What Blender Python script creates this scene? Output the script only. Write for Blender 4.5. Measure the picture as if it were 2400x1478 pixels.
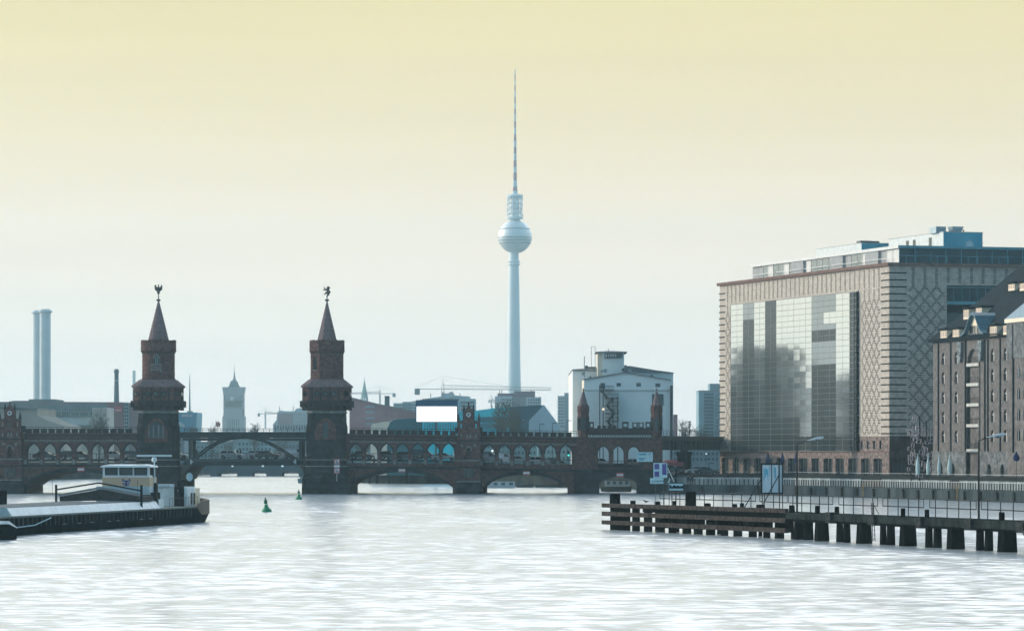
import bpy, bmesh, math, random
from mathutils import Vector, Matrix
R = math.radians
random.seed(7)
S = bpy.context.scene
C = S.collection
for _o in list(bpy.data.objects): bpy.data.objects.remove(_o)

# ------------------------------------------------------------------ camera
FPX, CXP, HYP, EYE = 8800.0, 1200.0, 1057.0, 7.6     # focal length and horizon in photo pixels, eye height in metres
cam_d = bpy.data.cameras.new('camera'); cam = bpy.data.objects.new('camera', cam_d); C.objects.link(cam)
cam.location = (0, 0, EYE); cam.rotation_euler = (R(90), 0, 0)
cam_d.sensor_width = 36; cam_d.lens = 36*FPX/2400; cam_d.shift_y = (HYP-739)/2400
cam_d.clip_start = 1; cam_d.clip_end = 30000
S.camera = cam

# ------------------------------------------------------------------ world, sun, exposure
SUN_AZ, SUN_EL = R(-66), R(13)          # azimuth from +Y (negative = left), elevation
sdir = Vector((math.sin(SUN_AZ)*math.cos(SUN_EL), math.cos(SUN_AZ)*math.cos(SUN_EL), math.sin(SUN_EL)))
W_ = bpy.data.worlds.new('World'); S.world = W_; W_.use_nodes = True
nt = W_.node_tree; nt.nodes.clear(); N = nt.nodes.new; L = nt.links.new
def wn(t, **k):
    n = N(t)
    for a, b in k.items(): setattr(n, a, b)
    return n
def ramp_node(tree, pts, inp):
    n = tree.nodes.new('ShaderNodeValToRGB'); e = n.color_ramp.elements
    while len(e) > 1: e.remove(e[-1])
    e[0].position, e[0].color = pts[0][0], (*pts[0][1], 1)
    for p, c in pts[1:]:
        x = e.new(p); x.color = (*c, 1)
    tree.links.new(inp, n.inputs[0]); return n
tc = N('ShaderNodeTexCoord'); sep = N('ShaderNodeSeparateXYZ'); L(tc.outputs['Generated'], sep.inputs[0])
asn = wn('ShaderNodeMath', operation='ARCSINE'); L(sep.outputs[2], asn.inputs[0])
el = wn('ShaderNodeMath', operation='MULTIPLY'); L(asn.outputs[0], el.inputs[0]); el.inputs[1].default_value = 180/math.pi/90
# sky on the bright side (towards the sunset) by elevation / 90 degrees
bright = ramp_node(nt, [(0, (1.01, .92, .90)), (1.0/90, (1.0, .91, .86)), (2.0/90, (1.0, .84, .69)), (3/90, (1.06, .77, .53)), (3.9/90, (1.0, .72, .42)),
    (5/90, (.91, .67, .30)), (7/90, (.81, .62, .20)), (9.5/90, (1.4, 1.33, 1.22)), (13/90, (2.3, 2.32, 2.42)), (24/90, (2.55, 2.62, 2.78)), (38/90, (1.45, 1.6, 1.72)),
    (50/90, (.42, .60, .74)), (1, (.14, .27, .37))], el.outputs[0])
away = ramp_node(nt, [(0, (.17, .36, .48)), (8/90, (.18, .38, .51)), (25/90, (.13, .32, .47)), (50/90, (.08, .23, .37)), (1, (.07, .2, .33))], el.outputs[0])
dot = wn('ShaderNodeVectorMath', operation='DOT_PRODUCT'); L(tc.outputs['Generated'], dot.inputs[0])
dot.inputs[1].default_value = Vector((-.42, .9, 0)).normalized()
mr = wn('ShaderNodeMapRange', interpolation_type='SMOOTHSTEP'); L(dot.outputs['Value'], mr.inputs[0])
mr.inputs[1].default_value = -.75; mr.inputs[2].default_value = .62
mx = wn('ShaderNodeMix', data_type='RGBA'); L(mr.outputs[0], mx.inputs[0]); L(away.outputs[0], mx.inputs[6]); L(bright.outputs[0], mx.inputs[7])
sky = N('ShaderNodeTexSky'); sky.sky_type = 'NISHITA'; sky.sun_disc = False; sky.sun_elevation = SUN_EL; sky.sun_rotation = SUN_AZ
skm = wn('ShaderNodeVectorMath', operation='SCALE'); L(sky.outputs[0], skm.inputs[0]); skm.inputs['Scale'].default_value = .004
add = wn('ShaderNodeVectorMath', operation='ADD'); L(mx.outputs[2], add.inputs[0]); L(skm.outputs[0], add.inputs[1])
smp = N('ShaderNodeMapping'); L(tc.outputs['Generated'], smp.inputs[0]); smp.inputs['Scale'].default_value = (3, 3, 60)
snz = N('ShaderNodeTexNoise'); L(smp.outputs[0], snz.inputs[0]); snz.inputs['Scale'].default_value = 1.6; snz.inputs['Detail'].default_value = 5
smr = N('ShaderNodeMapRange'); L(snz.outputs['Fac'], smr.inputs[0]); smr.inputs[1].default_value = .3; smr.inputs[2].default_value = .7; smr.inputs[3].default_value = .965; smr.inputs[4].default_value = 1.035
sks = wn('ShaderNodeVectorMath', operation='SCALE'); L(add.outputs[0], sks.inputs[0]); L(smr.outputs[0], sks.inputs['Scale'])
bg = N('ShaderNodeBackground'); L(sks.outputs[0], bg.inputs[0]); bg.inputs[1].default_value = 1.0
out = N('ShaderNodeOutputWorld'); L(bg.outputs[0], out.inputs[0])
sun_d = bpy.data.lights.new('sun', 'SUN'); sun_d.energy = 2.9; sun_d.angle = R(.6); sun_d.color = (1, .86, .70)
sun = bpy.data.objects.new('sun', sun_d); C.objects.link(sun); sun.rotation_euler = sdir.to_track_quat('Z', 'Y').to_euler(); sun.location = (-300, 300, 300)
S.view_settings.view_transform = 'Standard'; S.view_settings.look = 'None'; S.view_settings.exposure = 0.15; S.view_settings.gamma = 1
S.render.engine = 'CYCLES'
cy = S.cycles
cy.max_bounces = 5; cy.diffuse_bounces = 2; cy.glossy_bounces = 3; cy.transmission_bounces = 4; cy.volume_bounces = 0; cy.transparent_max_bounces = 6
cy.use_denoising = True
cy.caustics_reflective = False; cy.caustics_refractive = False

# ------------------------------------------------------------------ helpers
def I4(): return Matrix.Identity(4)
WM = {}
class Frame:
    """vertical plane through two ground points given by photo column and distance; local x along it, y away behind it, z up"""
    def __init__(s, p0, y0, p1, y1, z=0):
        s.x0 = (p0-CXP)*y0/FPX; s.y0 = y0; x1 = (p1-CXP)*y1/FPX
        s.len = math.hypot(x1-s.x0, y1-y0); s.tx = (x1-s.x0)/s.len; s.ty = (y1-y0)/s.len
        s.th = math.atan2(s.ty, s.tx); s.M = Matrix.Translation((s.x0, s.y0, z)) @ Matrix.Rotation(s.th, 4, 'Z'); s.zb = z
    def u(s, px, v=0):
        k = (px-CXP)/FPX; ox = s.x0-v*s.ty; oy = s.y0+v*s.tx
        return (k*oy-ox)/(s.tx-k*s.ty)
    def Y(s, px, v=0): return s.y0+v*s.tx+s.u(px, v)*s.ty
    def z(s, px, py, v=0): return EYE-(py-HYP)*s.Y(px, v)/FPX-s.zb
    def p(s, px, py, v=0): return (s.u(px, v), s.z(px, py, v))
def flat(Y, z=0): return Frame(0, Y, 2400, Y, z)

class MB:
    def __init__(s): s.v = []; s.f = []; s.k = []; s.c = 0
    def _a(s, vs, fs):
        b = len(s.v); s.v += [tuple(x) for x in vs]; s.f += [tuple(i+b for i in f) for f in fs]; s.k += [s.c]*len(fs); return s
    def slot(s, i): s.c = i; return s
    def box(s, x0, x1, y0, y1, z0, z1):
        return s._a([(x0, y0, z0), (x1, y0, z0), (x1, y1, z0), (x0, y1, z0), (x0, y0, z1), (x1, y0, z1), (x1, y1, z1), (x0, y1, z1)],
            [(0, 3, 2, 1), (4, 5, 6, 7), (0, 1, 5, 4), (1, 2, 6, 5), (2, 3, 7, 6), (3, 0, 4, 7)])
    def prism(s, pts, y0, y1):            # outline in x,z
        n = len(pts)
        return s._a([(x, y0, z) for x, z in pts]+[(x, y1, z) for x, z in pts],
            [tuple(range(n)), tuple(range(2*n-1, n-1, -1))]+[(i, i+n, (i+1) % n+n, (i+1) % n) for i in range(n)])
    def slab(s, pts, z0, z1):             # outline in x,y
        n = len(pts)
        return s._a([(x, y, z0) for x, y in pts]+[(x, y, z1) for x, y in pts],
            [tuple(range(n-1, -1, -1)), tuple(range(n, 2*n))]+[(i, (i+1) % n, (i+1) % n+n, i+n) for i in range(n)])
    def side(s, pts, x0, x1):             # outline in y,z extruded along x
        n = len(pts)
        return s._a([(x0, y, z) for y, z in pts]+[(x1, y, z) for y, z in pts],
            [tuple(range(n)), tuple(range(2*n-1, n-1, -1))]+[(i, i+n, (i+1) % n+n, (i+1) % n) for i in range(n)])
    def loft(s, rings):
        n = len(rings[0]); vs = [p for r in rings for p in r]; fs = [tuple(range(n-1, -1, -1))]
        for j in range(len(rings)-1):
            for i in range(n): fs.append((j*n+i, j*n+(i+1) % n, (j+1)*n+(i+1) % n, (j+1)*n+i))
        fs.append(tuple((len(rings)-1)*n+i for i in range(n)))
        return s._a(vs, fs)
    def lathe(s, prof, cx=0, cy_=0, n=16, a0=0, sx=1, sy=1):   # prof: (r, z)
        return s.loft([[(cx+sx*max(r, 1e-3)*math.cos(a0+2*math.pi*i/n), cy_+sy*max(r, 1e-3)*math.sin(a0+2*math.pi*i/n), z) for i in range(n)] for r, z in prof])
    def cham(s, prof, cx=0, cy_=0):      # prof: (half width, chamfer share, z): square with cut corners
        rs = []
        for h, c, z in prof:
            a = h*(1-c)
            rs.append([(cx+x, cy_+y, z) for x, y in ((-a, -h), (a, -h), (h, -a), (h, a), (a, h), (-a, h), (-h, a), (-h, -a))])
        return s.loft(rs)
    def tube(s, pts, r, n=6):
        if not isinstance(r, (list, tuple)): r = [r]*len(pts)
        pts = [Vector(p) for p in pts]; rings = []
        for i, p in enumerate(pts):
            d = (pts[min(i+1, len(pts)-1)]-pts[max(i-1, 0)]).normalized()
            a = d.cross(Vector((0, 0, 1)));  a = (a if a.length > .05 else d.cross(Vector((1, 0, 0)))).normalized(); b = d.cross(a)
            rings.append([p+r[i]*(a*math.cos(2*math.pi*k/n)+b*math.sin(2*math.pi*k/n)) for k in range(n)])
        return s.loft(rings)
    def ball(s, c, r, n=10, m=6, sc=(1, 1, 1)):
        return s.loft([[(c[0]+sc[0]*max(r*math.sin(math.pi*j/m), 1e-3)*math.cos(2*math.pi*i/n), c[1]+sc[1]*max(r*math.sin(math.pi*j/m), 1e-3)*math.sin(2*math.pi*i/n), c[2]-sc[2]*r*math.cos(math.pi*j/m)) for i in range(n)] for j in range(m+1)])
    def disc(s, cx, cz, r, y0, y1, n=16, r2=None):
        return s.prism([(cx+r*math.cos(2*math.pi*i/n), cz+(r2 or r)*math.sin(2*math.pi*i/n)) for i in range(n)], y0, y1)
    def mesh(s, name, mat, smooth=False, bevel=0):
        me = bpy.data.meshes.new(name); me.from_pydata(s.v, [], s.f)
        bm = bmesh.new(); bm.from_mesh(me); bmesh.ops.recalc_face_normals(bm, faces=bm.faces)
        if bevel: bmesh.ops.bevel(bm, geom=[e for e in bm.edges], offset=bevel, segments=1, affect='EDGES')
        bm.to_mesh(me); bm.free()
        for m in (mat if isinstance(mat, (list, tuple)) else [mat]): me.materials.append(m)
        if not bevel and any(s.k):
            me.polygons.foreach_set('material_index', s.k)
        if smooth:
            me.polygons.foreach_set('use_smooth', [True]*len(me.polygons))
            try: me.set_sharp_from_angle(angle=R(40))
            except Exception: pass
        return me
    def build(s, name, mat, parent=None, M=None, **k):
        return put(s.mesh(name, mat, **k), name, parent, M)
def put(me, name, parent=None, M=None):
    o = bpy.data.objects.new(name, me); C.objects.link(o)
    if parent is not None:
        pw = WM[parent.name]; M = pw if M is None else M
        o.parent = parent; o.matrix_local = pw.inverted() @ M
    else:
        M = I4() if M is None else M; o.matrix_world = M
    WM[o.name] = M.copy(); return o
def tag(o, label, cat, group=None):
    o['label'] = label; o['category'] = cat
    if group: o['group'] = group
    return o
def thing(name, label, cat, M=None, group=None):
    return tag(put(None, name, None, M or I4()), label, cat, group)
def kind(o, k='structure'): o['kind'] = k; return o
def copy_tree(o, parent=None, M=None):
    c = o.copy(); C.objects.link(c)
    if parent is not None: c.parent = parent
    for ch in list(o.children): copy_tree(ch, c)
    if M is not None: c.matrix_world = M
    WM[c.name] = M.copy() if M is not None else WM[o.name].copy()
    return c
def T(x=0, y=0, z=0, rz=0): return Matrix.Translation((x, y, z)) @ Matrix.Rotation(rz, 4, 'Z')

# ------------------------------------------------------------------ materials
MT = {}
def mat(name, col, rough=.8, metal=0, var=.18, scale=1.2, bump=0, emit=0, spec=.5, streak=0, brick=None, col2=None):
    if name in MT: return MT[name]
    m = bpy.data.materials.new(name); MT[name] = m; m.use_nodes = True
    t = m.node_tree; b = t.nodes['Principled BSDF']; n = t.nodes.new; l = t.links.new
    b.inputs['Roughness'].default_value = rough; b.inputs['Metallic'].default_value = metal
    b.inputs['Specular IOR Level'].default_value = (0 if rough >= .8 else .12) if (spec == .5 and rough >= .6) else spec; b.inputs['Base Color'].default_value = (*col, 1)
    if emit:
        b.inputs['Emission Color'].default_value = (*col, 1); b.inputs['Emission Strength'].default_value = emit
    if var or brick or streak:
        g = n('ShaderNodeTexCoord'); mp = n('ShaderNodeMapping'); l(g.outputs['Object'], mp.inputs[0])
        mp.inputs['Scale'].default_value = (1, 1, 1-.75*min(1, streak))
        nz = n('ShaderNodeTexNoise'); nz.inputs['Scale'].default_value = scale; nz.inputs['Detail'].default_value = 5; nz.inputs['Roughness'].default_value = .65
        l(mp.outputs[0], nz.inputs[0])
        r = n('ShaderNodeMapRange'); l(nz.outputs['Fac'], r.inputs[0]); r.inputs[1].default_value = .3; r.inputs[2].default_value = .7
        r.inputs[3].default_value = 1-var*1.6; r.inputs[4].default_value = 1+var
        src = None
        if brick:        # (width, height, mortar, contrast)
            sp = n('ShaderNodeSeparateXYZ'); l(g.outputs['Object'], sp.inputs[0])
            ad = n('ShaderNodeMath'); l(sp.outputs[0], ad.inputs[0]); l(sp.outputs[1], ad.inputs[1])
            cb = n('ShaderNodeCombineXYZ'); l(ad.outputs[0], cb.inputs[0]); l(sp.outputs[2], cb.inputs[1])
            bt = n('ShaderNodeTexBrick'); l(cb.outputs[0], bt.inputs['Vector']); bt.inputs['Scale'].default_value = 1
            bt.inputs['Brick Width'].default_value = brick[0]; bt.inputs['Row Height'].default_value = brick[1]; bt.inputs['Mortar Size'].default_value = brick[2]
            k = brick[3]; c2 = col2 or [c*(1-k) for c in col]
            bt.inputs['Color1'].default_value = (*col, 1); bt.inputs['Color2'].default_value = (*c2, 1); bt.inputs['Mortar'].default_value = (*[c*(1-.8*k) for c in col], 1)
            src = bt.outputs[0]
        vm = n('ShaderNodeVectorMath'); vm.operation = 'SCALE'
        if src: l(src, vm.inputs[0])
        else: vm.inputs[0].default_value = col
        l(r.outputs[0], vm.inputs['Scale']); l(vm.outputs[0], b.inputs['Base Color'])
        if bump:
            bp = n('ShaderNodeBump'); bp.inputs['Strength'].default_value = min(1, bump); bp.inputs['Distance'].default_value = .15*bump
            l(nz.outputs['Fac'], bp.inputs['Height']); l(bp.outputs[0], b.inputs['Normal'])
    return m
brickm = mat('bridge_brick', (.15, .083, .076), .9, var=.42, scale=1.6, bump=.4, brick=(.5, .16, .02, .35))
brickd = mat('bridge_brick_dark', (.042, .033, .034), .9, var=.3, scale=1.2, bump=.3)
stonem = mat('bridge_granite', (.036, .044, .049), .9, var=.55, scale=.7, bump=.6, brick=(1.6, .55, .05, .45))
stonel = mat('bridge_sandstone', (.2, .21, .21), .9, var=.3, scale=1.5, bump=.3)
tilem = mat('roof_tile', (.19, .14, .145), .85, var=.3, scale=3, bump=.3)
steelm = mat('bridge_steel', (.035, .05, .055), .6, var=.3, scale=1)
ironm = mat('black_iron', (.012, .016, .018), .6, var=.2, scale=2)
copper = mat('dark_copper', (.02, .035, .035), .5, var=.2)
asph = mat('asphalt', (.05, .05, .052), .9, var=.2)
glassd = mat('dark_glass', (.01, .018, .022), .08, var=0, spec=.8)
white = mat('white_paint', (.78, .79, .78), .6, var=.08, scale=2, streak=1)
concr = mat('concrete', (.30, .31, .31), .9, var=.25, scale=.8, bump=.3, streak=.6)
# ------------------------------------------------------------------ water, banks, haze
def water_mat():
    m = bpy.data.materials.new('river_water'); m.use_nodes = True; t = m.node_tree; b = t.nodes['Principled BSDF']; n = t.nodes.new; l = t.links.new
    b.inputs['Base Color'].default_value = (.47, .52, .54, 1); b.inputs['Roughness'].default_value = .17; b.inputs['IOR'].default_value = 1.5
    b.inputs['Specular Tint'].default_value = (.97, .995, 1, 1)
    g = n('ShaderNodeNewGeometry')
    def nz(scale, sx, sy, detail, off=0, rough=.55):
        mp = n('ShaderNodeMapping'); l(g.outputs['Position'], mp.inputs[0]); mp.inputs['Scale'].default_value = (sx, sy, 1); mp.inputs['Location'].default_value = (off, off*1.7, off)
        x = n('ShaderNodeTexNoise'); x.inputs['Scale'].default_value = scale; x.inputs['Detail'].default_value = detail; x.inputs['Roughness'].default_value = rough
        l(mp.outputs[0], x.inputs[0]); return x
    a = nz(1.0, .5, 1.0, 4, 3); c = nz(.35, .45, 1, 3, 17); patch = nz(.018, .45, 1.0, 3, 40)
    def vm(op, x, y):
        q = n('ShaderNodeVectorMath'); q.operation = op
        for i, z in enumerate((x, y)):
            if isinstance(z, tuple): q.inputs[i].default_value = z
            else: l(z, q.inputs[i])
        return q.outputs[0]
    A = vm('MULTIPLY', vm('SUBTRACT', a.outputs['Color'], (.5, .5, .5)), (WAVE[0], WAVE[1], 0))
    B = vm('MULTIPLY', vm('SUBTRACT', c.outputs['Color'], (.5, .5, .5)), (WAVE[2], WAVE[3], 0))
    r = n('ShaderNodeMapRange'); l(patch.outputs['Fac'], r.inputs[0]); r.inputs[1].default_value = .35; r.inputs[2].default_value = .65; r.inputs[3].default_value = .8; r.inputs[4].default_value = 1.12
    s = n('ShaderNodeVectorMath'); s.operation = 'SCALE'; l(vm('ADD', A, B), s.inputs[0]); l(r.outputs[0], s.inputs['Scale'])
    nn = n('ShaderNodeVectorMath'); nn.operation = 'NORMALIZE'; l(vm('ADD', s.outputs[0], g.outputs['Normal']), nn.inputs[0])
    l(nn.outputs[0], b.inputs['Normal'])
    return m
WAVE = (.10, .36, .03, .13)
import numpy as np
def river():
    # real waves where the photograph can see them, flat sheet beyond
    nr_, nc_ = 2150, 350
    y = 130+(1120-130)*(np.linspace(0, 1, nr_)**1.45); xs = np.linspace(-1, 1, nc_)
    Yg = np.repeat(y[:, None], nc_, 1); Xg = xs[None, :]*(Yg*.155+14)
    rg = np.random.RandomState(4); Zg = np.zeros_like(Xg)
    for i in range(64):
        lam = .62*(2.9/.62)**rg.rand(); a = rg.normal(0, .36)+math.pi/2+.1; k = 2*math.pi/lam
        amp = SLOPE*lam/(2*math.pi)*(.75+.5*rg.rand())*(1.25 if lam < 2 else .75)
        Zg += amp*np.sin(k*(Xg*math.cos(a)+Yg*math.sin(a))+rg.rand()*6.28)
    pch = sum(np.sin(Xg*rg.uniform(.03, .12)+Yg*rg.uniform(-.09, .09)+rg.rand()*6.28) for _ in range(6))
    Zg *= np.clip(1+.10*pch, .5, 1.6)*np.clip((1120-Yg)/60, 0, 1)*np.clip((Yg-130)/15, 0, 1)*np.clip((1-abs(xs))*12, 0, 1)[None, :]
    v = np.stack([Xg, Yg, Zg-.01], -1).reshape(-1, 3).astype('f4')
    i = np.arange((nr_-1)*(nc_-1)); r0 = i//(nc_-1)*nc_+i % (nc_-1)
    q = np.stack([r0, r0+1, r0+nc_+1, r0+nc_], -1)
    # surrounding flat sheet joined to the edges of the wavy part
    n0 = len(v); w0, w1 = 130*.155+14, 1120*.155+14
    ex = np.array([(-2600, -120, -.01), (2600, -120, -.01), (2600, 1320, -.01), (-2600, 1320, -.01), (-2600, 130, -.01), (2600, 130, -.01), (2600, 1120, -.01), (-2600, 1120, -.01),
        (-w0, 130, -.01), (w0, 130, -.01), (w1, 1120, -.01), (-w1, 1120, -.01)], 'f4')
    v = np.concatenate([v, ex]); e = lambda *a: [n0+j for j in a]
    q = np.concatenate([q, np.array([e(0, 1, 5, 4), e(4, 8, 11, 7), e(9, 5, 6, 10), e(7, 6, 2, 3)])])
    me = bpy.data.meshes.new('water'); me.vertices.add(len(v)); me.vertices.foreach_set('co', v.ravel())
    me.loops.add(q.size); me.loops.foreach_set('vertex_index', q.ravel().astype('i4'))
    me.polygons.add(len(q)); me.polygons.foreach_set('loop_start', np.arange(0, q.size, 4, dtype='i4')); me.polygons.foreach_set('loop_total', np.full(len(q), 4, 'i4'))
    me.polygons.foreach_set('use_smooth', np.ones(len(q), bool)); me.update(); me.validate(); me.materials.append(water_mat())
    return kind(put(me, 'water'))
SLOPE = .012
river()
grassm = mat('bank_ground', (.07, .085, .05), .95, var=.4, scale=.2)
quaym = mat('quay_stone', (.10, .11, .11), .9, var=.4, scale=.5, bump=.4, streak=.8, brick=(2.4, .6, .04, .3))
landm = mat('city_ground', (.10, .10, .09), .95, var=.2, scale=.05)
kind(MB().slab([(-2600, 1300), (2600, 1300), (2600, 6400), (-2600, 6400)], -1, 2.2).build('city_ground', landm))
LB = [(-2600, 660), (-101, 668), (-104, 720), (-136, 1028), (-112, 1032), (-101, 1140), (-96, 1299), (-2600, 1299)]
kind(MB().slab(LB, -1, 3.1).build('left_bank', quaym))
RB = [(25.5, 700), (24, 765), (10, 792), (-14, 884), (-40, 905), (-50, 1000), (-58, 1140), (-58, 1299), (2600, 1299), (2600, 700)]
kind(MB().slab(RB, -1, 2.6).build('far_right_bank', mat('dark_quay', (.035, .045, .045), .95, var=.5, scale=.4, streak=.8)))
# closed box of thin evening haze round the whole place
hz = bpy.data.materials.new('haze_air'); hz.use_nodes = True; _t = hz.node_tree; _t.nodes.remove(_t.nodes['Principled BSDF'])
pv = _t.nodes.new('ShaderNodeVolumePrincipled'); _t.links.new(pv.outputs[0], _t.nodes['Material Output'].inputs['Volume'])
pv.inputs['Color'].default_value = (.56, .88, 1.0, 1); pv.inputs['Density'].default_value = HAZE = 1.2e-4; pv.inputs['Anisotropy'].default_value = .68
hzo = kind(MB().box(-2700, 2700, -160, 6500, -2, 400).build('haze', hz), 'stuff')
cy.volume_step_rate = 10
# ------------------------------------------------------------------ the river bridge
G = Frame(0, 673, 1550, 670)
bridge = thing('river_bridge', 'long red brick bridge with two pointed towers, pointed arcade and river arches', 'bridge', G.M)
def U(px, v=0): return G.u(px, v)
def Z(px, py, v=0): return G.z(px, py, v)
def zl(px, pts):
    for (a, za), (b, zb) in zip(pts, pts[1:]):
        if px <= b: return za+(zb-za)*(px-a)/(b-a)
    return pts[-1][1]
LEDGE = [(-80, 1088), (322, 1088), (820, 1092), (1065, 1093), (1130, 1097), (1350, 1100), (1560, 1101)]
PARA = [(-80, 1014), (322, 1014), (820, 1016), (1065, 1019), (1130, 1020), (1350, 1023), (1560, 1023)]
ROADZ = [(-100, 6.1), (765, 6.3), (1000, 6.0), (1300, 5.0), (1700, 4.4)]
def rz(px): return zl(px, ROADZ)
def arch_pts(c, w, ys, yc, k=.75, n=18):
    return [(c+w*t, ys-(ys-yc)*(max(0, 1-t*t))**k) for t in [-1+2*i/n for i in range(n+1)]]
spans = [(50, 322, 183, 133, 1139, 1105), (811, 1068, 936, 125, 1142, 1106), (1131, 1332, 1230.5, 99.5, 1142, 1112), (1404, 1495, 1449, 45, 1134, 1117)]
ext = [(-60, 322), (806, 1082), (1118, 1350), (1350, 1553)]
for (xl, xr), (a, b, c, w, ys, yc) in zip(ext, spans):
    ap = [(U(x), Z(x, y)) for x, y in arch_pts(c, w, ys, yc)]
    top = [(U(x), Z(x, zl(x, LEDGE))) for x in (xl, xr)]
    poly = [(U(xl), -1.2), top[0], top[1], (U(xr), -1.2), (ap[-1][0], -1.2)]+ap[::-1]+[(ap[0][0], -1.2)]
    MB().prism(poly, .0, 26).build('spandrel_wall', stonem if xl == 1350 else brickm, bridge)
    if xl < 1350:      # stone voussoir ring standing proud of the wall
        ring = [(U(x), Z(x, y)) for x, y in arch_pts(c, w+.5, ys, yc-10)]
        MB().prism(ap+[(x, z) for x, z in ring[::-1]], -.18, .6).build('arch_ring', stonem, bridge)
    led = MB().prism([(top[0][0], top[0][1]-.38), (top[1][0], top[1][1]-.38), (top[1][0], top[1][1]+.02), (top[0][0], top[0][1]+.02)], -.35, .0)
    led.build('stone_ledge', stonem, bridge)
def sec_poly(xs, yfn_lo, yfn_hi, v=0): return [(U(x, v), Z(x, yfn_lo(x), v)) for x in xs]+[(U(x, v), Z(x, yfn_hi(x), v)) for x in xs[::-1]]
# pointed arcade: each bay is one wall piece with a pointed notch
def pointed(c, w, yb, ys, yt, n=7):
    out = [(c-w, yb)]+[(c-w*(1-(i/n)**2.7), ys-(ys-yt)*(i/n)) for i in range(n+1)]
    return out+[(2*c-x, y) for x, y in out[:-1]][::-1]
def bay(c, half, w, dy=0, v0=0, v1=1.3, name='arcade_bay', top=None, m=None, sill=1084):
    yb, ys, yt = sill+dy, 1062+dy, 1039+dy
    tp = (lambda x: zl(x, PARA)) if top is None else (lambda x: top)
    notch = pointed(c, w, yb, ys, yt)
    lo = lambda x: zl(x, LEDGE)
    x0, x1 = c-half, c+half
    pts = [(U(x0), Z(x0, lo(x0))), (U(x0), Z(x0, tp(x0))), (U(x1), Z(x1, tp(x1))), (U(x1), Z(x1, lo(x1)))]
    nn = [(U(x), Z(x, y)) for x, y in notch]
    # wall above and beside the opening (notch cut from below), plus sill
    poly = [(U(x0), nn[0][1]), (U(x0), pts[1][1]), (U(x1), pts[2][1]), (U(x1), nn[-1][1])]+nn[::-1]
    b = MB().prism(poly, v0, v1)
    b.prism([(U(x0), pts[0][1]), (U(x0), nn[0][1]), (U(x1), nn[-1][1]), (U(x1), pts[3][1])], v0, v1)
    o = b.build(name, m or brickm, bridge)
    # proud moulding round the arch
    big = pointed(c, w+2.6, yb, ys, yt-3.6)[1:-1]; sm = pointed(c, w, yb, ys, yt)[1:-1]
    MB().prism([(U(x), Z(x, y)) for x, y in sm]+[(U(x), Z(x, y)) for x, y in big[::-1]], v0-.16, v0+.2).build('arch_moulding', brickd, o)
    # pillar base at the left of the bay
    z0 = nn[0][1]; MB().box(U(x0-3.4), U(x0+3.4), v0-.3, v0+.2, z0-.25, z0+.5).build('pillar_base', stonel, o)
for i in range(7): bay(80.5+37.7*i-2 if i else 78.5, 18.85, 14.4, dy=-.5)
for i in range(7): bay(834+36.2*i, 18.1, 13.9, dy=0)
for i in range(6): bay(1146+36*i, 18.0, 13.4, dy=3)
def filler(x0, x1, v0=0, v1=1.3):
    MB().prism(sec_poly([x0, x1], lambda x: zl(x, LEDGE), lambda x: zl(x, PARA)), v0, v1).build('wall_panel', brickm, bridge)
filler(-60, 59.6); filler(322-.01, 330); filler(806, 815.9); filler(1069.3, 1128); filler(1344, 1352)
# frieze of little brackets, cornice, merlons and track railing
fr = {}
for x0, x1 in ((58, 322), (822, 1070), (1127, 1352)):
    b = MB(); x = x0
    while x < x1:
        zc = Z(x, zl(x, PARA)+17); b.box(U(x), U(x)+.22, -.14, .0, zc-.28, zc+.1); x += 5.2
    kind(b.build('bracket_frieze', stonel, bridge), 'stuff')
    for dy, h, d in ((4, .28, -.22), (12, .16, -.12)):
        MB().prism([(U(x0), Z(x0, zl(x0, PARA)+dy)-h), (U(x1), Z(x1, zl(x1, PARA)+dy)-h), (U(x1), Z(x1, zl(x1, PARA)+dy)), (U(x0), Z(x0, zl(x0, PARA)+dy))], d, 0).build('cornice', brickd, bridge)
    b = MB(); n = int((x1-x0)/14)
    for k in range(2):
        dy = -13.5+5*k; b.tube([(U(x0), 1.1, Z(x0, zl(x0, PARA)+dy)), (U(x1), 1.1, Z(x1, zl(x1, PARA)+dy))], .035, 4)
    for i in range(n+1):
        x = x0+(x1-x0)*i/n; b.box(U(x)-.04, U(x)+.04, 1.06, 1.14, Z(x, zl(x, PARA)), Z(x, zl(x, PARA)-14))
    b.build('track_railing', ironm, bridge)
mer = MB().box(-.52, .52, 0, .55, -.3, .68).box(-.56, .56, -.05, .6, .68, .76).mesh('merlon', brickd)
for x0, x1 in ((66, 322), (826, 1066), (1134, 1350)):
    x = x0
    while x < x1-4:
        put(mer, 'merlon', bridge, G.M @ T(U(x), .1, Z(x, zl(x, PARA)))); x += 18.1
# viaduct trough behind the arcade, roadway and parapets
for x0, x1 in ((-60, 330), (806, 1553)):
    xs = [x0, (x0+x1)/2, x1]
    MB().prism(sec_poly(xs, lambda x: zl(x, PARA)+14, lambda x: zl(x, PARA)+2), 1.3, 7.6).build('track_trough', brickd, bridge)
    MB().prism([(U(x), zz) for x, zz in ((x0, Z(x0, zl(x0, LEDGE))-.5), (x1, Z(x1, zl(x1, LEDGE))-.5), (x1, Z(x1, zl(x1, LEDGE))), (x0, Z(x0, zl(x0, LEDGE))))], 1.3, 8.5).build('walkway_slab', stonem, bridge)
xs = [-60, 765, 1000, 1300, 1553]
MB().prism([(U(x), rz(x)-.35) for x in xs]+[(U(x), rz(x)) for x in xs[::-1]], 8.5, 26.3).build('road_deck', asph, bridge)
b = MB().prism([(U(x), rz(x)+.95) for x in xs]+[(U(x), rz(x)+1.05) for x in xs[::-1]], 26.0, 26.2)
for i in range(110):
    x = -55+1600*i/109; b.box(U(x)-.05, U(x)+.05, 26.05, 26.15, rz(x), rz(x)+1)
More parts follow.
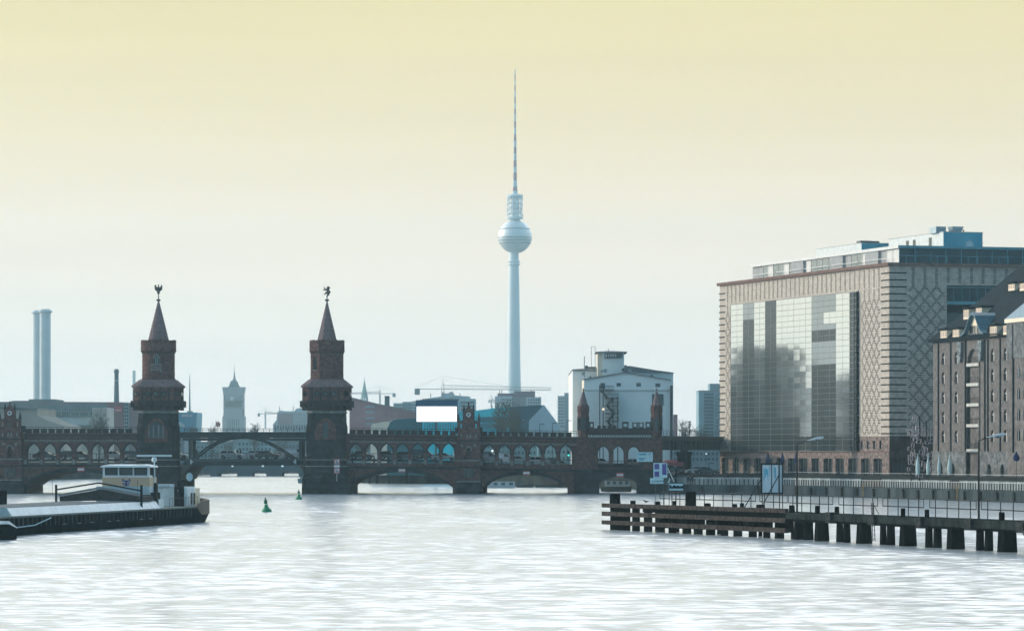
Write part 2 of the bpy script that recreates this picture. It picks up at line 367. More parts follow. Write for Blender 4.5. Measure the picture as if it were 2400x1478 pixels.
b.build('far_railing', ironm, bridge)
for x in [834-18.1+36.2*i for i in range(1, 7)]+[1146-18+36*i for i in range(1, 6)]:
    z0, z1 = Z(x, 1094), Z(x, zl(x, PARA)+14); MB().box(U(x, 6.6)-.15, U(x, 6.6)+.15, 6.5, 6.8, z0, z1).build('rear_post', ironm, bridge)
# --- the two towers
def tower(cx, octo):
    k = G.Y(cx)/FPX; u0 = U(cx, 2.2); cyv = 2.2
    def z(y): return EYE-(y-HYP)*G.Y(cx)/FPX
    t = MB().cham([(46*k, .2, z(1094)), (46*k, .2, z(1000)), (44*k, .25, z(992)), (43.5*k, .3, z(968))], u0, cyv).build('tower_shaft', stonem, bridge)
    def part(mb, name, m, **kw): return mb.build(name, m, t, G.M, **kw)
    # pier with cutwater and sloped weathering
    part(MB().cham([(56*k, .12, -1.5), (54.5*k, .12, z(1122)), (54.5*k, .12, z(1120)), (48*k, .15, z(1109)), (51*k, .15, z(1108)), (51*k, .15, z(1093))], u0, cyv-.3), 'pier', stonem)
    part(MB().box(u0-52.5*k, u0+52.5*k, 3, 25, -1.5, z(1093)), 'pier_wall', stonem)
    for y, w in ((1093, 52.5), (1078, 47.5)): part(MB().cham([(w*k, .15, z(y)), (w*k, .15, z(y-2.5))], u0, cyv-.3), 'string_course', stonel)
    part(MB().cham([(45*k, .3, z(968)), (46*k, .3, z(966.5)), (44.5*k, .3, z(963.5)), (43*k, .3, z(962))], u0, cyv), 'neck_band', stonel)
    part(MB().cham([(43*k, .32, z(962)), (46*k, .3, z(957)), (54*k, .26, z(950)), (56*k, .25, z(944)), (55*k, .25, z(938))], u0, cyv), 'corbel_course', brickd)
    box = part(MB().cham([(54*k, .25, z(939)), (54*k, .25, z(908))], u0, cyv), 'gallery', brickm)
    part(MB().cham([(57*k, .25, z(908)), (58.5*k, .25, z(905.5)), (58.5*k, .25, z(904)), (41*k, .3, z(889))], u0, cyv), 'skirt_roof', tilem)
    cor = MB().box(-.22, .22, -.75, .1, -1.05, .1).box(-.22, .22, -.35, .1, -1.6, -1.05).mesh('corbel', brickd)
    for a in range(4):
        for j in range(5):
            q = Matrix.Translation((u0, cyv, z(940))) @ Matrix.Rotation(a*math.pi/2, 4, 'Z') @ Matrix.Translation(((j-2)*19*k, -51*k, 0))
            put(cor, 'corbel', t, G.M @ q)
    ring = MB().disc(0, 0, .56, -.16, .1, 16).mesh('round_window', [brickd]); gl = MB().disc(0, 0, .36, -.2, .0, 14).mesh('pane', glassd)
    pil = MB().box(-.14, .14, -.14, .1, z(939), z(908)).mesh('pilaster', brickd)
    for a in range(4):
        for xx in (-42, -21, 0, 21, 42):
            q = Matrix.Translation((u0, cyv, 0)) @ Matrix.Rotation(a*math.pi/2, 4, 'Z') @ Matrix.Translation((xx*k*(.93), -54*k, z(923)))
            if abs(xx) == 42: q = Matrix.Translation((u0, cyv, 0)) @ Matrix.Rotation(a*math.pi/2+math.copysign(R(45), xx), 4, 'Z') @ Matrix.Translation((0, -54*k*1.237, z(923)))
            if a in (0, 1, 3) or abs(xx) < 40: put(ring, 'round_window', t, G.M @ q); put(gl, 'window_glass', t, G.M @ q)
        for xx in (-31, -10.5, 10.5, 31):
            q = Matrix.Translation((u0, cyv, 0)) @ Matrix.Rotation(a*math.pi/2, 4, 'Z') @ Matrix.Translation((xx*k, -54*k, 0))
            put(pil, 'pilaster', t, G.M @ q)
    n = 8 if octo else 32; a0 = R(22.5) if octo else 0; rf = 1/math.cos(R(22.5)) if octo else 1
    r = (37.5 if octo else 38.3)*k*rf; rc = (40 if octo else 41.5)*k*rf
    sh = part(MB().lathe([(r+.12, z(889)), (r+.12, z(886.5)), (r, z(885.5)), (r, z(879)), (r+.08, z(878)), (r, z(877)), (r, z(823))], u0, cyv, n, a0), 'turret', brickm, smooth=not octo)
    part(MB().lathe([(r, z(826)), (rc+.1, z(821)), (rc, z(819)), (rc, z(801))], u0, cyv, n, a0), 'crown', brickm, smooth=not octo)
    part(MB().lathe([(r+.07, z(827)), (r+.2, z(825)), (r+.07, z(824))], u0, cyv, n, a0), 'crown_band', brickd)
    nm = 16; rm = rc*math.cos(R(22.5)) if octo else rc
    for j in range(nm):
        a = 2*math.pi*(j+.5)/nm; w = rc*math.pi/nm*.72
        rr = rc if not octo else rc*math.cos(R(22.5))/math.cos(((a+R(22.5)) % R(45))-R(22.5))
        q = Matrix.Translation((u0, cyv, 0)) @ Matrix.Rotation(a, 4, 'Z') @ Matrix.Translation((rr-.32, 0, z(801)))
        m_ = MB().box(-.18, .3, -w, w, -.1, .32+.06*(j % 2)); put(m_.mesh('crown_merlon', brickm), 'crown_merlon', t, G.M @ q)
    # spire with tile courses
    nc = 16 if not octo else 16; pr = []
    zt, zb = z(706), z(801)
    for j in range(nc):
        f0, f1 = j/nc, (j+1)/nc; rb, rt = 23.5*k*(1-f0)+.1, 23.5*k*(1-f1)+.1
        e = .09 if not octo else .03; pr += [(rb+e, zb+(zt-zb)*f0), (rt+e*.4, zb+(zt-zb)*f1)]
    part(MB().lathe(pr, u0, cyv, 20 if not octo else 8, R(22.5)), 'spire', tilem)
    fin = MB().lathe([(.1, z(707)), (.14, z(705)), (.38, z(703.5)), (.42, z(702)), (.3, z(700)), (.09, z(699)), (.07, z(695)), (.16, z(693.5)), (.07, z(692)), (.05, z(687))], u0, cyv, 10)
    part(fin, 'finial', copper)
    # windows
    s_ = k
    if octo:
        a = R(-45-90+90)
        q = Matrix.Translation((u0, cyv, 0)) @ Matrix.Rotation(R(-45), 4, 'Z') @ Matrix.Translation((0, -37.5*k, 0))
        ow = [(-.42, z(866)), (.42, z(866)), (.42, z(843)), (.25, z(838)), (0, z(834)), (-.25, z(838)), (-.42, z(843))]
        MB().prism(ow, -.08, .1).build('pointed_window', glassd, t, G.M @ q)
        MB().box(-.6, .6, -.16, .02, z(868), z(866)).build('window_sill', stonel, t, G.M @ q)
        o = part(MB().prism([(u0+x*k, z(y)) for x, y in [(-26, 1010), (-24, 1030), (24, 1030), (26, 1010), (22, 995), (12, 983), (0, 978), (-12, 983), (-22, 995)]], cyv-46*k-.08, cyv-44*k), 'window_surround', brickm)
        part(MB().prism([(u0+x*k, z(y)) for x, y in [(-6.5, 1026), (6.5, 1026), (6.5, 996), (3.5, 990), (0, 987), (-3.5, 990), (-6.5, 996)]], cyv-46*k-.14, cyv-45*k), 'slit_window', glassd)
    else:
        yf = cyv-38.3*k
        part(MB().prism([(u0+x*k, z(y)) for x, y in [(-6, 852), (6, 852), (6, 840), (4, 835), (0, 832), (-4, 835), (-6, 840)]], yf-.12, yf+.4), 'pointed_window', glassd)
        part(MB().prism([(u0+x*k, z(y)) for x, y in [(-8, 840), (-5, 833), (0, 829), (5, 833), (8, 840), (6, 840), (4, 835), (0, 832), (-4, 835), (-6, 840)]], yf-.2, yf+.4), 'window_moulding', stonel)
        for x in (-2, 2): part(MB().box(u0+x*k-.04, u0+x*k+.04, yf-.18, yf, z(852), z(836)), 'mullion', stonel)
        bal = MB().box(u0-12*k, u0+12*k, yf-.8, yf+.3, z(868), z(866)).box(u0-12*k, u0+12*k, yf-.8, yf-.65, z(854.5), z(852.5))
        for j in range(9): bal.box(u0-12*k+3*k*j-.04, u0-12*k+3*k*j+.04, yf-.78, yf-.7, z(866), z(853))
        for s2 in (-1, 1): bal.box(u0+s2*11*k-.1, u0+s2*11*k+.1, yf-.5, yf+.2, z(872), z(868))
        part(bal, 'balcony', stonel)
        part(MB().prism([(u0+x*k, z(y)) for x, y in [(-26, 1036), (26, 1036), (27, 1012), (22, 997), (12, 984), (0, 978), (-12, 984), (-22, 997), (-27, 1012)]], cyv-46*k-.08, cyv-44*k), 'window_surround', brickm)
        w = [(u0+x*k, z(y)) for x, y in [(-17, 1026), (17, 1026), (17, 1004), (11, 993), (0, 986), (-11, 993), (-17, 1004)]]
        part(MB().prism(w, cyv-46*k-.13, cyv-45*k), 'pointed_window', glassd)
        for x in (-17, -6, 6, 17): part(MB().box(u0+x*k-.1, u0+x*k+.1, cyv-46*k-.22, cyv-45*k, z(1026), z(996)), 'mullion', stonel)
    # emblem figures on top
    e = MB(); zz = lambda y: z(y); 
    if not octo:   # spread eagle: body, raised wings, head, tail
        X = lambda x: u0+(x-373.5)*k
        e.tube([(X(373.5), cyv, zz(690)), (X(373.5), cyv, zz(683)), (X(373.5), cyv, zz(674)), (X(373.5), cyv, zz(669))], [.08, .3, .26, .12])
        e.tube([(X(373.5), cyv, zz(670)), (X(372.5), cyv, zz(667)), (X(375), cyv, zz(666))], [.15, .18, .05])
        for s2 in (-1, 1):
            e.tube([(X(373.5+1*s2), cyv, zz(675)), (X(373.5+5*s2), cyv, zz(673.5)), (X(373.5+7.5*s2), cyv, zz(670)), (X(373.5+7.5*s2), cyv, zz(665.5))], [.25, .2, .22, .08])
            for j in range(3): e.tube([(X(373.5+(3.5+2*j)*s2), cyv, zz(673.5)), (X(373.5+(4+1.6*j)*s2), cyv, zz(681-j))], [.16, .05], 4)
            e.tube([(X(373.5), cyv, zz(683)), (X(373.5+4*s2), cyv, zz(685.5))], [.12, .04], 4)
        part(e, 'eagle_figure', copper)
    else:          # upright bear, front paws reaching left
        X = lambda x: u0+(x-768)*k
        e.tube([(X(768), cyv, zz(697)), (X(768.5), cyv, zz(692)), (X(770.5), cyv, zz(689))], [.08, .14, .2])
        e.tube([(X(771), cyv, zz(690)), (X(772.5), cyv, zz(684)), (X(770), cyv, zz(679)), (X(771), cyv, zz(674)), (X(771.5), cyv, zz(670.5))], [.22, .38, .32, .36, .3])
        e.tube([(X(771.5), cyv, zz(671.5)), (X(768.5), cyv, zz(671.5))], [.26, .1])
        for x, y in ((760.5, 671), (758.5, 677.5)): e.tube([(X(770), cyv, zz(676)), (X(765), cyv, zz(678)), (X(x), cyv, zz(y))], [.2, .15, .09])
        e.tube([(X(770), cyv, zz(685)), (X(765), cyv, zz(684.5)), (X(763.5), cyv, zz(688)), (X(760.5), cyv, zz(687.5))], [.26, .2, .14, .08])
        e.tube([(X(771.5), cyv, zz(686)), (X(773), cyv, zz(689.5)), (X(769), cyv, zz(690.5))], [.26, .16, .09])
        part(e, 'bear_figure', copper)
    return t
tower(371.5, False); tower(766.5, True)
# --- stepped gable piers with clocks
def gable(cx, dy=0):
    k = G.Y(cx)/FPX; u0 = U(cx)
    def z(y): return EYE-(y+dy-HYP)*G.Y(cx)/FPX
    def P_(pts): return [(u0+x*k, z(y)) for x, y in pts]
    def bx(mb, x0, x1, y0, y1, v0, v1): return mb.box(u0+x0*k, u0+x1*k, v0, v1, z(y1), z(y0))
    pr = -1.6
    win = [(-6.5, 1077), (-6.5, 1056), (-4.5, 1050), (0, 1047), (4.5, 1050), (6.5, 1056), (6.5, 1077)]
    body = MB().prism(P_([(-27, 1077), (-27, 1030), (27, 1030), (27, 1077)]+win[::-1]), pr, 1.4)
    bx(body, -27, 27, 1077, 1126, pr, 1.2)
    g = body.build('gable_pier', brickm, bridge)
    def part(mb, name, m): return mb.build(name, m, g, G.M)
    part(MB().cham([(32*k, .2, -1.4), (31*k, .2, z(1128)), (27.5*k, .2, z(1124))], u0, pr+2.2), 'pier_base', stonem)
    for y, d in ((1077, .2), (1093, .25), (1126, .3), (1031, .35)):
        part(bx(MB(), -28.5, 28.5, y, y+3, pr-d, 1.2), 'string_course', stonel if y in (1126, 1077) else brickd)
    for x in (-8.5, 0, 8.5):
        part(MB().prism(P_([(x-3.2, 1119), (x-3.2, 1102), (x-2, 1098.5), (x, 1097), (x+2, 1098.5), (x+3.2, 1102), (x+3.2, 1119)]), pr-.06, pr+.1), 'blind_niche', glassd)
    for x in (-15, 15): part(MB().disc(u0+x*k, z(1043.5), 3.3*k, pr-.1, pr+.1), 'medallion', stonel)
    part(MB().prism(P_([(-9, 1056), (-5.5, 1048), (0, 1044), (5.5, 1048), (9, 1056), (6.5, 1056), (4.5, 1050), (0, 1047), (-4.5, 1050), (-6.5, 1056)]), pr-.14, pr+.1), 'window_moulding', stonel)
    part(bx(MB(), -26, 26, 1008, 1031, pr, 1.2), 'parapet_block', brickm)
    # upper stage: side walls with see-through slits, centre gable
    for s2 in (-1, 1):
        a, b_, c_, d_ = sorted((12.5*s2, 25*s2))[0], sorted((12.5*s2, 25*s2))[1], sorted((15.5*s2, 19*s2))[0], sorted((15.5*s2, 19*s2))[1]
        w = MB(); bx(w, a, c_, 987, 1008, pr, pr+.9); bx(w, d_, b_, 987, 1008, pr, pr+.9); bx(w, c_, d_, 987, 993, pr, pr+.9); bx(w, c_, d_, 1003, 1008, pr, pr+.9)
        part(w, 'side_wall', brickm)
        for j in range(3): part(bx(MB(), 12.5*s2+(j*4.2+.4)*s2 if s2 > 0 else 12.5*s2-(j*4.2+.4)-2.4, 12.5*s2+(j*4.2+2.8)*s2 if s2 > 0 else 12.5*s2-(j*4.2+.4), 984, 987, pr, pr+.7), 'side_merlon', brickd)
        for x, yt, yb, r in ((24*s2, 969, 1010, 2.6), (11*s2, 950, 990, 2.6)):
            part(MB().lathe([(r*k, z(yb)), (r*k, z(yt+14)), (r*1.3*k, z(yt+13)), (r*1.2*k, z(yt+11)), (.06, z(yt)), (.03, z(yt-2))], u0+x*k, pr+.35, 6), 'pinnacle', brickd)
        part(bx(MB(), 26.5*s2 if s2 > 0 else -32, 32 if s2 > 0 else -26.5, 1001, 1016, pr+.2, 1.2), 'end_block', brickd)
    cg = [(-12.5, 1008), (-12.5, 964), (-9.5, 964), (-9.5, 960.5), (-7, 960.5), (-7, 957), (-4.5, 957), (-4.5, 953.5), (-2, 953.5), (-2, 951), (2, 951), (2, 953.5), (4.5, 953.5), (4.5, 957), (7, 957), (7, 960.5), (9.5, 960.5), (9.5, 964), (12.5, 964), (12.5, 1008)]
    part(MB().prism(P_(cg), pr-.1, pr+.9), 'stepped_gable', brickm)
    part(MB().lathe([(.1, z(951)), (.07, z(948)), (.2, z(947)), (.2, z(946)), (.03, z(943))], u0, pr+.4, 6), 'gable_finial', brickd)
    ck = part(MB().disc(u0, z(971.5), 5.2*k, pr-.25, pr, 20), 'clock_face', mat('clock_white', (.6, .66, .68), .5, var=0))
    part(MB().disc(u0, z(971.5), 2.6*k, pr-.29, pr-.2, 16), 'clock_centre', brickd)
    h = MB().box(u0-.04, u0+.04, pr-.33, pr-.28, z(971.5), z(967.8)).box(u0, u0+.2, pr-.33, pr-.28, z(971.5)-.04, z(971.5)+.04); part(h, 'clock_hand', ironm)
    for x in (-3.5, 3.5): part(MB().prism(P_([(x-1.6, 1004), (x-1.6, 994), (x, 991), (x+1.6, 994), (x+1.6, 1004)]), pr-.14, pr), 'blind_slit', glassd)
    for x in (-17, -3.6, 3.6, 17): part(MB().prism(P_([(x-1.7, 1026), (x-1.7, 1018), (x, 1016), (x+1.7, 1018), (x+1.7, 1026)]), pr-.06, pr+.1), 'stone_slit', stonel)
gable(1099); gable(26, -3.5)
# --- gatehouse block at the right end, with two turrets
GV = -.9
def gz(y): return EYE-(y-HYP)*G.Y(1452)/FPX
def gx(x): return U(x, GV)
ob = MB()
for c, x0, x1 in ((1414, 1388, 1432), (1449, 1432, 1467), (1485, 1467, 1503)):
    w = 12.6; nn = [(U(x, GV), gz(y)) for x, y in pointed(c, w, 1085, 1063, 1045)]
    ob.prism([(gx(x0), gz(1085)), (gx(x0), gz(1023)), (gx(x1), gz(1023)), (gx(x1), gz(1085))]+nn[::-1], GV, 1.4)
ob.box(gx(1352), gx(1388), GV, 1.4, gz(1100), gz(1023)); ob.box(gx(1503), gx(1553), GV, 1.4, gz(1100), gz(1023)); ob.box(gx(1388), gx(1503), GV, 1.4, gz(1100), gz(1085))
gh = ob.build('gatehouse_wall', brickm, bridge)
def gp(mb, name, m): return mb.build(name, m, gh, G.M)
for c in (1414, 1449, 1485):
    big = pointed(c, 15.4, 1085, 1063, 1041)[1:-1]; sm = pointed(c, 12.6, 1085, 1063, 1045)[1:-1]
    gp(MB().prism([(gx(x), gz(y)) for x, y in sm]+[(gx(x), gz(y)) for x, y in big[::-1]], GV-.15, GV+.1), 'arch_moulding', brickd)
gp(MB().box(gx(1398), gx(1506), GV-.7, GV, gz(1094), gz(1088)), 'balcony_ledge', stonem)
ap = [(U(x, GV), gz(y)) for x, y in arch_pts(1449, 45, 1134, 1117)]
gp(MB().prism([(gx(1345), -1.2), (gx(1345), gz(1108)), (gx(1352), gz(1100)), (gx(1553), gz(1100)), (gx(1556), -1.2), (ap[-1][0], -1.2)]+ap[::-1]+[(ap[0][0], -1.2)], GV-.12, .2), 'granite_base', stonem)
for y in (1044, 1062): gp(MB().box(gx(1381), gx(1398), GV-.1, GV, gz(y+1.5), gz(y)), 'string_course', brickd)
gp(MB().box(gx(1380), gx(1526), GV-.3, 1.4, gz(1019), gz(1003)), 'parapet_wall', brickd)
gp(MB().box(gx(1376), gx(1530), GV-.4, 1.4, gz(1028), gz(1026)), 'cornice', brickd)
d = MB().box(-.16, .16, -.25, .1, -.32, .28).mesh('dentil', stonel)
for i in range(25): put(d, 'dentil', gh, G.M @ T(gx(1383+5.9*i), GV, gz(1022.5)))
def pierced(x0, x1, notch):
    b = MB().box(gx(x0), gx(x0+3), GV, GV+.6, gz(1003), gz(989)).box(gx(x1-3), gx(x1), GV, GV+.6, gz(1003), gz(989)).box(gx(x0), gx(x1), GV, GV+.6, gz(992), gz(988 if notch else 990)).box(gx(x0), gx(x1), GV, GV+.6, gz(1003), gz(1000))
    gp(b, 'pierced_merlon', brickd)
for a in ((1381, 1392, 1), (1458, 1473, 1), (1482, 1495, 0), (1496, 1509, 0), (1513, 1525, 1)): pierced(*a)
for a in (1400, 1412, 1424, 1436): gp(MB().box(gx(a), gx(a+8), GV, GV+.6, gz(1003), gz(997)), 'low_merlon', brickd)
for cx in (1367, 1539):
    k = G.Y(cx)/FPX; u0 = U(cx, GV); zt = lambda y: EYE-(y-HYP)*k
    t = gp(MB().lathe([(.5, zt(1030)), (1.0, zt(1022)), (14.2*k, zt(1015)), (14.2*k, zt(966)), (15.2*k, zt(965)), (15*k, zt(952)), (12.5*k, zt(949))], u0, GV+.6, 8, R(22.5)), 'turret', brickm)
    gp(MB().lathe([(12.8*k, zt(950)), (10*k, zt(944)), (1.2*k, zt(914))], u0, GV+.6, 8, R(22.5)), 'turret_spire', tilem)
    gp(MB().lathe([(.09, zt(915)), (.2, zt(912.5)), (.08, zt(911)), (.03, zt(908))], u0, GV+.6, 6), 'turret_finial', copper)
    for a in range(-2, 3):
        q = G.M @ Matrix.Translation((u0, GV+.6, 0)) @ Matrix.Rotation(R(45*a), 4, 'Z') @ Matrix.Translation((0, -14.2*k*math.cos(R(22.5)), 0))
        MB().prism([(-.3, zt(1008)), (-.3, zt(982)), (0, zt(976)), (.3, zt(982)), (.3, zt(1008))], -.07, .1).build('turret_niche', glassd, gh, q)
gp(MB().box(gx(1352), gx(1382), GV-.5, 1.2, gz(1100), gz(1030)), 'corner_buttress', brickm)
# --- steel middle span
def sp(pts, v0, v1, name, m=steelm): return MB().prism([(U(x), Z(x, y)) for x, y in pts], v0, v1).build(name, m, bridge)
sp([(420, 1024), (420, 1011.5), (722, 1011.5), (722, 1024)], .2, .5, 'top_girder')
sp([(420, 1013.5), (420, 1011.5), (722, 1011.5), (722, 1013.5)], -.1, .9, 'girder_flange', mat('steel_pale', (.08, .11, .12), .6))
sp([(420, 1025.5), (420, 1023.5), (722, 1023.5), (722, 1025.5)], -.05, .8, 'girder_flange')
arc = [(447.6, 1079.7), (464, 1066), (482, 1052.5), (508, 1037.5), (530, 1030.5), (548, 1028), (562, 1027.3), (580, 1028), (596, 1030.4), (625, 1039), (645, 1050), (662, 1060), (678, 1071), (692, 1079.7)]
def off(pts, d): return [(x, y-d) for x, y in pts]
for v in (.2, 7.0):
    MB().prism([(U(x), Z(x, y)) for x, y in arc]+[(U(x), Z(x, y)) for x, y in off(arc, 5)[::-1]], v, v+.45).build('arch_rib', steelm, bridge)
    MB().prism([(U(x), Z(x, y)) for x, y in [(497, 1031), (512, 1031), (530, 1026), (562, 1023.5), (596, 1026), (622, 1031), (640, 1031), (622, 1025), (512, 1025)]][::-1], v+.05, v+.3).build('gusset_plate', steelm, bridge)
    MB().prism([(U(x), Z(x, y)) for x, y in [(428, 1032), (428, 1026), (512, 1026), (506, 1032)]], v, v+.5).build('lower_flange', steelm, bridge)
    MB().prism([(U(x), Z(x, y)) for x, y in [(632, 1032), (626, 1026), (716, 1026), (716, 1032)]], v, v+.5).build('lower_flange', steelm, bridge)
    for x in (445, 704): MB().box(U(x)-.28, U(x)+.28, v, v+.5, Z(x, 1080), Z(x, 1031)).build('steel_post', steelm, bridge)
MB().prism([(U(x), Z(x, y)) for x, y in [(420, 1020), (420, 1014), (722, 1014), (722, 1020)]], .9, 7.2).build('track_deck', steelm, bridge)
dk = [(430, 1088), (430, 1075), (716, 1075), (716, 1088)]
for v in (-.05, 25.6): sp([(430, 1087.5), (430, 1081), (712, 1081), (712, 1087.5)], v, v+.4, 'edge_girder')
sp([(430, 1079), (430, 1075), (712, 1075), (712, 1079)], -.25, .35, 'edge_flange', mat('steel_grey', (.06, .08, .085), .6))
MB().prism([(U(430), rz(430)-1.2), (U(712), rz(712)-1.2), (U(712), rz(712)-.36), (U(430), rz(430)-.36)], .4, 25.6).build('deck_beams', steelm, bridge)
b = MB(); 
for y in (1003.2, 1007): b.tube([(U(430), .5, Z(430, y)), (U(716), .5, Z(716, y+1))], .035, 4)
for i in range(21): x = 432+14.2*i; b.box(U(x)-.04, U(x)+.04, .46, .54, Z(x, 1012), Z(x, 1003.4))
b.build('track_railing', ironm, bridge)
b = MB()
for y in (1065, 1070): b.tube([(U(447), 8.2, Z(447, y)), (U(704), 8.2, Z(704, y))], .03, 4)
for i in range(18): x = 448+15*i; b.box(U(x)-.03, U(x)+.03, 8.17, 8.23, Z(x, 1076), Z(x, 1065))
b.build('walkway_railing', ironm, bridge)
lt = mat('painted_steel_light', (.45, .52, .52), .6)
for s2, x in ((1, 446), (-1, 694)):
    MB().prism([(U(x), Z(x, 1088)), (U(x), Z(x, 1074)), (U(x+7*s2), Z(x, 1081.5))], -.3, .2).build('bearing_plate', lt, bridge)
    xx = [x-16*s2, x-16*s2]
hm = mat('haunch_stone', (.11, .10, .085), .9, var=.3)
for s2, x0, x1 in ((1, 424, 458), (-1, 712, 694)):
    cur = [(x0+(x1-x0)*t, 1088+40*(1-t)**2.0*(.9 if s2 > 0 else .5)) for t in [i/8 for i in range(9)]]
    MB().prism([(U(x), Z(x, y)) for x, y in [(x0, 1088)]+cur], .1, 25.5).build('haunch', hm, bridge)
# ------------------------------------------------------------------ right bank: quay, terrace, hotel, granary
QL = [(26.9, 669.5), (46, 652), (60, 612), (76, 556), (97, 482), (130, 380)]      # foot of the quay wall
def offs(pts, d):
    out = []
    for i, p in enumerate(pts):
        a = Vector(pts[max(i-1, 0)]); b = Vector(pts[min(i+1, len(pts)-1)]); t = (b-a).normalized(); out.append((p[0]-t.y*d, p[1]+t.x*d))
    return out
conq = mat('quay_concrete', (.06, .075, .08), .9, var=.45, scale=.25, bump=.3, streak=.85)
paleq = mat('pale_parapet', (.27, .31, .32), .85, var=.35, scale=.6, streak=.8)
pave = mat('promenade_paving', (.22, .22, .21), .9, var=.2, scale=.8)
Q3 = offs(QL, 3.2)      # second wall line, set back
kind(MB().slab(QL+[(400, 380), (400, 669.5)], -1.2, 1.7).build('quay_wall', conq))
kind(MB().slab(Q3+[(400, 380), (400, 900), (60, 900), (26.9, 705), (26.9, 672)], 1.0, 2.75).build('promenade', pave))
def along(pts, step, start=0):
    d = start; acc = 0
    for (ax, ay), (bx, by) in zip(pts, pts[1:]):
        Ls = math.hypot(bx-ax, by-ay)
        while d <= acc+Ls:
            f = (d-acc)/Ls; yield ax+(bx-ax)*f, ay+(by-ay)*f, math.atan2(by-ay, bx-ax); d += step
        acc += Ls
# quay wall coping and fender timbers
quayfront = thing('river_wall', 'low pale river wall of concrete panels behind a row of dark posts along the quay', 'wall', I4())
pm = MB().box(0, 3.9, -.12, .12, 0, 1.15).box(0, 3.9, -.2, .2, 1.15, 1.32).mesh('wall_panel', paleq)
gap = {5, 14, 15, 23}
for i, (x, y, a) in enumerate(along(Q3, 4.0)):
    if i not in gap and y > 470: put(pm, 'wall_panel', quayfront, T(x, y, 1.7, a))
    if i in gap:
        MB().box(0, 3.9, .8, 1.0, 0, 1.1).build('recess_panel', conq, quayfront, T(x, y, 1.7, a))
rail = thing('quay_railing', 'dark post railing with pale caps on the lower quay edge', 'railing', I4())
pst = MB().box(-.06, .06, -.06, .06, 0, 1.1).mesh('railing_post', ironm); cap = MB().box(-.3, .3, -.09, .09, 1.1, 1.16).mesh('rail_cap', white)
for x, y, a in along(offs(QL, .5), 1.02, 6):
    if y > 500:
        o = put(pst, 'railing_post', rail, T(x, y, 1.7, a)); 
        put(cap, 'post_cap', o, T(x, y, 1.7, a))
fence = thing('terrace_fence', 'black picket fence with white caps along the hotel terrace', 'fence', I4())
pk = MB().box(-.05, .05, -.05, .05, 0, 1.2).mesh('fence_post', ironm); pc = MB().box(-.17, .17, -.06, .06, 1.2, 1.27).mesh('post_cap', white)
b = MB(); prev = None
for i, (x, y, a) in enumerate(along(offs(QL, 3.6), .72, 12)):
    if y > 505 and (i % 40) != 7:
        o = put(pk, 'fence_post', fence, T(x, y, 2.75, a)); put(pc, 'post_cap', o, T(x, y, 2.75, a))
        if i % 3 == 0: put(MB().box(0, 2.16, -.02, .02, .15, .95).mesh('mesh_panel', mat('fence_mesh', (.03, .035, .035), .8)) if 'fp' not in globals() else fp, 'fence_panel', fence, T(x, y, 2.75, a))
        if 'fp' not in globals(): fp = bpy.data.objects['fence_panel'].data
tim = mat('old_timber', (.035, .03, .027), .9, var=.4, scale=2, bump=.4, streak=.7)
ORD = 'first second third fourth fifth sixth seventh eighth ninth tenth eleventh twelfth thirteenth fourteenth fifteenth sixteenth seventeenth eighteenth nineteenth twentieth'.split()+['twenty-'+q for q in 'first second third fourth fifth sixth seventh eighth ninth'.split()]+['thirtieth', 'thirty-first', 'thirty-second']
for i, (x, y, a) in enumerate(along(offs(QL, -.15), 6.3, 3)):
    if y > 500: tag(MB().box(-.18, .18, -.15, .1, -.8, 1.25).box(-.14, .14, -.2, .1, 1.25, 1.5).build('fender_post', tim, None, T(x, y, 0, a)), ORD[i]+' dark timber fender post on the quay wall, counted from the bridge', 'post', 'fender posts along the quay')
# ladder on the quay
for pi, (dd, lab) in enumerate(((62, 'rusty quay ladder below the hotel corner'), (101, 'rusty quay ladder near the second street lamp'))):
    x, y, a = next(along(offs(QL, -.2), 1000, dd)); b = MB()
    for s2 in (-.22, .22): b.box(s2-.03, s2+.03, -.05, 0, -.5, 2.3)
    for j in range(9): b.box(-.22, .22, -.05, 0, -.2+.3*j, -.15+.3*j)
    tag(b.build('quay_ladder', mat('rust_yellow', (.24, .17, .08), .8), None, T(x, y, 0, a)), lab, 'ladder')

# --- hotel
HC = Vector(((2085-CXP)*640/FPX, 640, 0)); th = math.atan2(.297, .955)
HM = T(HC.x, HC.y, 0, th)
hotel = thing('warehouse_hotel', 'tall pale patterned brick warehouse with glass curtain wall, glass rooftop storey and roof boxes', 'building', HM)
HF = Frame(2085, 640, 2085+1, 640); HF.tx, HF.ty, HF.th = .955, .297, th; HF.x0, HF.y0 = HC.x, HC.y; HF.M = HM           # front plane
HL = Frame(1687, 719, 2085, 640)                                                        # river face; x runs from far end to the corner
ylb = mat('pale_yellow_brick', (.53, .475, .415), .9, var=.2, scale=1.2, bump=.25, brick=(.5, .15, .012, .12))
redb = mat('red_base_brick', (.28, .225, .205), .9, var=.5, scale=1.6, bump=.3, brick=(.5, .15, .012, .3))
dkb = mat('dark_pattern_brick', (.035, .035, .035), .9, var=.2)
corn = mat('brown_cornice', (.20, .13, .11), .8, var=.2)
ZT, ZB, ZG = 39.2, 10.2, 2.75
LL = HL.len
def hu(px): return HL.u(px)
def hz_(px, py): return HL.z(px, py)
g0, g1 = hu(1718), hu(2013); gT = 35.3
ob = MB()
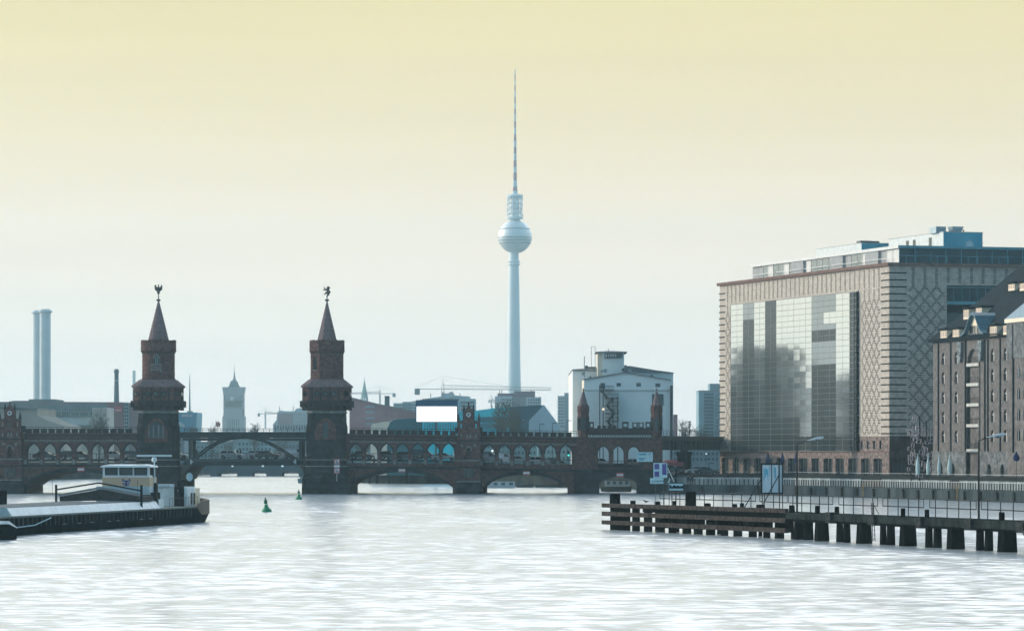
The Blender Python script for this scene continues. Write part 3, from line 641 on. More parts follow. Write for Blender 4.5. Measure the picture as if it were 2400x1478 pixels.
# river face shell with an opening for the curtain wall; front shell with a notch for the recess
ob.box(0, g0, 0, .6, 7.6, ZT).box(g1, LL, 0, .6, ZB, ZT).box(g0, g1, 0, .6, gT, ZT)
ob.build('river_wall_face', ylb, hotel, HL.M)
fx = lambda px: HF.u(px)
W = 46.0; rx = fx(2219); rzz = HF.z(2219, 668)
MB().box(0, rx, -.001, .6, ZB, ZT-.001).box(rx, W, -.001, .6, rzz, ZT-.001).build('front_wall_face', ylb, hotel, HM)
MB().box(.6, W, 8, LL, ZG, ZT-.3).box(.6, rx, .6, 8, ZG, ZT-.3).box(rx, W, .6, 8, rzz, ZT-.3).build('core', mat('dark_interior', (.03, .035, .04), .9), hotel, HM)
MB().box(-.5, W, -.5, 4, ZT, ZT+.55).box(-.5, 4, 4, LL+.4, ZT, ZT+.55).build('cornice', corn, hotel, HM)
MB().box(0, W, 0, LL, ZT-.3, ZT-.02).build('roof_deck', mat('roof_gravel', (.25, .25, .24), .95), hotel, HM)
# base with door openings
b = MB(); ops = []
for i in range(15):
    c = hu(1693)+(hu(2057)-hu(1693))*i/14; ops.append((c-1.15, c+1.15)) if False else None
doors = [(1692, 1708), (1717, 1733), (1742, 1759), (1768, 1784), (1794, 1811), (1820, 1838), (1847, 1867), (1872, 1892), (1902, 1920), (1930, 1951), (1958, 1978), (1988, 2007), (2018, 2037), (2047, 2067)]
prev = 0; zt_ = 6.35
for a, c in doors:
    a, c = hu(a), hu(c); b.box(prev, a, 0, .6, ZG, zt_); prev = c
    MB().box(a+.02, c-.02, .45, .55, ZG, zt_).build('door_glass', glassd, hotel, HL.M)
    for f in (.33, .66): MB().box(a+(c-a)*f-.05, a+(c-a)*f+.05, .36, .44, ZG, zt_).build('door_mullion', mat('door_metal', (.12, .13, .13), .5), hotel, HL.M)
b.box(prev, LL, 0, .6, ZG, zt_).box(0, LL, 0, .6, zt_, 7.6); base = b.build('base_wall', redb, hotel, HL.M)
MB().box(g1+.3, LL-.02, -.02, .5, 7.62, ZB).build('mezzanine_wall', redb, hotel, HL.M)
MB().box(0, LL, -.12, 0, 7.45, 7.62).build('string_course', corn, hotel, HL.M)
for a in (2020, 2034, 2049, 2064): MB().box(hu(a)-.35, hu(a)+.35, -.06, .1, 8.0, 9.4).build('slit_window', glassd, hotel, HL.M)
MB().box(0, rx, -.02, .6, ZG, ZB).build('front_base', mat('shaded_red_brick', (.07, .05, .045), .9, var=.3), hotel, HM)  # same base brick, with the shade of the front put into its colour
for j in range(5): MB().box(.6+j*2, 2.2+j*2, -.1, .0, ZG+.2, 6.3).build('front_door_panel', glassd, hotel, HM)
# long dark brick bands at the corners (quoins)
nb = 27
qa = MB().box(-.1, 3.1, -.09, .05, 0, .2).mesh('brick_band', dkb); qb = MB().box(-.1, 2.9, -.09, .05, 0, .2).mesh('brick_band', dkb)
qn = MB().box(0, 3.6, -.09, .05, 0, .2).mesh('brick_band', dkb)
for i in range(24):
    z = ZT-1.3-1.19*i
    e = .3 if i % 2 else 0
    put(qa, 'brick_band', hotel, HM @ T(0, 0, z)); put(qn, 'brick_band', hotel, HL.M @ T(LL-3.6, 0, z)); put(qb, 'brick_band', hotel, HL.M @ T(-.12, 0, z-.3))
# small dark bricks: ladders on top, diamond lattice below
def lattice(mb, x0, x1, z0, z1, ztop, per=2.17, vper=2.35, w=.52, h=.12, st=.294):
    z = z1; k = 0
    while z > z0:
        if z > ztop:
            x = math.ceil(x0/per)*per
            while x < x1-w: mb.box(x-w/2, x+w/2, -.05, .05, z, z+h); x += per
        else:
            f = ((ztop-z)/vper) % 1; tri = abs(2*f-1)       # 1 at node rows
            for s2 in (-1, 1):
                x = (math.ceil(x0/per)-1)*per
                while x < x1+per:
                    xx = x+s2*per/2*(1-tri)
                    if x0 < xx-w/2 and xx+w/2 < x1: mb.box(xx-w/2, xx+w/2, -.05, .05, z, z+h)
                    x += per
        z -= st
b = MB(); lattice(b, 3.3, rx-.2, ZB+.4, ZT-.4, HF.z(2130, 672)); lattice(b, rx, 34, rzz+.3, ZT-.4, 0)
kind(b.build('patterned_brickwork', dkb, hotel, HM), 'stuff')
b = MB(); lattice(b, 3.2, LL-4, gT+.5, ZT-.4, 30); lattice(b, g1+1.0, LL-3.9, ZB+.3, gT, gT-1.5); lattice(b, 2.9, g0-.2, 8, gT, gT-1.5)
kind(b.build('patterned_brickwork', dkb, hotel, HL.M), 'stuff')
# curtain wall: 11 columns by 27 rows of glass panes
def panem(name, col, rough, metal, spec=.8):
    m = mat(name, col, rough, metal, var=0, spec=spec); return m
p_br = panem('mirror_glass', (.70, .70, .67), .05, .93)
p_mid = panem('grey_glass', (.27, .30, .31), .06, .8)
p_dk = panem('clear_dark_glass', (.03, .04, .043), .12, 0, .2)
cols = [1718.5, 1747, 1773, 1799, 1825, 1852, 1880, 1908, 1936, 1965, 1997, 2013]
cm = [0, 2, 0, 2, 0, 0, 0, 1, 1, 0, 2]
nr = 27; zr0 = 7.65; hr = (gT-zr0)/nr
meshes = {}
rnd = random.Random(5)
rest = MB()
for cj in range(22):
    ci = cj//2; a0, c0 = hu(cols[ci]), hu(cols[ci+1]); a, c = (a0, (a0+c0)/2) if cj % 2 == 0 else ((a0+c0)/2, c0); w = c-a-.06
    for mi, m in enumerate((p_br, p_mid, p_dk)): meshes[mi] = MB().box(-w/2, w/2, -.03, .03, -hr/2+.03, hr/2-.03).mesh('glass_pane', m)
    for r_ in range(nr):
        k = cm[ci]; lim = (11, 0, 13, 0, 12, 13, 12, 20, 20, 12, 0)[ci]
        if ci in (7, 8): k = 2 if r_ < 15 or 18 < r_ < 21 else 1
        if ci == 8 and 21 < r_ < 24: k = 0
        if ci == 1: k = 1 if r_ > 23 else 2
        if k == 0 and r_ < lim-(cj % 2): k = 1  # lower rows switch to darker glass: mirrored dark buildings put into the colour
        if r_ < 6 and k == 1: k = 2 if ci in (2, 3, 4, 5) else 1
        q = HL.M @ T((a+c)/2, -.45, zr0+hr*(r_+.5)) @ Matrix.Rotation(R(rnd.gauss(0, .06)), 4, 'Z') @ Matrix.Rotation(R(rnd.gauss(0, .05)), 4, 'X')
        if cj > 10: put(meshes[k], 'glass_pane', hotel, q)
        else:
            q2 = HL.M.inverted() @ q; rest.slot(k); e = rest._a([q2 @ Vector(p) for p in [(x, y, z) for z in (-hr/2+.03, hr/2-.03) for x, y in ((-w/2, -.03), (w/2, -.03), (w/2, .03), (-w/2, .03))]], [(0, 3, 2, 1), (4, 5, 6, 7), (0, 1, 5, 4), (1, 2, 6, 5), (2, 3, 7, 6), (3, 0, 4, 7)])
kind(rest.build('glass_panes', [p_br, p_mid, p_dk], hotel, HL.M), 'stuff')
b = MB()
for c in cols[1:-1]: b.box(hu(c)-.05, hu(c)+.05, -.42, -.3, zr0, gT)
for c0, c1 in zip(cols, cols[1:]): b.box(hu((c0+c1)/2)-.03, hu((c0+c1)/2)+.03, -.5, -.46, zr0, gT)
for r_ in range(nr+1): b.box(g0, g1, -.40, -.32, zr0+hr*r_-.04, zr0+hr*r_+.04)
b.box(g0-.1, g0, -.5, 0, zr0, gT).box(g0-.1, g1+.1, -.5, 0, gT, gT+.1)
for r_ in range(0, nr, 3): b.box(g0, g1, -.3, 3.0, zr0+hr*r_-.1, zr0+hr*r_+.1)
b.build('curtain_frame', mat('frame_grey', (.2, .22, .22), .5, var=0), hotel, HL.M)
sc = MB()
for j in range(28):
    z = zr0+j*1.0; sc.box(g1, g1+.08, -.9, .0, z, z+.08); sc.box(g1-.4, g1, -.95, -.88, z, z+.06)
    sc.tube([(g1+.04, -.9, z), (g1+.04, 0, z+1)], .04, 4)
for y in (-.9, -.45): sc.box(g1, g1+.08, y-.04, y+.04, zr0, gT)
sc.build('maintenance_lattice', ironm, hotel, HL.M)
MB().box(g0, g1, .65, .7, zr0, gT).build('inner_blind', mat('inner_wall', (.06, .06, .058), .9, var=.3, scale=.3), hotel, HL.M)
# glass rooftop storey
gx0, gy0 = 2.3, 1.2; z0, z1 = ZT+.55, ZT+3.55
teal = mat('teal_glass', (.005, .055, .075), .1, var=.4, scale=.3, spec=.35); tealf = mat('teal_frame', (.12, .36, .43), .5, var=0)
ply = LL*.86
rf = MB().box(gx0-.4, W, gy0-.6, 14, z1-.45, z1).box(gx0-.4, 14, 14, ply, z1-.45, z1).build('pavilion_roof', mat('teal_metal', (.08, .30, .38), .5, var=.1), hotel, HM)
MB().box(gx0+2, W, gy0+1.5, 13, z0, z1-.5).box(gx0+2, 13, 13, ply-2, z0, z1-.5).build('pavilion_core', mat('teal_dark', (.015, .05, .065), .8), hotel, HM)
gp_ = MB().box(.05, 2.8, -.02, .02, .05, 2.5).mesh('glass_panel', teal); mu = MB().box(-.05, .05, -.07, .03, 0, 2.55).mesh('mullion', tealf)
for i in range(15):
    q = HM @ T(gx0+2.88*i, gy0, z0); put(gp_, 'glass_panel', hotel, q); put(mu, 'mullion', hotel, q)
    if i % 2 == 0: MB().box(1.2, 1.28, -.1, -.03, 0, 1.3).box(1.28, 3.0, -.1, -.03, 1.22, 1.3).box(3.0, 3.08, -.1, -.03, 0, 1.3).build('door_frame', tealf, hotel, q)
MB().box(gx0, W, gy0-.05, gy0-.02, z0+1.28, z0+1.34).build('transom', tealf, hotel, HM)
lx = mat('pavilion_white', (.70, .70, .67), .6, var=.1); curt = mat('grey_curtain', (.38, .39, .39), .9, var=.15, scale=3, streak=1)
n = 26; w = (ply-gy0)/n
for i in range(n):
    q = HM @ Matrix.Translation((gx0, gy0+w*i, z0)); k = (0, 0, 2, 1, 2, 0, 1, 1, 2, 2, 0, 1, 1, 1, 1, 0, 0, 1, 1, 0, 1, 1, 0, 1, 2, 2)[i]
    MB().box(-.02, .02, .05, w-.05, .05, 2.5).build(('white_panel', 'glass_panel', 'curtain_panel')[k], (lx, p_mid, curt)[k], hotel, q)
    MB().box(-.08, .0, -.06, .06, 0, 2.55).build('mullion', lx, hotel, q)
    if i in (3, 9, 16): MB().box(-.5, -.1, 0, w*2.2, .2, 2.4).build('awning_curtain', curt, hotel, q)
    if i % 5 == 1: MB().box(-.9, -.84, .1, w*4.6, .9, .98).build('balustrade', white, hotel, q)
MB().box(gx0-.45, gx0-.4, gy0-.6, ply, z1-.5, z1+.02).build('roof_fascia', lx, hotel, HM)
# rooftop boxes, vents
blue = mat('shaded_white_cladding', (.11, .40, .50), .6, var=.12, scale=.3)
def rbox(xa, xb, ya, yb, za, zb, nm):
    o = MB().box(xa, xb, ya, yb, za, zb).build(nm, lx, hotel, HM)
    MB().box(xa+.02, xb-.02, ya-.05, ya, za, zb-.02).build('shaded_front', blue, o, HM)  # front of the white box: blue-teal shade put into the colour
    MB().box(xa-.05, xb+.1, ya-.1, yb+.1, zb, zb+.12).build('box_coping', mat('coping', (.45, .45, .42), .6, var=0), o, HM); return o
def at_roof(px, v): return HF.u(px, v)
ya = 5.0; xa, xb = at_roof(2211, ya), at_roof(2303, ya); yy = HF.Y(2211, ya); zb = EYE+(HYP-544)*yy/FPX
B1 = rbox(xa, xb, ya, ya+24, z1, zb, 'rooftop_box')
MB().disc(at_roof(2272, ya), EYE+(HYP-574)*yy/FPX, .78, ya-.09, ya-.05, 18, .85).box(at_roof(2272, ya)-.1, at_roof(2272, ya)+.3, ya-.09, ya-.05, EYE+(HYP-563)*yy/FPX, EYE+(HYP-559)*yy/FPX).build('round_emblem', mat('emblem', (.5, .62, .64), .7, var=.2), B1, HM)
for j in (5, 12, 15): MB().box(xa-.06, xa, ya+j, ya+j+1.1, z1+.4, z1+2).build('box_window', glassd, B1, HM)
MB().box(at_roof(2194, ya+2), at_roof(2217, ya+2), ya+2, ya+5, zb, zb+1.1).build('roof_vent', mat('vent_grey', (.3, .38, .42), .5, .3), B1, HM)
MB().loft([[(x, y, z) for x, y in ((-r*.7+at_roof(2243, ya+2), ya+2), (r+at_roof(2243, ya+2), ya+2), (r+at_roof(2243, ya+2), ya+4), (-r*.7+at_roof(2243, ya+2), ya+4))] for r, z in ((.7, zb), (1.3, zb+1.15))]).build('roof_funnel', mat('vent_grey', (.3, .38, .42), .5, .3), B1, HM)
MB().lathe([(.08, zb), (.08, zb+.4), (.25, zb+.45), (.25, zb+.55)], at_roof(2258, ya+2), ya+2).build('roof_pipe', ironm, B1, HM)
ya = 46.0; xa, xb = at_roof(2019, ya), at_roof(2100, ya); yy = HF.Y(2019, ya); zb = EYE+(HYP-570)*yy/FPX
B2 = rbox(xa, xb, ya, ya+22, z1, zb, 'rooftop_box')
MB().box(at_roof(2022, ya), at_roof(2048, ya), ya+1, ya+3, zb+.1, zb+.55).box(at_roof(2046, ya), at_roof(2066, ya), ya+1, ya+3, zb+.15, zb+.5).build('roof_unit', mat('vent_dark', (.04, .07, .09), .5), B2, HM)
for j in (2, 7, 12, 16): MB().box(xa-.06, xa, ya+j, ya+j+1, z1+.3, z1+1.5).build('box_window', glassd, B2, HM)
# recess in the front with a glazed bay
MB().box(rx, W, 7.5, 8, ZG, rzz).box(rx-.02, rx+.1, .6, 8, ZG, rzz).build('recess_wall', mat('recess_dark', (.03, .06, .07), .7), hotel, HM)
bz1, bz0 = rzz-.1, HF.z(2222, 705); 
MB().box(rx+.4, W, 1.5, 7, bz0-.5, bz0).box(rx+.4, W, 1.5, 7, bz1-.3, bz1).build('bay_slab', tealf, hotel, HM)
for i in range(12): MB().box(rx+.5+1.5*i, rx+1.92+1.5*i, 1.6, 1.64, bz0, bz1-.3).build('bay_pane', teal, hotel, HM); MB().box(rx+.43+1.5*i, rx+.5+1.5*i, 1.5, 1.7, bz0, bz1-.3).build('bay_mullion', tealf, hotel, HM)
for i in range(9): MB().box(rx+.4, rx+9, 3.5, 3.6, ZG+.2+3.2*i, ZG+3.1+3.2*i).build('recess_pane', glassd, hotel, HM)

# --- granary
GM = Frame(2187, 620, 2360, 585)
gran = thing('brick_granary', 'old brown brick granary with steep dark dormered roof, arched windows and open loggias', 'building', GM.M)
gb = mat('brown_brick', (.185, .172, .165), .9, var=.28, scale=1.1, bump=.3, brick=(.5, .15, .012, .2)); gs = mat('granary_stone', (.19, .20, .20), .9, var=.4, scale=.8, bump=.4, brick=(1.0, .5, .03, .3))
slate = mat('dark_slate', (.008, .016, .022), .8, var=.3, scale=.8, spec=.04); cream = mat('cream_paint', (.80, .68, .52), .7, var=.06)
gu = lambda px, v=0: GM.u(px, v)
GL = gu(2362); EV = 25.5; PL = 7.4
gz_ = lambda y: EYE-(y-HYP)*GM.Y(2187)/FPX      # heights read at the far corner
# wall pieces between window columns, with arched notches
wins = [2210.5, 2240, 2327, 2357]; rowsz = [(23.2, 21.4), (19.5, 17.7), (16.2, 14.3), (13.0, 11.2), (9.9, 8.0)]
rowsz = []
for yt in (826, 871, 917, 963.5, 1008): rowsz.append(EYE+(HYP-yt)*614/FPX)
hw = .78
def arched(mb, c, hw, zb, zt, ztop, x0, x1, v0, v1):
    n = [(c-hw, zb), (c-hw, zt-hw)]+[(c-hw*math.cos(math.pi*i/6), zt-hw+hw*math.sin(math.pi*i/6)) for i in range(1, 6)]+[(c+hw, zt-hw), (c+hw, zb)]
    mb.prism([(x0, zb), (x0, ztop), (x1, ztop), (x1, zb)]+n[::-1], v0, v1)
frm = mat('window_frame_white', (.55, .53, .5), .6, var=0)
def wcol(c, x0, x1):
    b = MB(); zprev = EV
    for zt in rowsz:
        zb = zt-1.95; arched(b, c, hw, zb, zt, zprev, x0, x1, 0, .5); zprev = zb
        g = MB().box(c-hw, c+hw, .38, .42, zb, zt).build('window_pane', glassd, gran, GM.M)
        MB().box(c-.07, c+.07, .2, .37, zb, zt-.1).box(c-hw, c+hw, .2, .37, zt-.8, zt-.66).build('window_frame', frm, g, GM.M)
        MB().box(c+hw-.17, c+hw-.01, .03, .37, zb, zt-.45).build('window_reveal', mat('sunlit_reveal', (.62, .56, .5), .7, var=0), g, GM.M)  # right jamb only: sunlight on the reveal put into the pale colour
        MB().box(c-hw-.1, c+hw+.1, -.12, .1, zb-.16, zb-.01).build('window_sill', gs, g, GM.M)
    b.box(x0, x1, 0, .5, PL, zprev); b.build('wall_bay', gb, gran, GM.M)
edges = [0, gu(2229), gu(2258), gu(2303), gu(2343), GL]
wcol(gu(2210.5), 0, gu(2226.5)); wcol(gu(2241), gu(2226.5)+.003, gu(2263)); wcol(gu(2326), gu(2298), gu(2341.5)); wcol(gu(2356), gu(2341.5)+.003, GL+3)
for c in (2200, 2229, 2263.5, 2309, 2316, 2345):
    MB().box(gu(c)-.22, gu(c)+.22, -.14, 0, PL, EV-.2).build('recess_strip', slate, gran, GM.M)  # dark strips put the shade of narrow wall recesses into the colour
# loggia bay
l0, l1 = gu(2266), gu(2294.5)
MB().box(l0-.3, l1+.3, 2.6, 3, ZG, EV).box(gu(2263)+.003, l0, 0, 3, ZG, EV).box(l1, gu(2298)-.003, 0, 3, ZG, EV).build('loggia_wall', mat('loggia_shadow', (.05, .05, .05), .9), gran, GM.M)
b = MB(); arched(b, (l0+l1)/2, (l1-l0)/2-.05, EYE+(HYP-835)*607/FPX, EYE+(HYP-819)*607/FPX, EV, l0, l1, 0, .4); b.build('loggia_arch', gb, gran, GM.M)
for i, y in enumerate((857, 903, 950, 998, 1056)):
    z = EYE+(HYP-y-3)*607/FPX
    MB().box(l0, l1, -.1, 2.8, z, z+.5).build('loggia_slab', mat('pale_slab', (.5, .5, .46), .8), gran, GM.M)
    rl = MB().box(l0, l1, -.02, .02, z+1.4, z+1.46)
    for j in range(9): rl.box(l0+j*(l1-l0)/8-.02, l0+j*(l1-l0)/8+.02, -.02, .02, z+.5, z+1.4)
    rl.build('loggia_railing', ironm, gran, GM.M)
    MB().box(l1-1.7, l1-.6, 1.0, 1.1, z+.5, z+2.0).build('loggia_board', (mat('board_grey', (.18, .17, .15), .8), mat('board_yellow', (.35, .28, .12), .8), mat('board_white', (.6, .62, .64), .7), mat('board_grey', (.18, .17, .15), .8), mat('board_white', (.6, .62, .64), .7))[i], gran, GM.M)
for x in (2254, 2302):
    b = MB(); c = gu(x)
    b.ball((c, -.25, EV-1.0), .45, 8, 5); b.loft([[(c+sx*w, -.1-d, z) for sx, d in ((-1, 0), (1, 0), (1, .4), (-1, .4))] for w, z in ((.3, EV-3.6), (.75, EV-2.6), (.8, EV-1.6), (.9, EV-.3))]); b.ball((c-.45, -.35, EV-1.9), .35, 8, 5); b.ball((c+.45, -.35, EV-2.3), .35, 8, 5)
    b.build('relief_figure', mat('grey_stone', (.22, .25, .26), .9, var=.4, scale=3), gran, GM.M)
# plinth with arched openings
def parch(x0, x1, c): b = MB(); arched(b, c, .85, ZG, ZG+2.9, PL, x0, x1, -.2, .5); b.build('plinth_wall', gs, gran, GM.M); MB().box(c-.85, c+.85, .3, .34, ZG, ZG+2.9).build('plinth_door', glassd, gran, GM.M)
parch(0, gu(2222), gu(2208)); parch(gu(2222)+.003, gu(2266), gu(2236)); MB().box(gu(2294.5), gu(2306), -.2, .5, ZG, PL).build('plinth_wall', gs, gran, GM.M); parch(gu(2306)+.003, gu(2338), gu(2321)); parch(gu(2338)+.003, GL+3, gu(2352))
MB().box(-.1, GL+3, -.3, 0, PL, PL+.22).build('plinth_course', gs, gran, GM.M)
MB().box(0, GL+34, .5, 20, ZG, EV).build('granary_core', gb, gran, GM.M)
MB().box(-.5, GL, -.7, .5, EV, EV+.35).box(-.6, GL, -.85, -.6, EV+.3, EV+.55).build('eaves_gutter', slate, gran, GM.M)
# steep hipped roof
rl_ = GL+34
MB().loft([[(-.6, -.8, EV+.35), (rl_, -.8, EV+.35), (rl_, 21, EV+.35), (-.6, 21, EV+.35)], [(7.4, 5.2, EV+6.6), (rl_, 5.2, EV+6.6), (rl_, 15, EV+6.6), (7.4, 15, EV+6.6)], [(19, 9.8, EV+13.2), (rl_, 9.8, EV+13.2), (rl_, 10.2, EV+13.2), (19, 10.2, EV+13.2)]]).build('slate_roof', slate, gran, GM.M)
def roofv(z): return -.8+(z-EV-.35)*.96 if z < EV+6.6 else 5.2+(z-EV-6.6)*.7
def dormer(px0, px1, py0, py1, w=None):
    Yc = GM.Y((px0+px1)/2); zb = EYE-(py1-HYP)*Yc/FPX; v = roofv(zb+.1)-.05
    x0, x1 = gu(px0, v), gu(px1, v); zt = EYE-(py0-HYP)*GM.Y((px0+px1)/2, v)/FPX; zb = EYE-(py1-HYP)*GM.Y((px0+px1)/2, v)/FPX
    o = MB().box(x0, x1, v, v+3, zb, zt).build('dormer', cream, gran, GM.M)
    MB().prism([(x0-.25, zt), (x1+.25, zt), (x1+.1, zt+.35), (x0-.1, zt+.35)], v-.3, v+3.4).build('dormer_roof', slate, o, GM.M)
    n = 3
    for j in range(n): a = x0+(x1-x0)*(j+.18)/n; MB().box(a, a+(x1-x0)/n*.62, v-.04, v, zb+.35, zt-.25).build('dormer_pane', mat('warm_pane', (.42, .33, .27), .5, var=0), o, GM.M)
for a in ((2204, 2219, 774, 794), (2233, 2248, 771.5, 792), (2320, 2336, 764, 786), (2351, 2360, 762, 784), (2258, 2271, 725, 748), (2287, 2301, 721, 745), (2363, 2378, 665, 681), (2390, 2406, 663, 681)): dormer(*a)
# eyebrow dormer
v = -.6; k = GM.Y(2285, v)/FPX; zb = EV+.5; ex = lambda px: gu(px, v)
cur = [(2258, 0), (2266, .5), (2272, 1.6), (2278, 2.9), (2284, 3.4), (2291, 2.9), (2297, 1.6), (2303, .5), (2310, 0)]
MB().prism([(ex(x), zb+z) for x, z in cur], v+.25, v+6).build('eyebrow_wall', cream, gran, GM.M)
MB().prism([(ex(x), zb+z) for x, z in cur]+[(ex(x), zb+z+.28) for x, z in cur[::-1]], v-.5, v+7.5).build('eyebrow_roof', mat('lead_roof', (.035, .12, .17), .5), gran, GM.M)
for a, c in ((2270, 2277), (2279, 2283), (2286, 2290), (2292, 2297)): MB().box(ex(a), ex(c), v+.15, v+.25, zb+.2, zb+1.6).build('eyebrow_pane', glassd, gran, GM.M)
for px, py in ((2334, 727), (2345, 673)):
    Yc = GM.Y(px); z = EYE-(py-HYP)*(Yc+4)/FPX; v = roofv(z); x = gu(px, v)
    MB().loft([[(x-.5, v-.12, z-.6), (x+.9, v-.12, z-.6), (x+.9, v+.9, z+.5), (x-.5, v+.9, z+.5)], [(x-.5, v-.2, z-.5), (x+.9, v-.2, z-.5), (x+.9, v+.8, z+.6), (x-.5, v+.8, z+.6)]]).build('skylight', mat('sky_glass', (.5, .55, .6), .1, .8, var=0), gran, GM.M)
# projecting stone bay near the right edge of the photograph
bv = -2.2; b0 = gu(2362, bv); b1 = b0+9
b = MB(); zt_ = EYE+(HYP-757)*GM.Y(2362, bv)/FPX
MB().box(b0, b1, bv, 0, ZG, zt_).build('projecting_bay', gb, gran, GM.M)
MB().box(b0-.15, b1+.1, bv-.15, 0, zt_-5.5, zt_).build('bay_stonework', gs, gran, GM.M)
MB().box(b0-.4, b1+.3, bv-.4, 1, zt_, zt_+.6).build('bay_cornice', cream, gran, GM.M)
MB().loft([[(b0-.4, bv-.4, zt_+.6), (b1+.3, bv-.4, zt_+.6), (b1+.3, 8, zt_+.6), (b0-.4, 8, zt_+.6)], [(b0+3.2, bv+4, zt_+5), (b1-3, bv+4, zt_+5), (b1-3, 10, zt_+5), (b0+3.2, 10, zt_+5)]]).build('bay_roof', mat('pale_slate', (.22, .30, .35), .6, var=.1, scale=2), gran, GM.M)
for zt in rowsz[:]:
    c = gu(2388, bv)
    for cc in (c, c+2.6, c+5.2):
        g = MB().prism([(cc-.6, zt-1.8), (cc-.6, zt-.6), (cc-.4, zt-.2), (cc, zt), (cc+.4, zt-.2), (cc+.6, zt-.6), (cc+.6, zt-1.8)], bv-.05, bv+.05).build('window_pane', glassd, gran, GM.M)
        MB().box(cc-.04, cc+.04, bv-.1, bv-.05, zt-1.8, zt-.1).build('window_frame', frm, g, GM.M)
MB().box(gu(2376, bv)-.2, gu(2376, bv)+.2, bv-.2, bv, PL, zt_-.3).build('recess_strip', slate, gran, GM.M)  # another wall recess, its shade put into the strip colour

# --- street lamps on the jetty, parasols, wire sculpture
def lampf(pxp, Y, ybase, ybend, px_arm, y_arm, px_h0, px_h1, y_h0, y_h1, lab):
    k = Y/FPX; X = lambda px: (px-CXP)*k; ZZ = lambda py: EYE-(py-HYP)*k
    o = thing('street_lamp', lab, 'street lamp', T(X(pxp), Y, ZZ(ybase)), 'cobra head lamps on the jetty'); M = I4()
    MB().tube([(X(pxp), Y, ZZ(ybase)), (X(pxp), Y, ZZ(ybend+60)), (X(pxp), Y, ZZ(ybend+3))], [.09, .07, .055], 8).build('lamp_post', ironm, o, M)
    MB().tube([(X(pxp), Y, ZZ(ybend+4)), (X(pxp+1), Y, ZZ(ybend)), (X(px_arm), Y, ZZ(y_arm))], .045, 6).build('lamp_arm', ironm, o, M)
    x0, x1 = X(px_h0), X(px_h1); z0, z1 = ZZ(y_h0), ZZ(y_h1)
    hd = MB().loft([[(x0+(x1-x0)*t, Y+w*math.cos(a), z0+(z1-z0)*t+h*(math.sin(a) if math.sin(a) > 0 else .6*math.sin(a))) for a in [2*math.pi*i/10 for i in range(10)]] for t, w, h in ((0, .03, .03), (.25, .09, .07), (.5, .15, .13), (.8, .17, .15), (.95, .11, .1), (1, .02, .02))])
    hh = hd.build('lamp_head', mat('lamp_silver', (.55, .6, .62), .35, .3, var=0), o, M, smooth=True)
    MB().ball(((x0*.4+x1*.6), Y, (z0+z1)/2-.07), .2, 10, 6, (1, .6, .5)).build('lamp_glass', glassd, hh, M)
lampf(1868, 323, 1212, 1040, 1895, 1031, 1890, 1931, 1032, 1025, 'tall curved street lamp on the jetty in front of the glass wall')
lampf(2294, 288, 1222, 1032, 2316, 1024, 2311, 2357, 1025, 1017, 'tall curved street lamp on the jetty in front of the granary')
def parasol(px, Y, yt, yb, w, col, lab, cat_g, ym=None):
    k = Y/FPX; X = (px-CXP)*k; z0 = 2.75; h = (HYP-yt)*k+EYE-z0; wm = w*k/2; zc = h-(yb-yt)*k
    o = thing('parasol', lab, 'parasol', T(X, Y, z0), cat_g)
    MB().tube([(X, Y, z0), (X, Y, z0+h-.1)], .035, 6).build('pole', ironm, o, I4())
    MB().lathe([(wm*.75, z0+zc), (wm*1.05, z0+zc+.25*(h-zc)), (wm*.9, z0+zc+.5*(h-zc)), (wm*.35, z0+zc+.8*(h-zc)), (.05, z0+h)], X, Y, 8).build('canopy', col, o, I4())
navy = mat('navy_canvas', (.02, .03, .10), .9, var=.2); palec = mat('pale_canvas', (.55, .68, .68), .9, var=.15, scale=3)
for px, s_ in ((1800, 'leftmost'), (1834, 'middle'), (1866, 'rightmost')): parasol(px, 662-(px-1800)*.2, 1059, 1086, 9, navy, f'closed navy blue parasol before the glass wall, {s_} of the three', 'navy parasols by the hotel')
for px, w, s_ in ((2151, 10, 'leftmost of four, by the wire figure'), (2175.5, 9, 'second of four from the left'), (2201, 8, 'third of four from the left'), (2226, 11, 'rightmost of the four, widest at the foot')): parasol(px, 596, 1063, 1112, w, palec, f'tall closed pale parasol on the terrace, {s_}', 'pale closed parasols on the terrace')
parasol(2382, 556, 1057, 1080, 15, navy, 'half open navy parasol before the granary plinth', 'navy parasols by the hotel')
# wire sculpture: stacked crooked frames shaped like a figure
sX, sY = (2156-CXP)*603/FPX, 603; rn = random.Random(3); k = 603/FPX
scu = thing('wire_sculpture', 'towering sculpture of crooked metal frames stacked like a figure beside the granary', 'sculpture', T(sX, sY, 2.75))
wirem = mat('pale_wire', (.36, .33, .36), .5, .4, var=.1)
for i in range(64):
    py = 972+140*rn.random(); px = 2156+rn.uniform(-1, 1)*(30 if py > 1012 else 30 if py > 990 else 12+ (py-972)*.9)
    w, h = rn.uniform(5, 11)*k, rn.uniform(6, 13)*k; x, z = (px-CXP)*k, EYE-(py-HYP)*k; z = max(z, 2.75+h); y = sY+rn.uniform(-1.6, 1.6)
    pts = [(x-w/2+rn.uniform(-.15, .15), y, z), (x+w/2+rn.uniform(-.15, .15), y+.3, z+rn.uniform(-.2, .2)), (x+w/2, y+.3, z-h), (x-w/2, y, z-h+rn.uniform(-.15, .15))]
    b = MB(); 
    for a, c in zip(pts, pts[1:]+pts[:1]): b.tube([a, c], .055, 4)
    b.build('metal_frame', wirem, scu, I4())
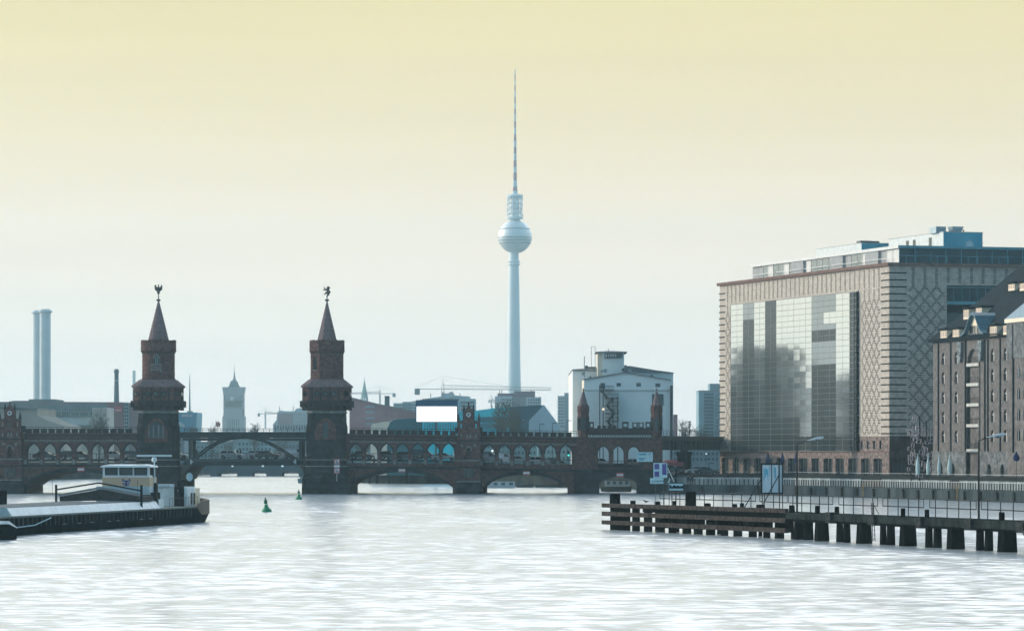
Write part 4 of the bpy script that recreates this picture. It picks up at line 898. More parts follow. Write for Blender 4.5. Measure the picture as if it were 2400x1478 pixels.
b = MB(); b.tube([((2136-CXP)*k, sY, 2.75), ((2134-CXP)*k, sY, EYE+(HYP-1010)*k)], .1, 5); b.tube([((2176-CXP)*k, sY, 2.75), ((2170-CXP)*k, sY, EYE+(HYP-985)*k)], .1, 5); b.tube([((2156-CXP)*k, sY+.5, 2.75), ((2156-CXP)*k, sY+.5, EYE+(HYP-974)*k)], .12, 5)
b.build('support_pole', ironm, scu, I4())
# ------------------------------------------------------------------ timber fender and concrete jetty on the right
J1 = Frame(1417, 366, 1850, 325); J2 = Frame(1850, 325, 2350, 283)
darkw = mat('tarred_timber', (.006, .008, .008), .9, var=.4, scale=3, bump=.4, streak=.8)
beamw = mat('weathered_beam', (.06, .052, .048), .9, var=.45, scale=2.5, bump=.35, streak=.2)
jcon = mat('jetty_concrete', (.025, .032, .032), .9, var=.45, scale=1.2, bump=.3)
fen = thing('timber_fender', 'long dark timber fender wall with three horizontal beams standing in the water', 'fender', J1.M)
ju = lambda zx: J1.u(1400+zx/4.8)          # zx: column in a 4.8 x enlargement starting at 1400
jz = lambda zx, zy: J1.z(1400+zx/4.8, 1040+zy/4.8)
def beam(za, zb, ya0, ya1, yb0, yb1, v0, v1, m, name='beam'):
    MB().prism([(ju(za), jz(za, ya1)), (ju(zb), jz(zb, yb1)), (ju(zb), jz(zb, yb0)), (ju(za), jz(za, ya0))], v0, v1).build(name, m, fen, J1.M)
for k, (ya0, ya1, yb0, yb1) in enumerate(((665, 710, 725, 775), (757, 805, 833, 886), (855, 900, 945, 1000))):
    cuts = [80, 610, 1150, 1640, 2150]
    for a, c in zip(cuts, cuts[1:]):
        f0, f1 = (a-80)/2070, (c-80)/2070; lp = lambda p, q, f: p+(q-p)*f
        beam(a, c-4, lp(ya0, yb0, f0), lp(ya1, yb1, f0), lp(ya0, yb0, f1), lp(ya1, yb1, f1), -.28-.01*(a % 3), .05, beamw)
beam(503, 2150, 705, 765, 770, 840, .05, .3, darkw, 'back_waler')
beam(80, 2150, 700, 712, 765, 777, -.1, 2.3, jcon, 'deck_plank')
gapsb = [(320, 365), (430, 500), (565, 640), (710, 775), (835, 930), (1005, 1060), (1130, 1195), (1275, 1360), (1420, 1505), (1575, 1675), (1740, 1840), (1890, 1970), (2045, 2145)]
prev = 120
for a, c in gapsb+[(2160, 2160)]:
    x0, x1 = ju(prev), ju(a); n = max(1, round((x1-x0)/.42)); w = (x1-x0)/n
    for j in range(n): MB().lathe([(w*.52, -1), (w*.5, 1.0), (w*.49, jz(a, 700+(a-80)*.029))], x0+w*(j+.5), .35, 8).build('pile', darkw, fen, J1.M)
    prev = c
for a, c in ((600, 735), (772, 1130), (1165, 1290), (1345, 1475), (1508, 1738), (1757, 1888), (1962, 2100)):
    n = max(1, round((ju(c)-ju(a))/.5)); w = (ju(c)-ju(a))/n
    for j in range(n): MB().box(ju(a)+w*j, ju(a)+w*(j+1)-.02, .5, .75, jz(a, 920+(a-80)*.036), jz(a, 740+(a-80)*.029)).build('backing_board', darkw, fen, J1.M)
for j in range(9):
    x = 200+j*230; MB().lathe([(.2, -1), (.18, 2.0)], ju(x), 2.2, 8).build('rear_pile', darkw, fen, J1.M)
def stub(px0, px1, py0, py1, v, lab, F=J1, mm=darkw, grp='stub posts on top of the jetty', flare=1.0):
    x0, x1 = F.u(px0, v), F.u(px1, v); zb, zt = F.z(px0, py1, v), F.z(px0, py0, v); r = (px1-px0)/2*F.Y(px0, v)/FPX
    o = thing('stub_post', lab, 'post', F.M @ T((x0+x1)/2, v, 0), grp)
    MB().lathe([(r*flare, zb-.15), (r, zb+.3*(zt-zb)), (r*.96, zt-.04), (r*.8, zt)], 0, 0, 10).build('post_shaft', mm, o, F.M @ T((x0+x1)/2, v, 0))
stub(1429, 1454, 1156, 1180, 1.2, 'thick dark cluster post at the far left end of the timber fender', flare=1.12)
stub(1477, 1490, 1172, 1184, .8, 'low square stub between the thick left post and the blue sign')
stub(1534, 1548, 1174, 1186, .9, 'low stub right below the blue and purple sign')
stub(1576, 1585, 1173, 1188, .9, 'low narrow stub under the framed drawing board')
stub(1606, 1631, 1151, 1190, 1.2, 'thick tapering cluster post right of the framed drawing board', flare=1.15)
stub(1651, 1666, 1178, 1190, .8, 'low stub right of the second thick cluster post')
stub(1716, 1728, 1180, 1192, .9, 'low stub at the foot of the long diagonal brace')
stub(1734, 1744, 1178, 1192, .9, 'taller narrow stub beside the foot of the long diagonal brace')
stub(1772, 1793, 1181, 1193, .9, 'wide low stub under the big framed billboard')
stub(1849, 1863, 1183, 1200, .3, 'stub post at the right end of the timber beams')
stub(1910, 1921, 1184, 1200, .4, 'first stub on the concrete jetty right of the first lamp', J2)
stub(1956, 1967, 1186, 1202, .4, 'second stub on the concrete jetty right of the first lamp', J2)
stub(2111, 2122, 1190, 1206, .4, 'third stub on the concrete jetty, below the wire sculpture', J2)
stub(2167, 2178, 1193, 1210, .4, 'fourth stub on the concrete jetty, left of the second lamp', J2)
stub(2341, 2355, 1199, 1216, .4, 'last stub on the concrete jetty, right of the second lamp', J2)
# concrete jetty
jet = thing('concrete_jetty', 'dark concrete walkway on paired tapered piles in the river', 'jetty', J2.M)
a2 = lambda px: J2.u(px); b2 = lambda px, py: J2.z(px, py)
MB().prism([(-.4, b2(1870, 1216)), (a2(2520), b2(2350, 1240)), (a2(2520), b2(2350, 1219)), (-.4, b2(1870, 1201))], -.2, 2.4).build('deck_slab', jcon, jet, J2.M)
MB().prism([(-.2, b2(1870, 1222)), (a2(2520), b2(2350, 1246)), (a2(2520), b2(2350, 1239)), (-.2, b2(1870, 1215))], .15, 2.2).build('deck_beam', darkw, jet, J2.M)
def leg(px0, px1, top, v=0.1, fl=1.12):
    x0, x1 = J2.u(px0, v), J2.u(px1, v); c = (x0+x1)/2; w = (px1-px0)/2*J2.Y(px0)/FPX*.86
    MB().loft([[(c+sx*w*f, v+.45+sy*w*f, z) for sx, sy in ((-1, -1), (1, -1), (1, 1), (-1, 1))] for f, z in ((fl, -1), (1.03, .1), (.88, top))]).build('pile_leg', darkw, jet, J2.M)
for a in ((1850, 1868), (1872, 1894), (1899, 1930), (1949, 1964), (1965, 1981), (1997, 2030), (2051, 2065), (2067, 2085), (2098, 2134), (2157, 2173), (2176, 2194), (2209, 2246), (2276, 2293), (2296, 2314), (2328, 2368), (2400, 2420), (2424, 2446), (2462, 2510)): leg(*a, b2(a[0], 1218))
for px0, px1, py0, py1 in ((1937, 1968, 1199, 1224), (2036, 2072, 1205, 1229), (2146, 2183, 1210, 1236), (2262, 2300, 1214, 1241), (2384, 2420, 1222, 1246)):
    o = MB().box(a2((px0+px1)/2)-.55, a2((px0+px1)/2)+.55, -.5, .25, b2(px0, py1), b2(px0, py0)).build('pile_cap', mat('cap_concrete', (.045, .05, .05), .9, var=.5, scale=2, bump=.4), jet, J2.M)
    for f in (-.28, .28): x = a2((px0+px1)/2)+f; MB().box(x-.1, x+.1, -.57, -.5, b2(px0, py1-3), b2(px0, py1-7)).build('cap_bolt', ironm, o, J2.M)
# railings, one frame after another
def railing(F, p0, p1, yt0, yt1, yb0, yb1, nposts, lab, v=2.1, ret=None):
    o = thing('jetty_railing', lab, 'railing', F.M @ T(F.u(p0, v), v, 0), 'railings along the jetty')
    M = F.M; ym = lambda f: yt0+(yt1-yt0)*f
    for nm, dy in (('top_rail', 0), ('middle_rail', .48)):
        MB().tube([(F.u(p0, v), v, F.z(p0, yt0+dy*(yb0-yt0), v)), (F.u(p1, v), v, F.z(p1, yt1+dy*(yb1-yt1), v))], .042, 4).build(nm, ironm, o, M)
    for e, (p, a, b_) in enumerate(((p0, yt0, yb0), (p1, yt1, yb1))): MB().tube([(F.u(p, v), v, F.z(p, a, v)), (F.u(p, v), v, F.z(p, a+.48*(b_-a), v))], .03, 4).build('end_bar', ironm, o, M)
    for i in range(nposts):
        f = (i+.5)/nposts; p = p0+(p1-p0)*f
        MB().tube([(F.u(p, v), v, F.z(p, yb0+(yb1-yb0)*f+3, v)), (F.u(p, v), v, F.z(p, ym(f), v))], .042, 4).build('rail_post', ironm, o, M)
railing(J1, 1547, 1640, 1152, 1154, 1184, 1187, 5, 'thin railing behind the signs at the left end of the jetty')
railing(J1, 1640, 1771, 1154, 1157, 1187, 1192, 6, 'thin railing behind the timber fender, left of the framed billboard')
railing(J1, 1781, 1845, 1158, 1160, 1192, 1196, 3, 'thin railing at the foot of the framed billboard')
railing(J2, 1848, 1952, 1160, 1162, 1196, 1202, 5, 'thin jetty railing beside the first street lamp')
railing(J2, 1966, 2057, 1163, 1165, 1202, 1206, 4, 'thin jetty railing second from the first street lamp')
railing(J2, 2069, 2165, 1166, 1169, 1205, 1210, 4, 'thin jetty railing below the wire sculpture')
railing(J2, 2179, 2288, 1169, 1173, 1210, 1215, 4, 'thin jetty railing left of the second street lamp')
railing(J2, 2300, 2450, 1173, 1178, 1214, 1222, 5, 'thin jetty railing right of the second street lamp')
b = MB(); v = -.3
x, z0_ = J2.u(2045, v), J2.z(2045, 1265, v)
for px in (2042, 2047): b.tube([(J2.u(px, v), v, J2.z(px, 1177, v)), (J2.u(px+4, v), v, J2.z(px, 1268, v))], .035, 4)
for j in range(9): y = 1182+10*j; b.tube([(J2.u(2042+.04*j*10, v), v, J2.z(2042, y, v)), (J2.u(2047+.04*j*10, v), v, J2.z(2042, y, v))], .025, 4)
b.tube([(J2.u(2045, v), v, J2.z(2045, 1178, v)), (J2.u(2060, .8), .8, J2.z(2060, 1204, .8))], .03, 4)
tag(b.build('jetty_ladder', ironm, None, J2.M), 'black ladder hooked over the edge of the concrete jetty', 'ladder')
tag(MB().lathe([(.62, -.14), (.5, -.2), (.34, -.14), (.34, .14), (.5, .2), (.62, .14), (.62, -.14)], 0, 0, 20).build('tyre_fender', ironm, None, J2.M @ T(J2.u(2396, -.8), -.45, J2.z(2396, 1236, -.8)) @ Matrix.Rotation(R(90), 4, 'X')), 'black tyre fender hanging on the jetty at the right edge', 'tyre')

# --- signs on the fender
FS = flat(352); FB = flat(331); J0 = J1
class _S: pass
lblue = mat('pale_blue_sign', (.52, .72, .78), .5, var=.08, scale=2); purp = mat('violet_panel', (.10, .08, .30), .5, var=.1); dteal = mat('teal_print', (.04, .30, .42), .6, var=0)
def j(px, py, v=0, F=FS): return (F.u(px, v), F.z(px, py, v))
def jb(mb, x0, x1, y0, y1, v0, v1, F=FS): a, c = j(x0, y1, v0, F), j(x1, y0, v0, F); return mb.box(a[0], c[0], v0, v1, a[1], c[1])
s = thing('navigation_sign', 'pale blue sign board with violet squares on two thin posts', 'sign', FS.M @ T(FS.u(1545, 1.4), 1.4, 0))
jb(MB(), 1531.5, 1564, 1084, 1119, 1.4, 1.46).build('sign_board', lblue, s, FS.M)
for a in ((1534, 1545, 1086.5, 1099), (1534, 1545, 1104, 1116.5), (1552, 1562, 1086.5, 1112)): jb(MB(), *a, 1.37, 1.4).build('violet_square', purp, s, FS.M)
for px in (1536, 1555): jb(MB(), px-.5, px+.5, 1119, 1182, 1.41, 1.45).build('sign_post', mat('sign_steel', (.10, .18, .20), .6, var=.1), s, FS.M)
def text(body, name, m, parent, M, size, w=None):
    cu = bpy.data.curves.new(name, 'FONT'); cu.body = body; cu.size = size; cu.extrude = .004; cu.align_x = 'CENTER'; cu.align_y = 'CENTER'
    o = bpy.data.objects.new(name, cu); C.objects.link(o); bpy.context.view_layer.update()
    me = bpy.data.meshes.new_from_object(o.evaluated_get(bpy.context.evaluated_depsgraph_get())); bpy.data.objects.remove(o)
    me.materials.clear(); me.materials.append(m); return put(me, name, parent, M @ Matrix.Rotation(R(90), 4, 'X'))
s2 = thing('name_board', 'pale blue board lettered Landwehr on the jetty posts', 'sign', FS.M @ T(FS.u(1540, 1.3), 1.3, 0))
jb(MB(), 1523.5, 1555, 1119.5, 1133, 1.3, 1.34).build('sign_board', lblue, s2, FS.M)
a = j(1543, 1126.4, 1.3); text('Landwehr', 'lettering', mat('sign_dark_print', (.02, .12, .17), .6, var=0), s2, FS.M @ T(a[0], 1.28, a[1]), .30)
s3 = thing('drawing_board', 'dark framed board with a sketched dark landscape on a single post', 'sign', FS.M @ T(FS.u(1584, 1.2), 1.2, 0))
jb(MB(), 1566, 1602.5, 1131, 1150, 1.2, 1.24).build('sign_frame', ironm, s3, FS.M)
jb(MB(), 1567.5, 1601, 1132.5, 1148.5, 1.18, 1.2).build('sign_panel', lblue, s3, FS.M)
b = MB(); rn = random.Random(2)
for i in range(15):
    px = 1568+2.1*i; h = rn.uniform(4, 9); c = j(px, 1144, 1.17); b.prism([(c[0], c[1]), (c[0]+.16, c[1]), (c[0]+.13, c[1]+h*.04), (c[0]+.03, c[1]+h*.036)], 1.165, 1.18)
kind(b.build('dark_sketch', mat('sketch_ink', (.02, .06, .09), .7, var=0), s3, FS.M), 'stuff')
jb(MB(), 1583, 1585.5, 1095, 1185, 1.25, 1.35).build('sign_post', ironm, s3, FS.M)
s4 = thing('folded_sign', 'thin slanting white sign seen almost edge on beside the violet squares', 'sign', FS.M @ T(FS.u(1568, 1.5), 1.5, 0))
p_ = [(1564, 1096), (1566, 1096), (1581, 1128), (1578.5, 1128)]; MB().prism([j(*q, 1.5) for q in p_], 1.5, 1.54).build('sign_edge', white, s4, FS.M)
p_ = [(1567, 1126), (1569, 1118), (1570, 1120), (1569, 1132), (1564, 1134)]; MB().prism([j(*q, 1.5) for q in p_], 1.44, 1.48).build('sign_brace', lblue, s4, FS.M)
jb(MB(), 1567.5, 1569, 1095, 1184, 1.56, 1.62).build('sign_post', ironm, s4, FS.M)
# blue information panel on the gatehouse
s5 = thing('information_panel', 'pale blue information panel with teal lines of print on the bridge gatehouse', 'sign', G.M @ T(U(1511, -1.2), -1.2, Z(1511, 1081)))
MB().box(gx(1492.5), gx(1530), -1.25, -1.1, gz(1081.5), gz(1059)).build('panel', lblue, s5, G.M)
for a in ((1498, 1516, 1062, 1065), (1498, 1512, 1066, 1067), (1520, 1525, 1062, 1065), (1498, 1514, 1072, 1074), (1498, 1509, 1075, 1078), (1522, 1524, 1072, 1073), (1495, 1496.5, 1062, 1064), (1495, 1496.5, 1073, 1075)):
    MB().box(gx(a[0]), gx(a[1]), -1.27, -1.25, gz(a[3]), gz(a[2])).build('printed_line', dteal, s5, G.M)
# clearance plates on the arches, and the mooring signs on the tower pier
redp = mat('sign_red', (.42, .10, .10), .6, var=0); whp = mat('sign_white', (.72, .72, .74), .6, var=0); blk = mat('sign_black', (.02, .02, .02), .6, var=0)
for px, py, v, lab in ((190, 1099, -.25, 'red and white plate over the far left river arch'), (942, 1101, -.25, 'red and white plate over the arch right of the bear tower'), (1234, 1107.5, -.25, 'red and white plate over the arch between clock gable and gatehouse'), (1453, 1112, -1.15, 'red and white plate over the small gatehouse arch')):
    o = thing('channel_plate', lab, 'sign', G.M @ T(U(px), v, Z(px, py+4)), 'channel plates over the river arches'); q = G.M @ T(U(px), v, Z(px, py))
    MB().box(-.62, .62, -.03, .03, -.42, .42).build('red_plate', redp, o, q); MB().box(-.58, .58, -.05, -.03, -.16, .16).build('white_stripe', whp, o, q)
k = G.Y(790)/FPX; sv = -2.75
o = thing('mooring_sign', 'three stacked white and red anchor signs on the bear tower pier', 'sign', G.M @ T(U(790, sv), sv, Z(790, 1125, sv))); 
def q_(x, y): return (U(x, sv), Z(x, y, sv))
def bb(x0, x1, y0, y1, v0, v1, nm, m): a, c = q_(x0, y1), q_(x1, y0); return MB().box(a[0], c[0], v0, v1, a[1], c[1]).build(nm, m, o, G.M)
bb(789, 790, 1108, 1127, sv, sv+.05, 'sign_post', whp)
for y in (1074.5, 1095.5): bb(782.5, 796.5, y, y+13.5, sv, sv+.04, 'red_border', redp); bb(784.5, 794.5, y+2, y+11.5, sv-.02, sv, 'white_field', whp)
bb(783, 796, 1089, 1094.5, sv, sv+.04, 'white_plate', whp)
for y in (1081, 1102):
    b = MB(); c = q_(789.5, y)
    b.tube([(c[0]-.3, sv-.04, c[1]+.3), (c[0]+.3, sv-.04, c[1]-.3)], .05, 4); b.tube([(c[0]+.05, sv-.05, c[1]+.3), (c[0]-.05, sv-.05, c[1]-.28)], .05, 4)
    b.tube([(c[0]-.25, sv-.05, c[1]-.02), (c[0]-.18, sv-.05, c[1]-.26), (c[0]+.14, sv-.05, c[1]-.26), (c[0]+.24, sv-.05, c[1])], .05, 4); b.build('anchor_symbol', blk, o, G.M)
# big framed billboard on the fender
v = 0.0
s6 = thing('framed_billboard', 'tall billboard of white streaked panels in a black steel frame with diagonal braces', 'billboard', FB.M @ T(FB.u(1808, v), v, 0))
def jj(mb, x0, x1, y0, y1, v0, v1): return jb(mb, x0, x1, y0, y1, v0, v1, FB)
pan = mat('streaked_panel', (.66, .76, .82), .5, var=.12, scale=1.5, streak=1)
for a, c in ((1787, 1807.5), (1809, 1824.5), (1827.5, 1832.5)): jj(MB(), a, c, 1088.5, 1153.5, v, v+.04).build('white_panel', pan, s6, FB.M)
b = MB(); rn = random.Random(9); tl = mat('blue_streak', (.06, .45, .62), .6, var=0)
for c, n, w in ((1797, 11, 7), (1817, 5, 3)):
    for i in range(n):
        px = c+rn.uniform(-w, w); y0 = 1094+rn.uniform(0, 8); y1 = y0+rn.uniform(12, 34); w_ = rn.uniform(.4, 1.1); jj(MB(), px, px+w_, y0, y1, v-.012, v-.002).build('paint_streak', tl, s6, FB.M)
for a in ((1782.5, 1786, 1086, 1155), (1824.8, 1827.2, 1086, 1155), (1833, 1835, 1086, 1155), (1807.6, 1808.9, 1088, 1154), (1782.5, 1835, 1085, 1088.3), (1782.5, 1835, 1153.8, 1156)): jj(MB(), *a, v-.08, v+.08).build('frame_bar', ironm, s6, FB.M)
for px in (1785.5, 1826): jj(MB(), px, px+2, 1155, 1192, v, v+.12).build('support_post', ironm, s6, FB.M)
for (x0, y0), (x1, y1) in (((1783, 1124), (1745, 1188)), ((1826, 1112), (1789, 1180))): MB().tube([(j(x0, y0, v-.1, FB)[0], v-.15, j(x0, y0, v-.1, FB)[1]), (j(x1, y1, v-.6, FB)[0], v-.6, j(x1, y1, v-.6, FB)[1])], .045, 4).build('diagonal_brace', ironm, s6, FB.M)
# --- green buoys
gr = mat('buoy_green', (.0, .23, .11), .45, var=.12, scale=2); 
def buoy(px, pyb, pyt, tilt, lab):
    Y = FPX*EYE/(pyb-HYP); X = (px-CXP)*Y/FPX; h = (pyb-pyt)*Y/FPX; M = T(X, Y, 0) @ Matrix.Rotation(R(tilt), 4, 'Y')
    o = thing('channel_buoy', lab, 'buoy', M, 'green channel buoys'); r = h*.34
    MB().lathe([(r*.6, -.4), (r*1.02, -.02), (r*1.04, h*.12), (r*.85, h*.22), (r*.55, h*.3)], 0, 0, 16).build('float', gr, o, M, smooth=True)
    MB().lathe([(r*.55, h*.29), (r*.44, h*.45), (r*.36, h*.52)], 0, 0, 14).build('tower', gr, o, M, smooth=True)
    MB().lathe([(r*.365, h*.52), (r*.34, h*.555)], 0, 0, 14).build('reflective_band', mat('buoy_band', (.6, .75, .6), .3, var=0), o, M)
    MB().lathe([(r*.3, h*.555), (r*.38, h*.68), (r*.36, h*.78), (r*.16, h*.9), (r*.05, h)], 0, 0, 10).build('topmark', mat('buoy_dark_green', (.0, .12, .07), .5, var=.1), o, M)
buoy(625, 1199, 1165, -6, 'larger tilted green cone buoy, nearer and further left'); buoy(700.5, 1169.5, 1146, -1, 'smaller upright green cone buoy near the bear tower')

# ------------------------------------------------------------------ the barge
BF = Frame(0, 334, 471, 400)
barge = thing('cargo_barge', 'long dark cargo barge with white hatch coaming and beige wheelhouse heading towards the left', 'boat', BF.M)
bu = lambda px, v=0: BF.u(px, v); bzz = lambda px, py, v=0: BF.z(px, py, v)
hullb = mat('hull_black', (.006, .011, .013), .8, var=.5, scale=.6, bump=.15, streak=.4); rust = mat('stern_brown', (.06, .045, .03), .5, var=.5, scale=.8, spec=.2)
bwhite = mat('barge_white', (.68, .75, .77), .5, var=.12, scale=1.2, streak=.5); bblue = mat('barge_pale_blue', (.42, .56, .62), .5, var=.1)
Bm, LBg = 10.4, BF.len+9; GW = 1.75
def barge_ring(x, z, inset): return [(x, inset, z), (x, Bm-inset, z)]
def outline(z, grow=0):
    pts = [(-38, .0), (LBg-9, 0), (LBg-4, .5), (LBg-.8, 2.0), (LBg+.4+grow, 4.0), (LBg+.4+grow, 6.4), (LBg-.8, 8.4), (LBg-4, 9.9), (LBg-9, 10.4), (-36, 10.4), (-43, 7.5), (-45, 5.2), (-43, 2.9)]
    return [(x, y, z) for x, y in pts]
def shrink(r, f, fx_): return [(x-(fx_ if x > LBg-6 else 0), Bm/2+(y-Bm/2)*f, z) for x, y, z in r]
MB().loft([shrink(outline(-.8), .93, 3.0), shrink(outline(0), .985, 1.3), outline(.9), outline(GW-.15, .1)]).build('hull', hullb, barge, BF.M)
MB().loft([outline(GW-.15, .1), outline(GW, .12)]).build('rubbing_strake', mat('strake_green', (.08, .12, .11), .6), barge, BF.M)
# raised stern bulwark
st = [(LBg-11, -.05), (LBg-8.9, -.05), (LBg-3.9, .45), (LBg-.6, 1.9), (LBg+.6, 4.0), (LBg+.6, 6.4), (LBg-.6, 8.5), (LBg-3.9, 9.95), (LBg-8.9, 10.45)]
b = MB(); vs = []
for i, (x, y) in enumerate(st):
    h = GW+(0 if i == 0 else .45+.1*min(i, 4)); vs.append((x, y, h))
n = len(st)
b._a([(x, y, .75+(0.1 if i else 1.0)) for i, (x, y) in enumerate(st)]+vs+[(x-.12, y+(.1 if y < 4.7 else -.1), z) for x, y, z in vs]+[(x-.12, y+(.1 if y < 4.7 else -.1), .9) for x, y in st],
    [(i, i+1, n+i+1, n+i) for i in range(n-1)]+[(n+i, n+i+1, 2*n+i+1, 2*n+i) for i in range(n-1)]+[(2*n+i, 2*n+i+1, 3*n+i+1, 3*n+i) for i in range(n-1)])
b.build('stern_bulwark', rust, barge, BF.M)
# ribs on the hull side
rib = MB().box(-.07, .07, -.09, .02, .75, 1.55).mesh('hull_rib', mat('hull_rib_grey', (.03, .045, .05), .6)); x = -30
while x < LBg-12: put(rib, 'hull_rib', barge, BF.M @ T(x, 0, 0)); x += 1.35
rib2 = MB().box(-.5, .5, -.09, .02, .74, .82).mesh('hull_step', mat('hull_grey', (.14, .19, .2), .6))
for px in (150, 185, 215, 255, 275, 330, 352): put(rib2, 'hull_step', barge, BF.M @ T(bu(px), 0, 0))
# hold coaming and covers
xh0, xh1 = bu(42), bu(388)
MB().side([(.55, GW), (1.0, GW), (1.35, 2.46), (1.05, 2.46)], xh0, xh1).build('near_coaming', bwhite, barge, BF.M)
MB().side([(9.4, GW), (9.85, GW), (9.3, 2.46), (9.0, 2.46)], xh0, xh1).build('far_coaming', bblue, barge, BF.M)
MB().box(xh0-.1, xh0+.1, 1.0, 9.5, GW, 2.46).build('hold_bulkhead', bblue, barge, BF.M)
MB().box(xh0-2.5, xh0-2.3, 5.2, 7.6, GW, 3.0).build('bow_locker', bblue, barge, BF.M)
cvm = mat('cover_grey', (.06, .09, .10), .7, var=.2)
x = xh0+.3; i = 0
while x < bu(350)-3: MB().box(x, x+3.2, 1.3, 9.1, 2.40, 2.5).build('hold_cover', cvm, barge, BF.M); x += 3.25
# stack of arched hatch covers
xa = bu(352); 
for i in range(6):
    x = xa-.2+i*.75; z0 = 2.5
    pf = [(.9, z0), (.9, z0+.5), (5.2, z0+1.25), (9.5, z0+.5), (9.5, z0), (5.2, z0+.1)]
    MB().side(pf, x, x+.66).build('hatch_cover', mat('cover_dark', (.035, .04, .042), .7, var=.3) if i else mat('cover_edge', (.06, .065, .065), .7, var=.3), barge, BF.M)
MB().side([(.8, 3.02), (5.2, 3.78), (9.6, 3.02), (9.6, 3.24), (5.2, 4.0), (.8, 3.24)], xa-.3, xa-.15).build('cover_rim', mat('rim_grey', (.30, .33, .34), .6, var=.2), barge, BF.M)
gan = MB(); 
for y in (.75, 9.75): gan.box(xa-.66, xa-.5, y-.1, y+.1, GW, 4.2); gan.tube([(xa-.6, y+.4, 3.2), (xa-.6, y+.4, 4.7)], .02, 4)
gan.tube([(xa-.6, 9.75, 3.7), (xa-.6, 5.2, 4.4), (xa-.6, .75, 3.6)], .08, 5); gan.build('cover_gantry', mat('gantry_dark', (.008, .02, .03), .8), barge, BF.M)
# wheelhouse
wx0 = bu(350, 2.1); wy0, wy1 = 2.1, 7.1
def wz(py): return EYE-(py-HYP)*(BF.Y(300)+15)/FPX
wz_ = lambda py: EYE-(py-HYP)*394/FPX
zt = wz_
wh = MB().box(wx0+.0, wx0+2.4, wy0, wy1, zt(1117), zt(1112.5)).build('wheelhouse', bwhite, barge, BF.M)
def wp(mb, nm, m, **k): return mb.build(nm, m, wh, BF.M, **k)
wp(MB().box(wx0-.06, wx0+2.5, wy0-.05, wy1+.05, zt(1138), zt(1117)), 'beige_band', mat('barge_beige', (.58, .44, .31), .6, var=.05))
wp(MB().box(wx0-.3, wx0+2.6, wy0-.02, wy1+.6, GW, zt(1138)), 'lower_cabin', bblue)
for y0, y1 in ((wy0, wy0+.22), (wy0+1.65, wy0+1.78), (wy0+3.25, wy0+3.38), (wy1-.22, wy1)): wp(MB().box(wx0, wx0+.15, y0, y1, zt(1112.6), zt(1094)), 'window_pillar', bwhite)
wp(MB().box(wx0+.12, wx0+2.3, wy0+.05, wy1-.05, zt(1112.6), zt(1094)), 'window_glass', glassd)
wp(MB().loft([[(wx0-.35, wy0-.2, zt(1094)), (wx0+2.6, wy0-.2, zt(1094)), (wx0+2.6, wy1+.2, zt(1094)), (wx0-.35, wy1+.2, zt(1094))], [(wx0-.3, wy0-.1, zt(1090)), (wx0+2.5, wy0-.1, zt(1090)), (wx0+2.5, wy1+.1, zt(1090)), (wx0-.3, wy1+.1, zt(1090))], [(wx0+.2, wy0+.7, zt(1087)), (wx0+2.1, wy0+.7, zt(1087)), (wx0+2.1, wy1-.7, zt(1087)), (wx0+.2, wy1-.7, zt(1087))]]), 'wheelhouse_roof', bwhite)
for y in (3.0, 6.4): wp(MB().box(wx0-.2, wx0, y, y+.4, zt(1087), zt(1085.5)), 'wiper_lamp', ironm)
wp(MB().box(wx0+1.2, wx0+2.2, wy0-.07, wy0+.0, zt(1116), zt(1096)), 'side_door', mat('door_dark', (.05, .07, .08), .5))
# crest on the beige band
cr = MB(); cyy = 4.55; cz = zt(1128.5)
e_ = wp(MB().side([(cyy-.36, cz-.36), (cyy+.36, cz-.36), (cyy+.4, cz+.3), (cyy-.4, cz+.3)], wx0-.09, wx0-.06), 'crest_shield', mat('crest_white', (.6, .62, .72), .6, var=0))
for y0, z0, y1, z1 in ((-.42, .1, -.25, .34), (.25, .1, .42, .34), (-.2, .0, .2, .2), (-.12, -.3, .12, -.05), (-.34, -.2, -.22, .0), (.2, -.24, .36, -.04), (-.3, -.36, .3, -.3)):
    wp(MB().box(wx0-.12, wx0-.09, cyy+y0, cyy+y1, cz+z0, cz+z1), 'crest_mark', mat('crest_dark', (.05, .04, .12), .6, var=0))
# radar, mast
mx_, my_ = wx0+1.5, 2.0
mast = MB().tube([(mx_, my_, GW), (mx_, my_, zt(1083))], [.09, .07], 8).build('mast', bwhite, barge, BF.M)
MB().lathe([(.1, zt(1083)), (.26, zt(1080)), (.28, zt(1074)), (.18, zt(1071)), (.06, zt(1070))], mx_, my_, 12).build('radar_dome', bwhite, mast, BF.M, smooth=True)
c = BF.M.inverted() @ Vector(((355.5-CXP)*394/FPX, 394, 0)); ca, sa = math.cos(-BF.th), math.sin(-BF.th)
MB().box(-1.82, 1.82, -.08, .08, zt(1069.3), zt(1065)).build('radar_bar', bwhite, mast, BF.M @ T(mx_, my_, 0, -BF.th))
for dz, dy in ((1082, .5), (1086, .5)): MB().tube([(mx_, my_, zt(dz)), (mx_+.3, my_-dy, zt(dz-2))], .03, 4).build('mast_arm', ironm, mast, BF.M)
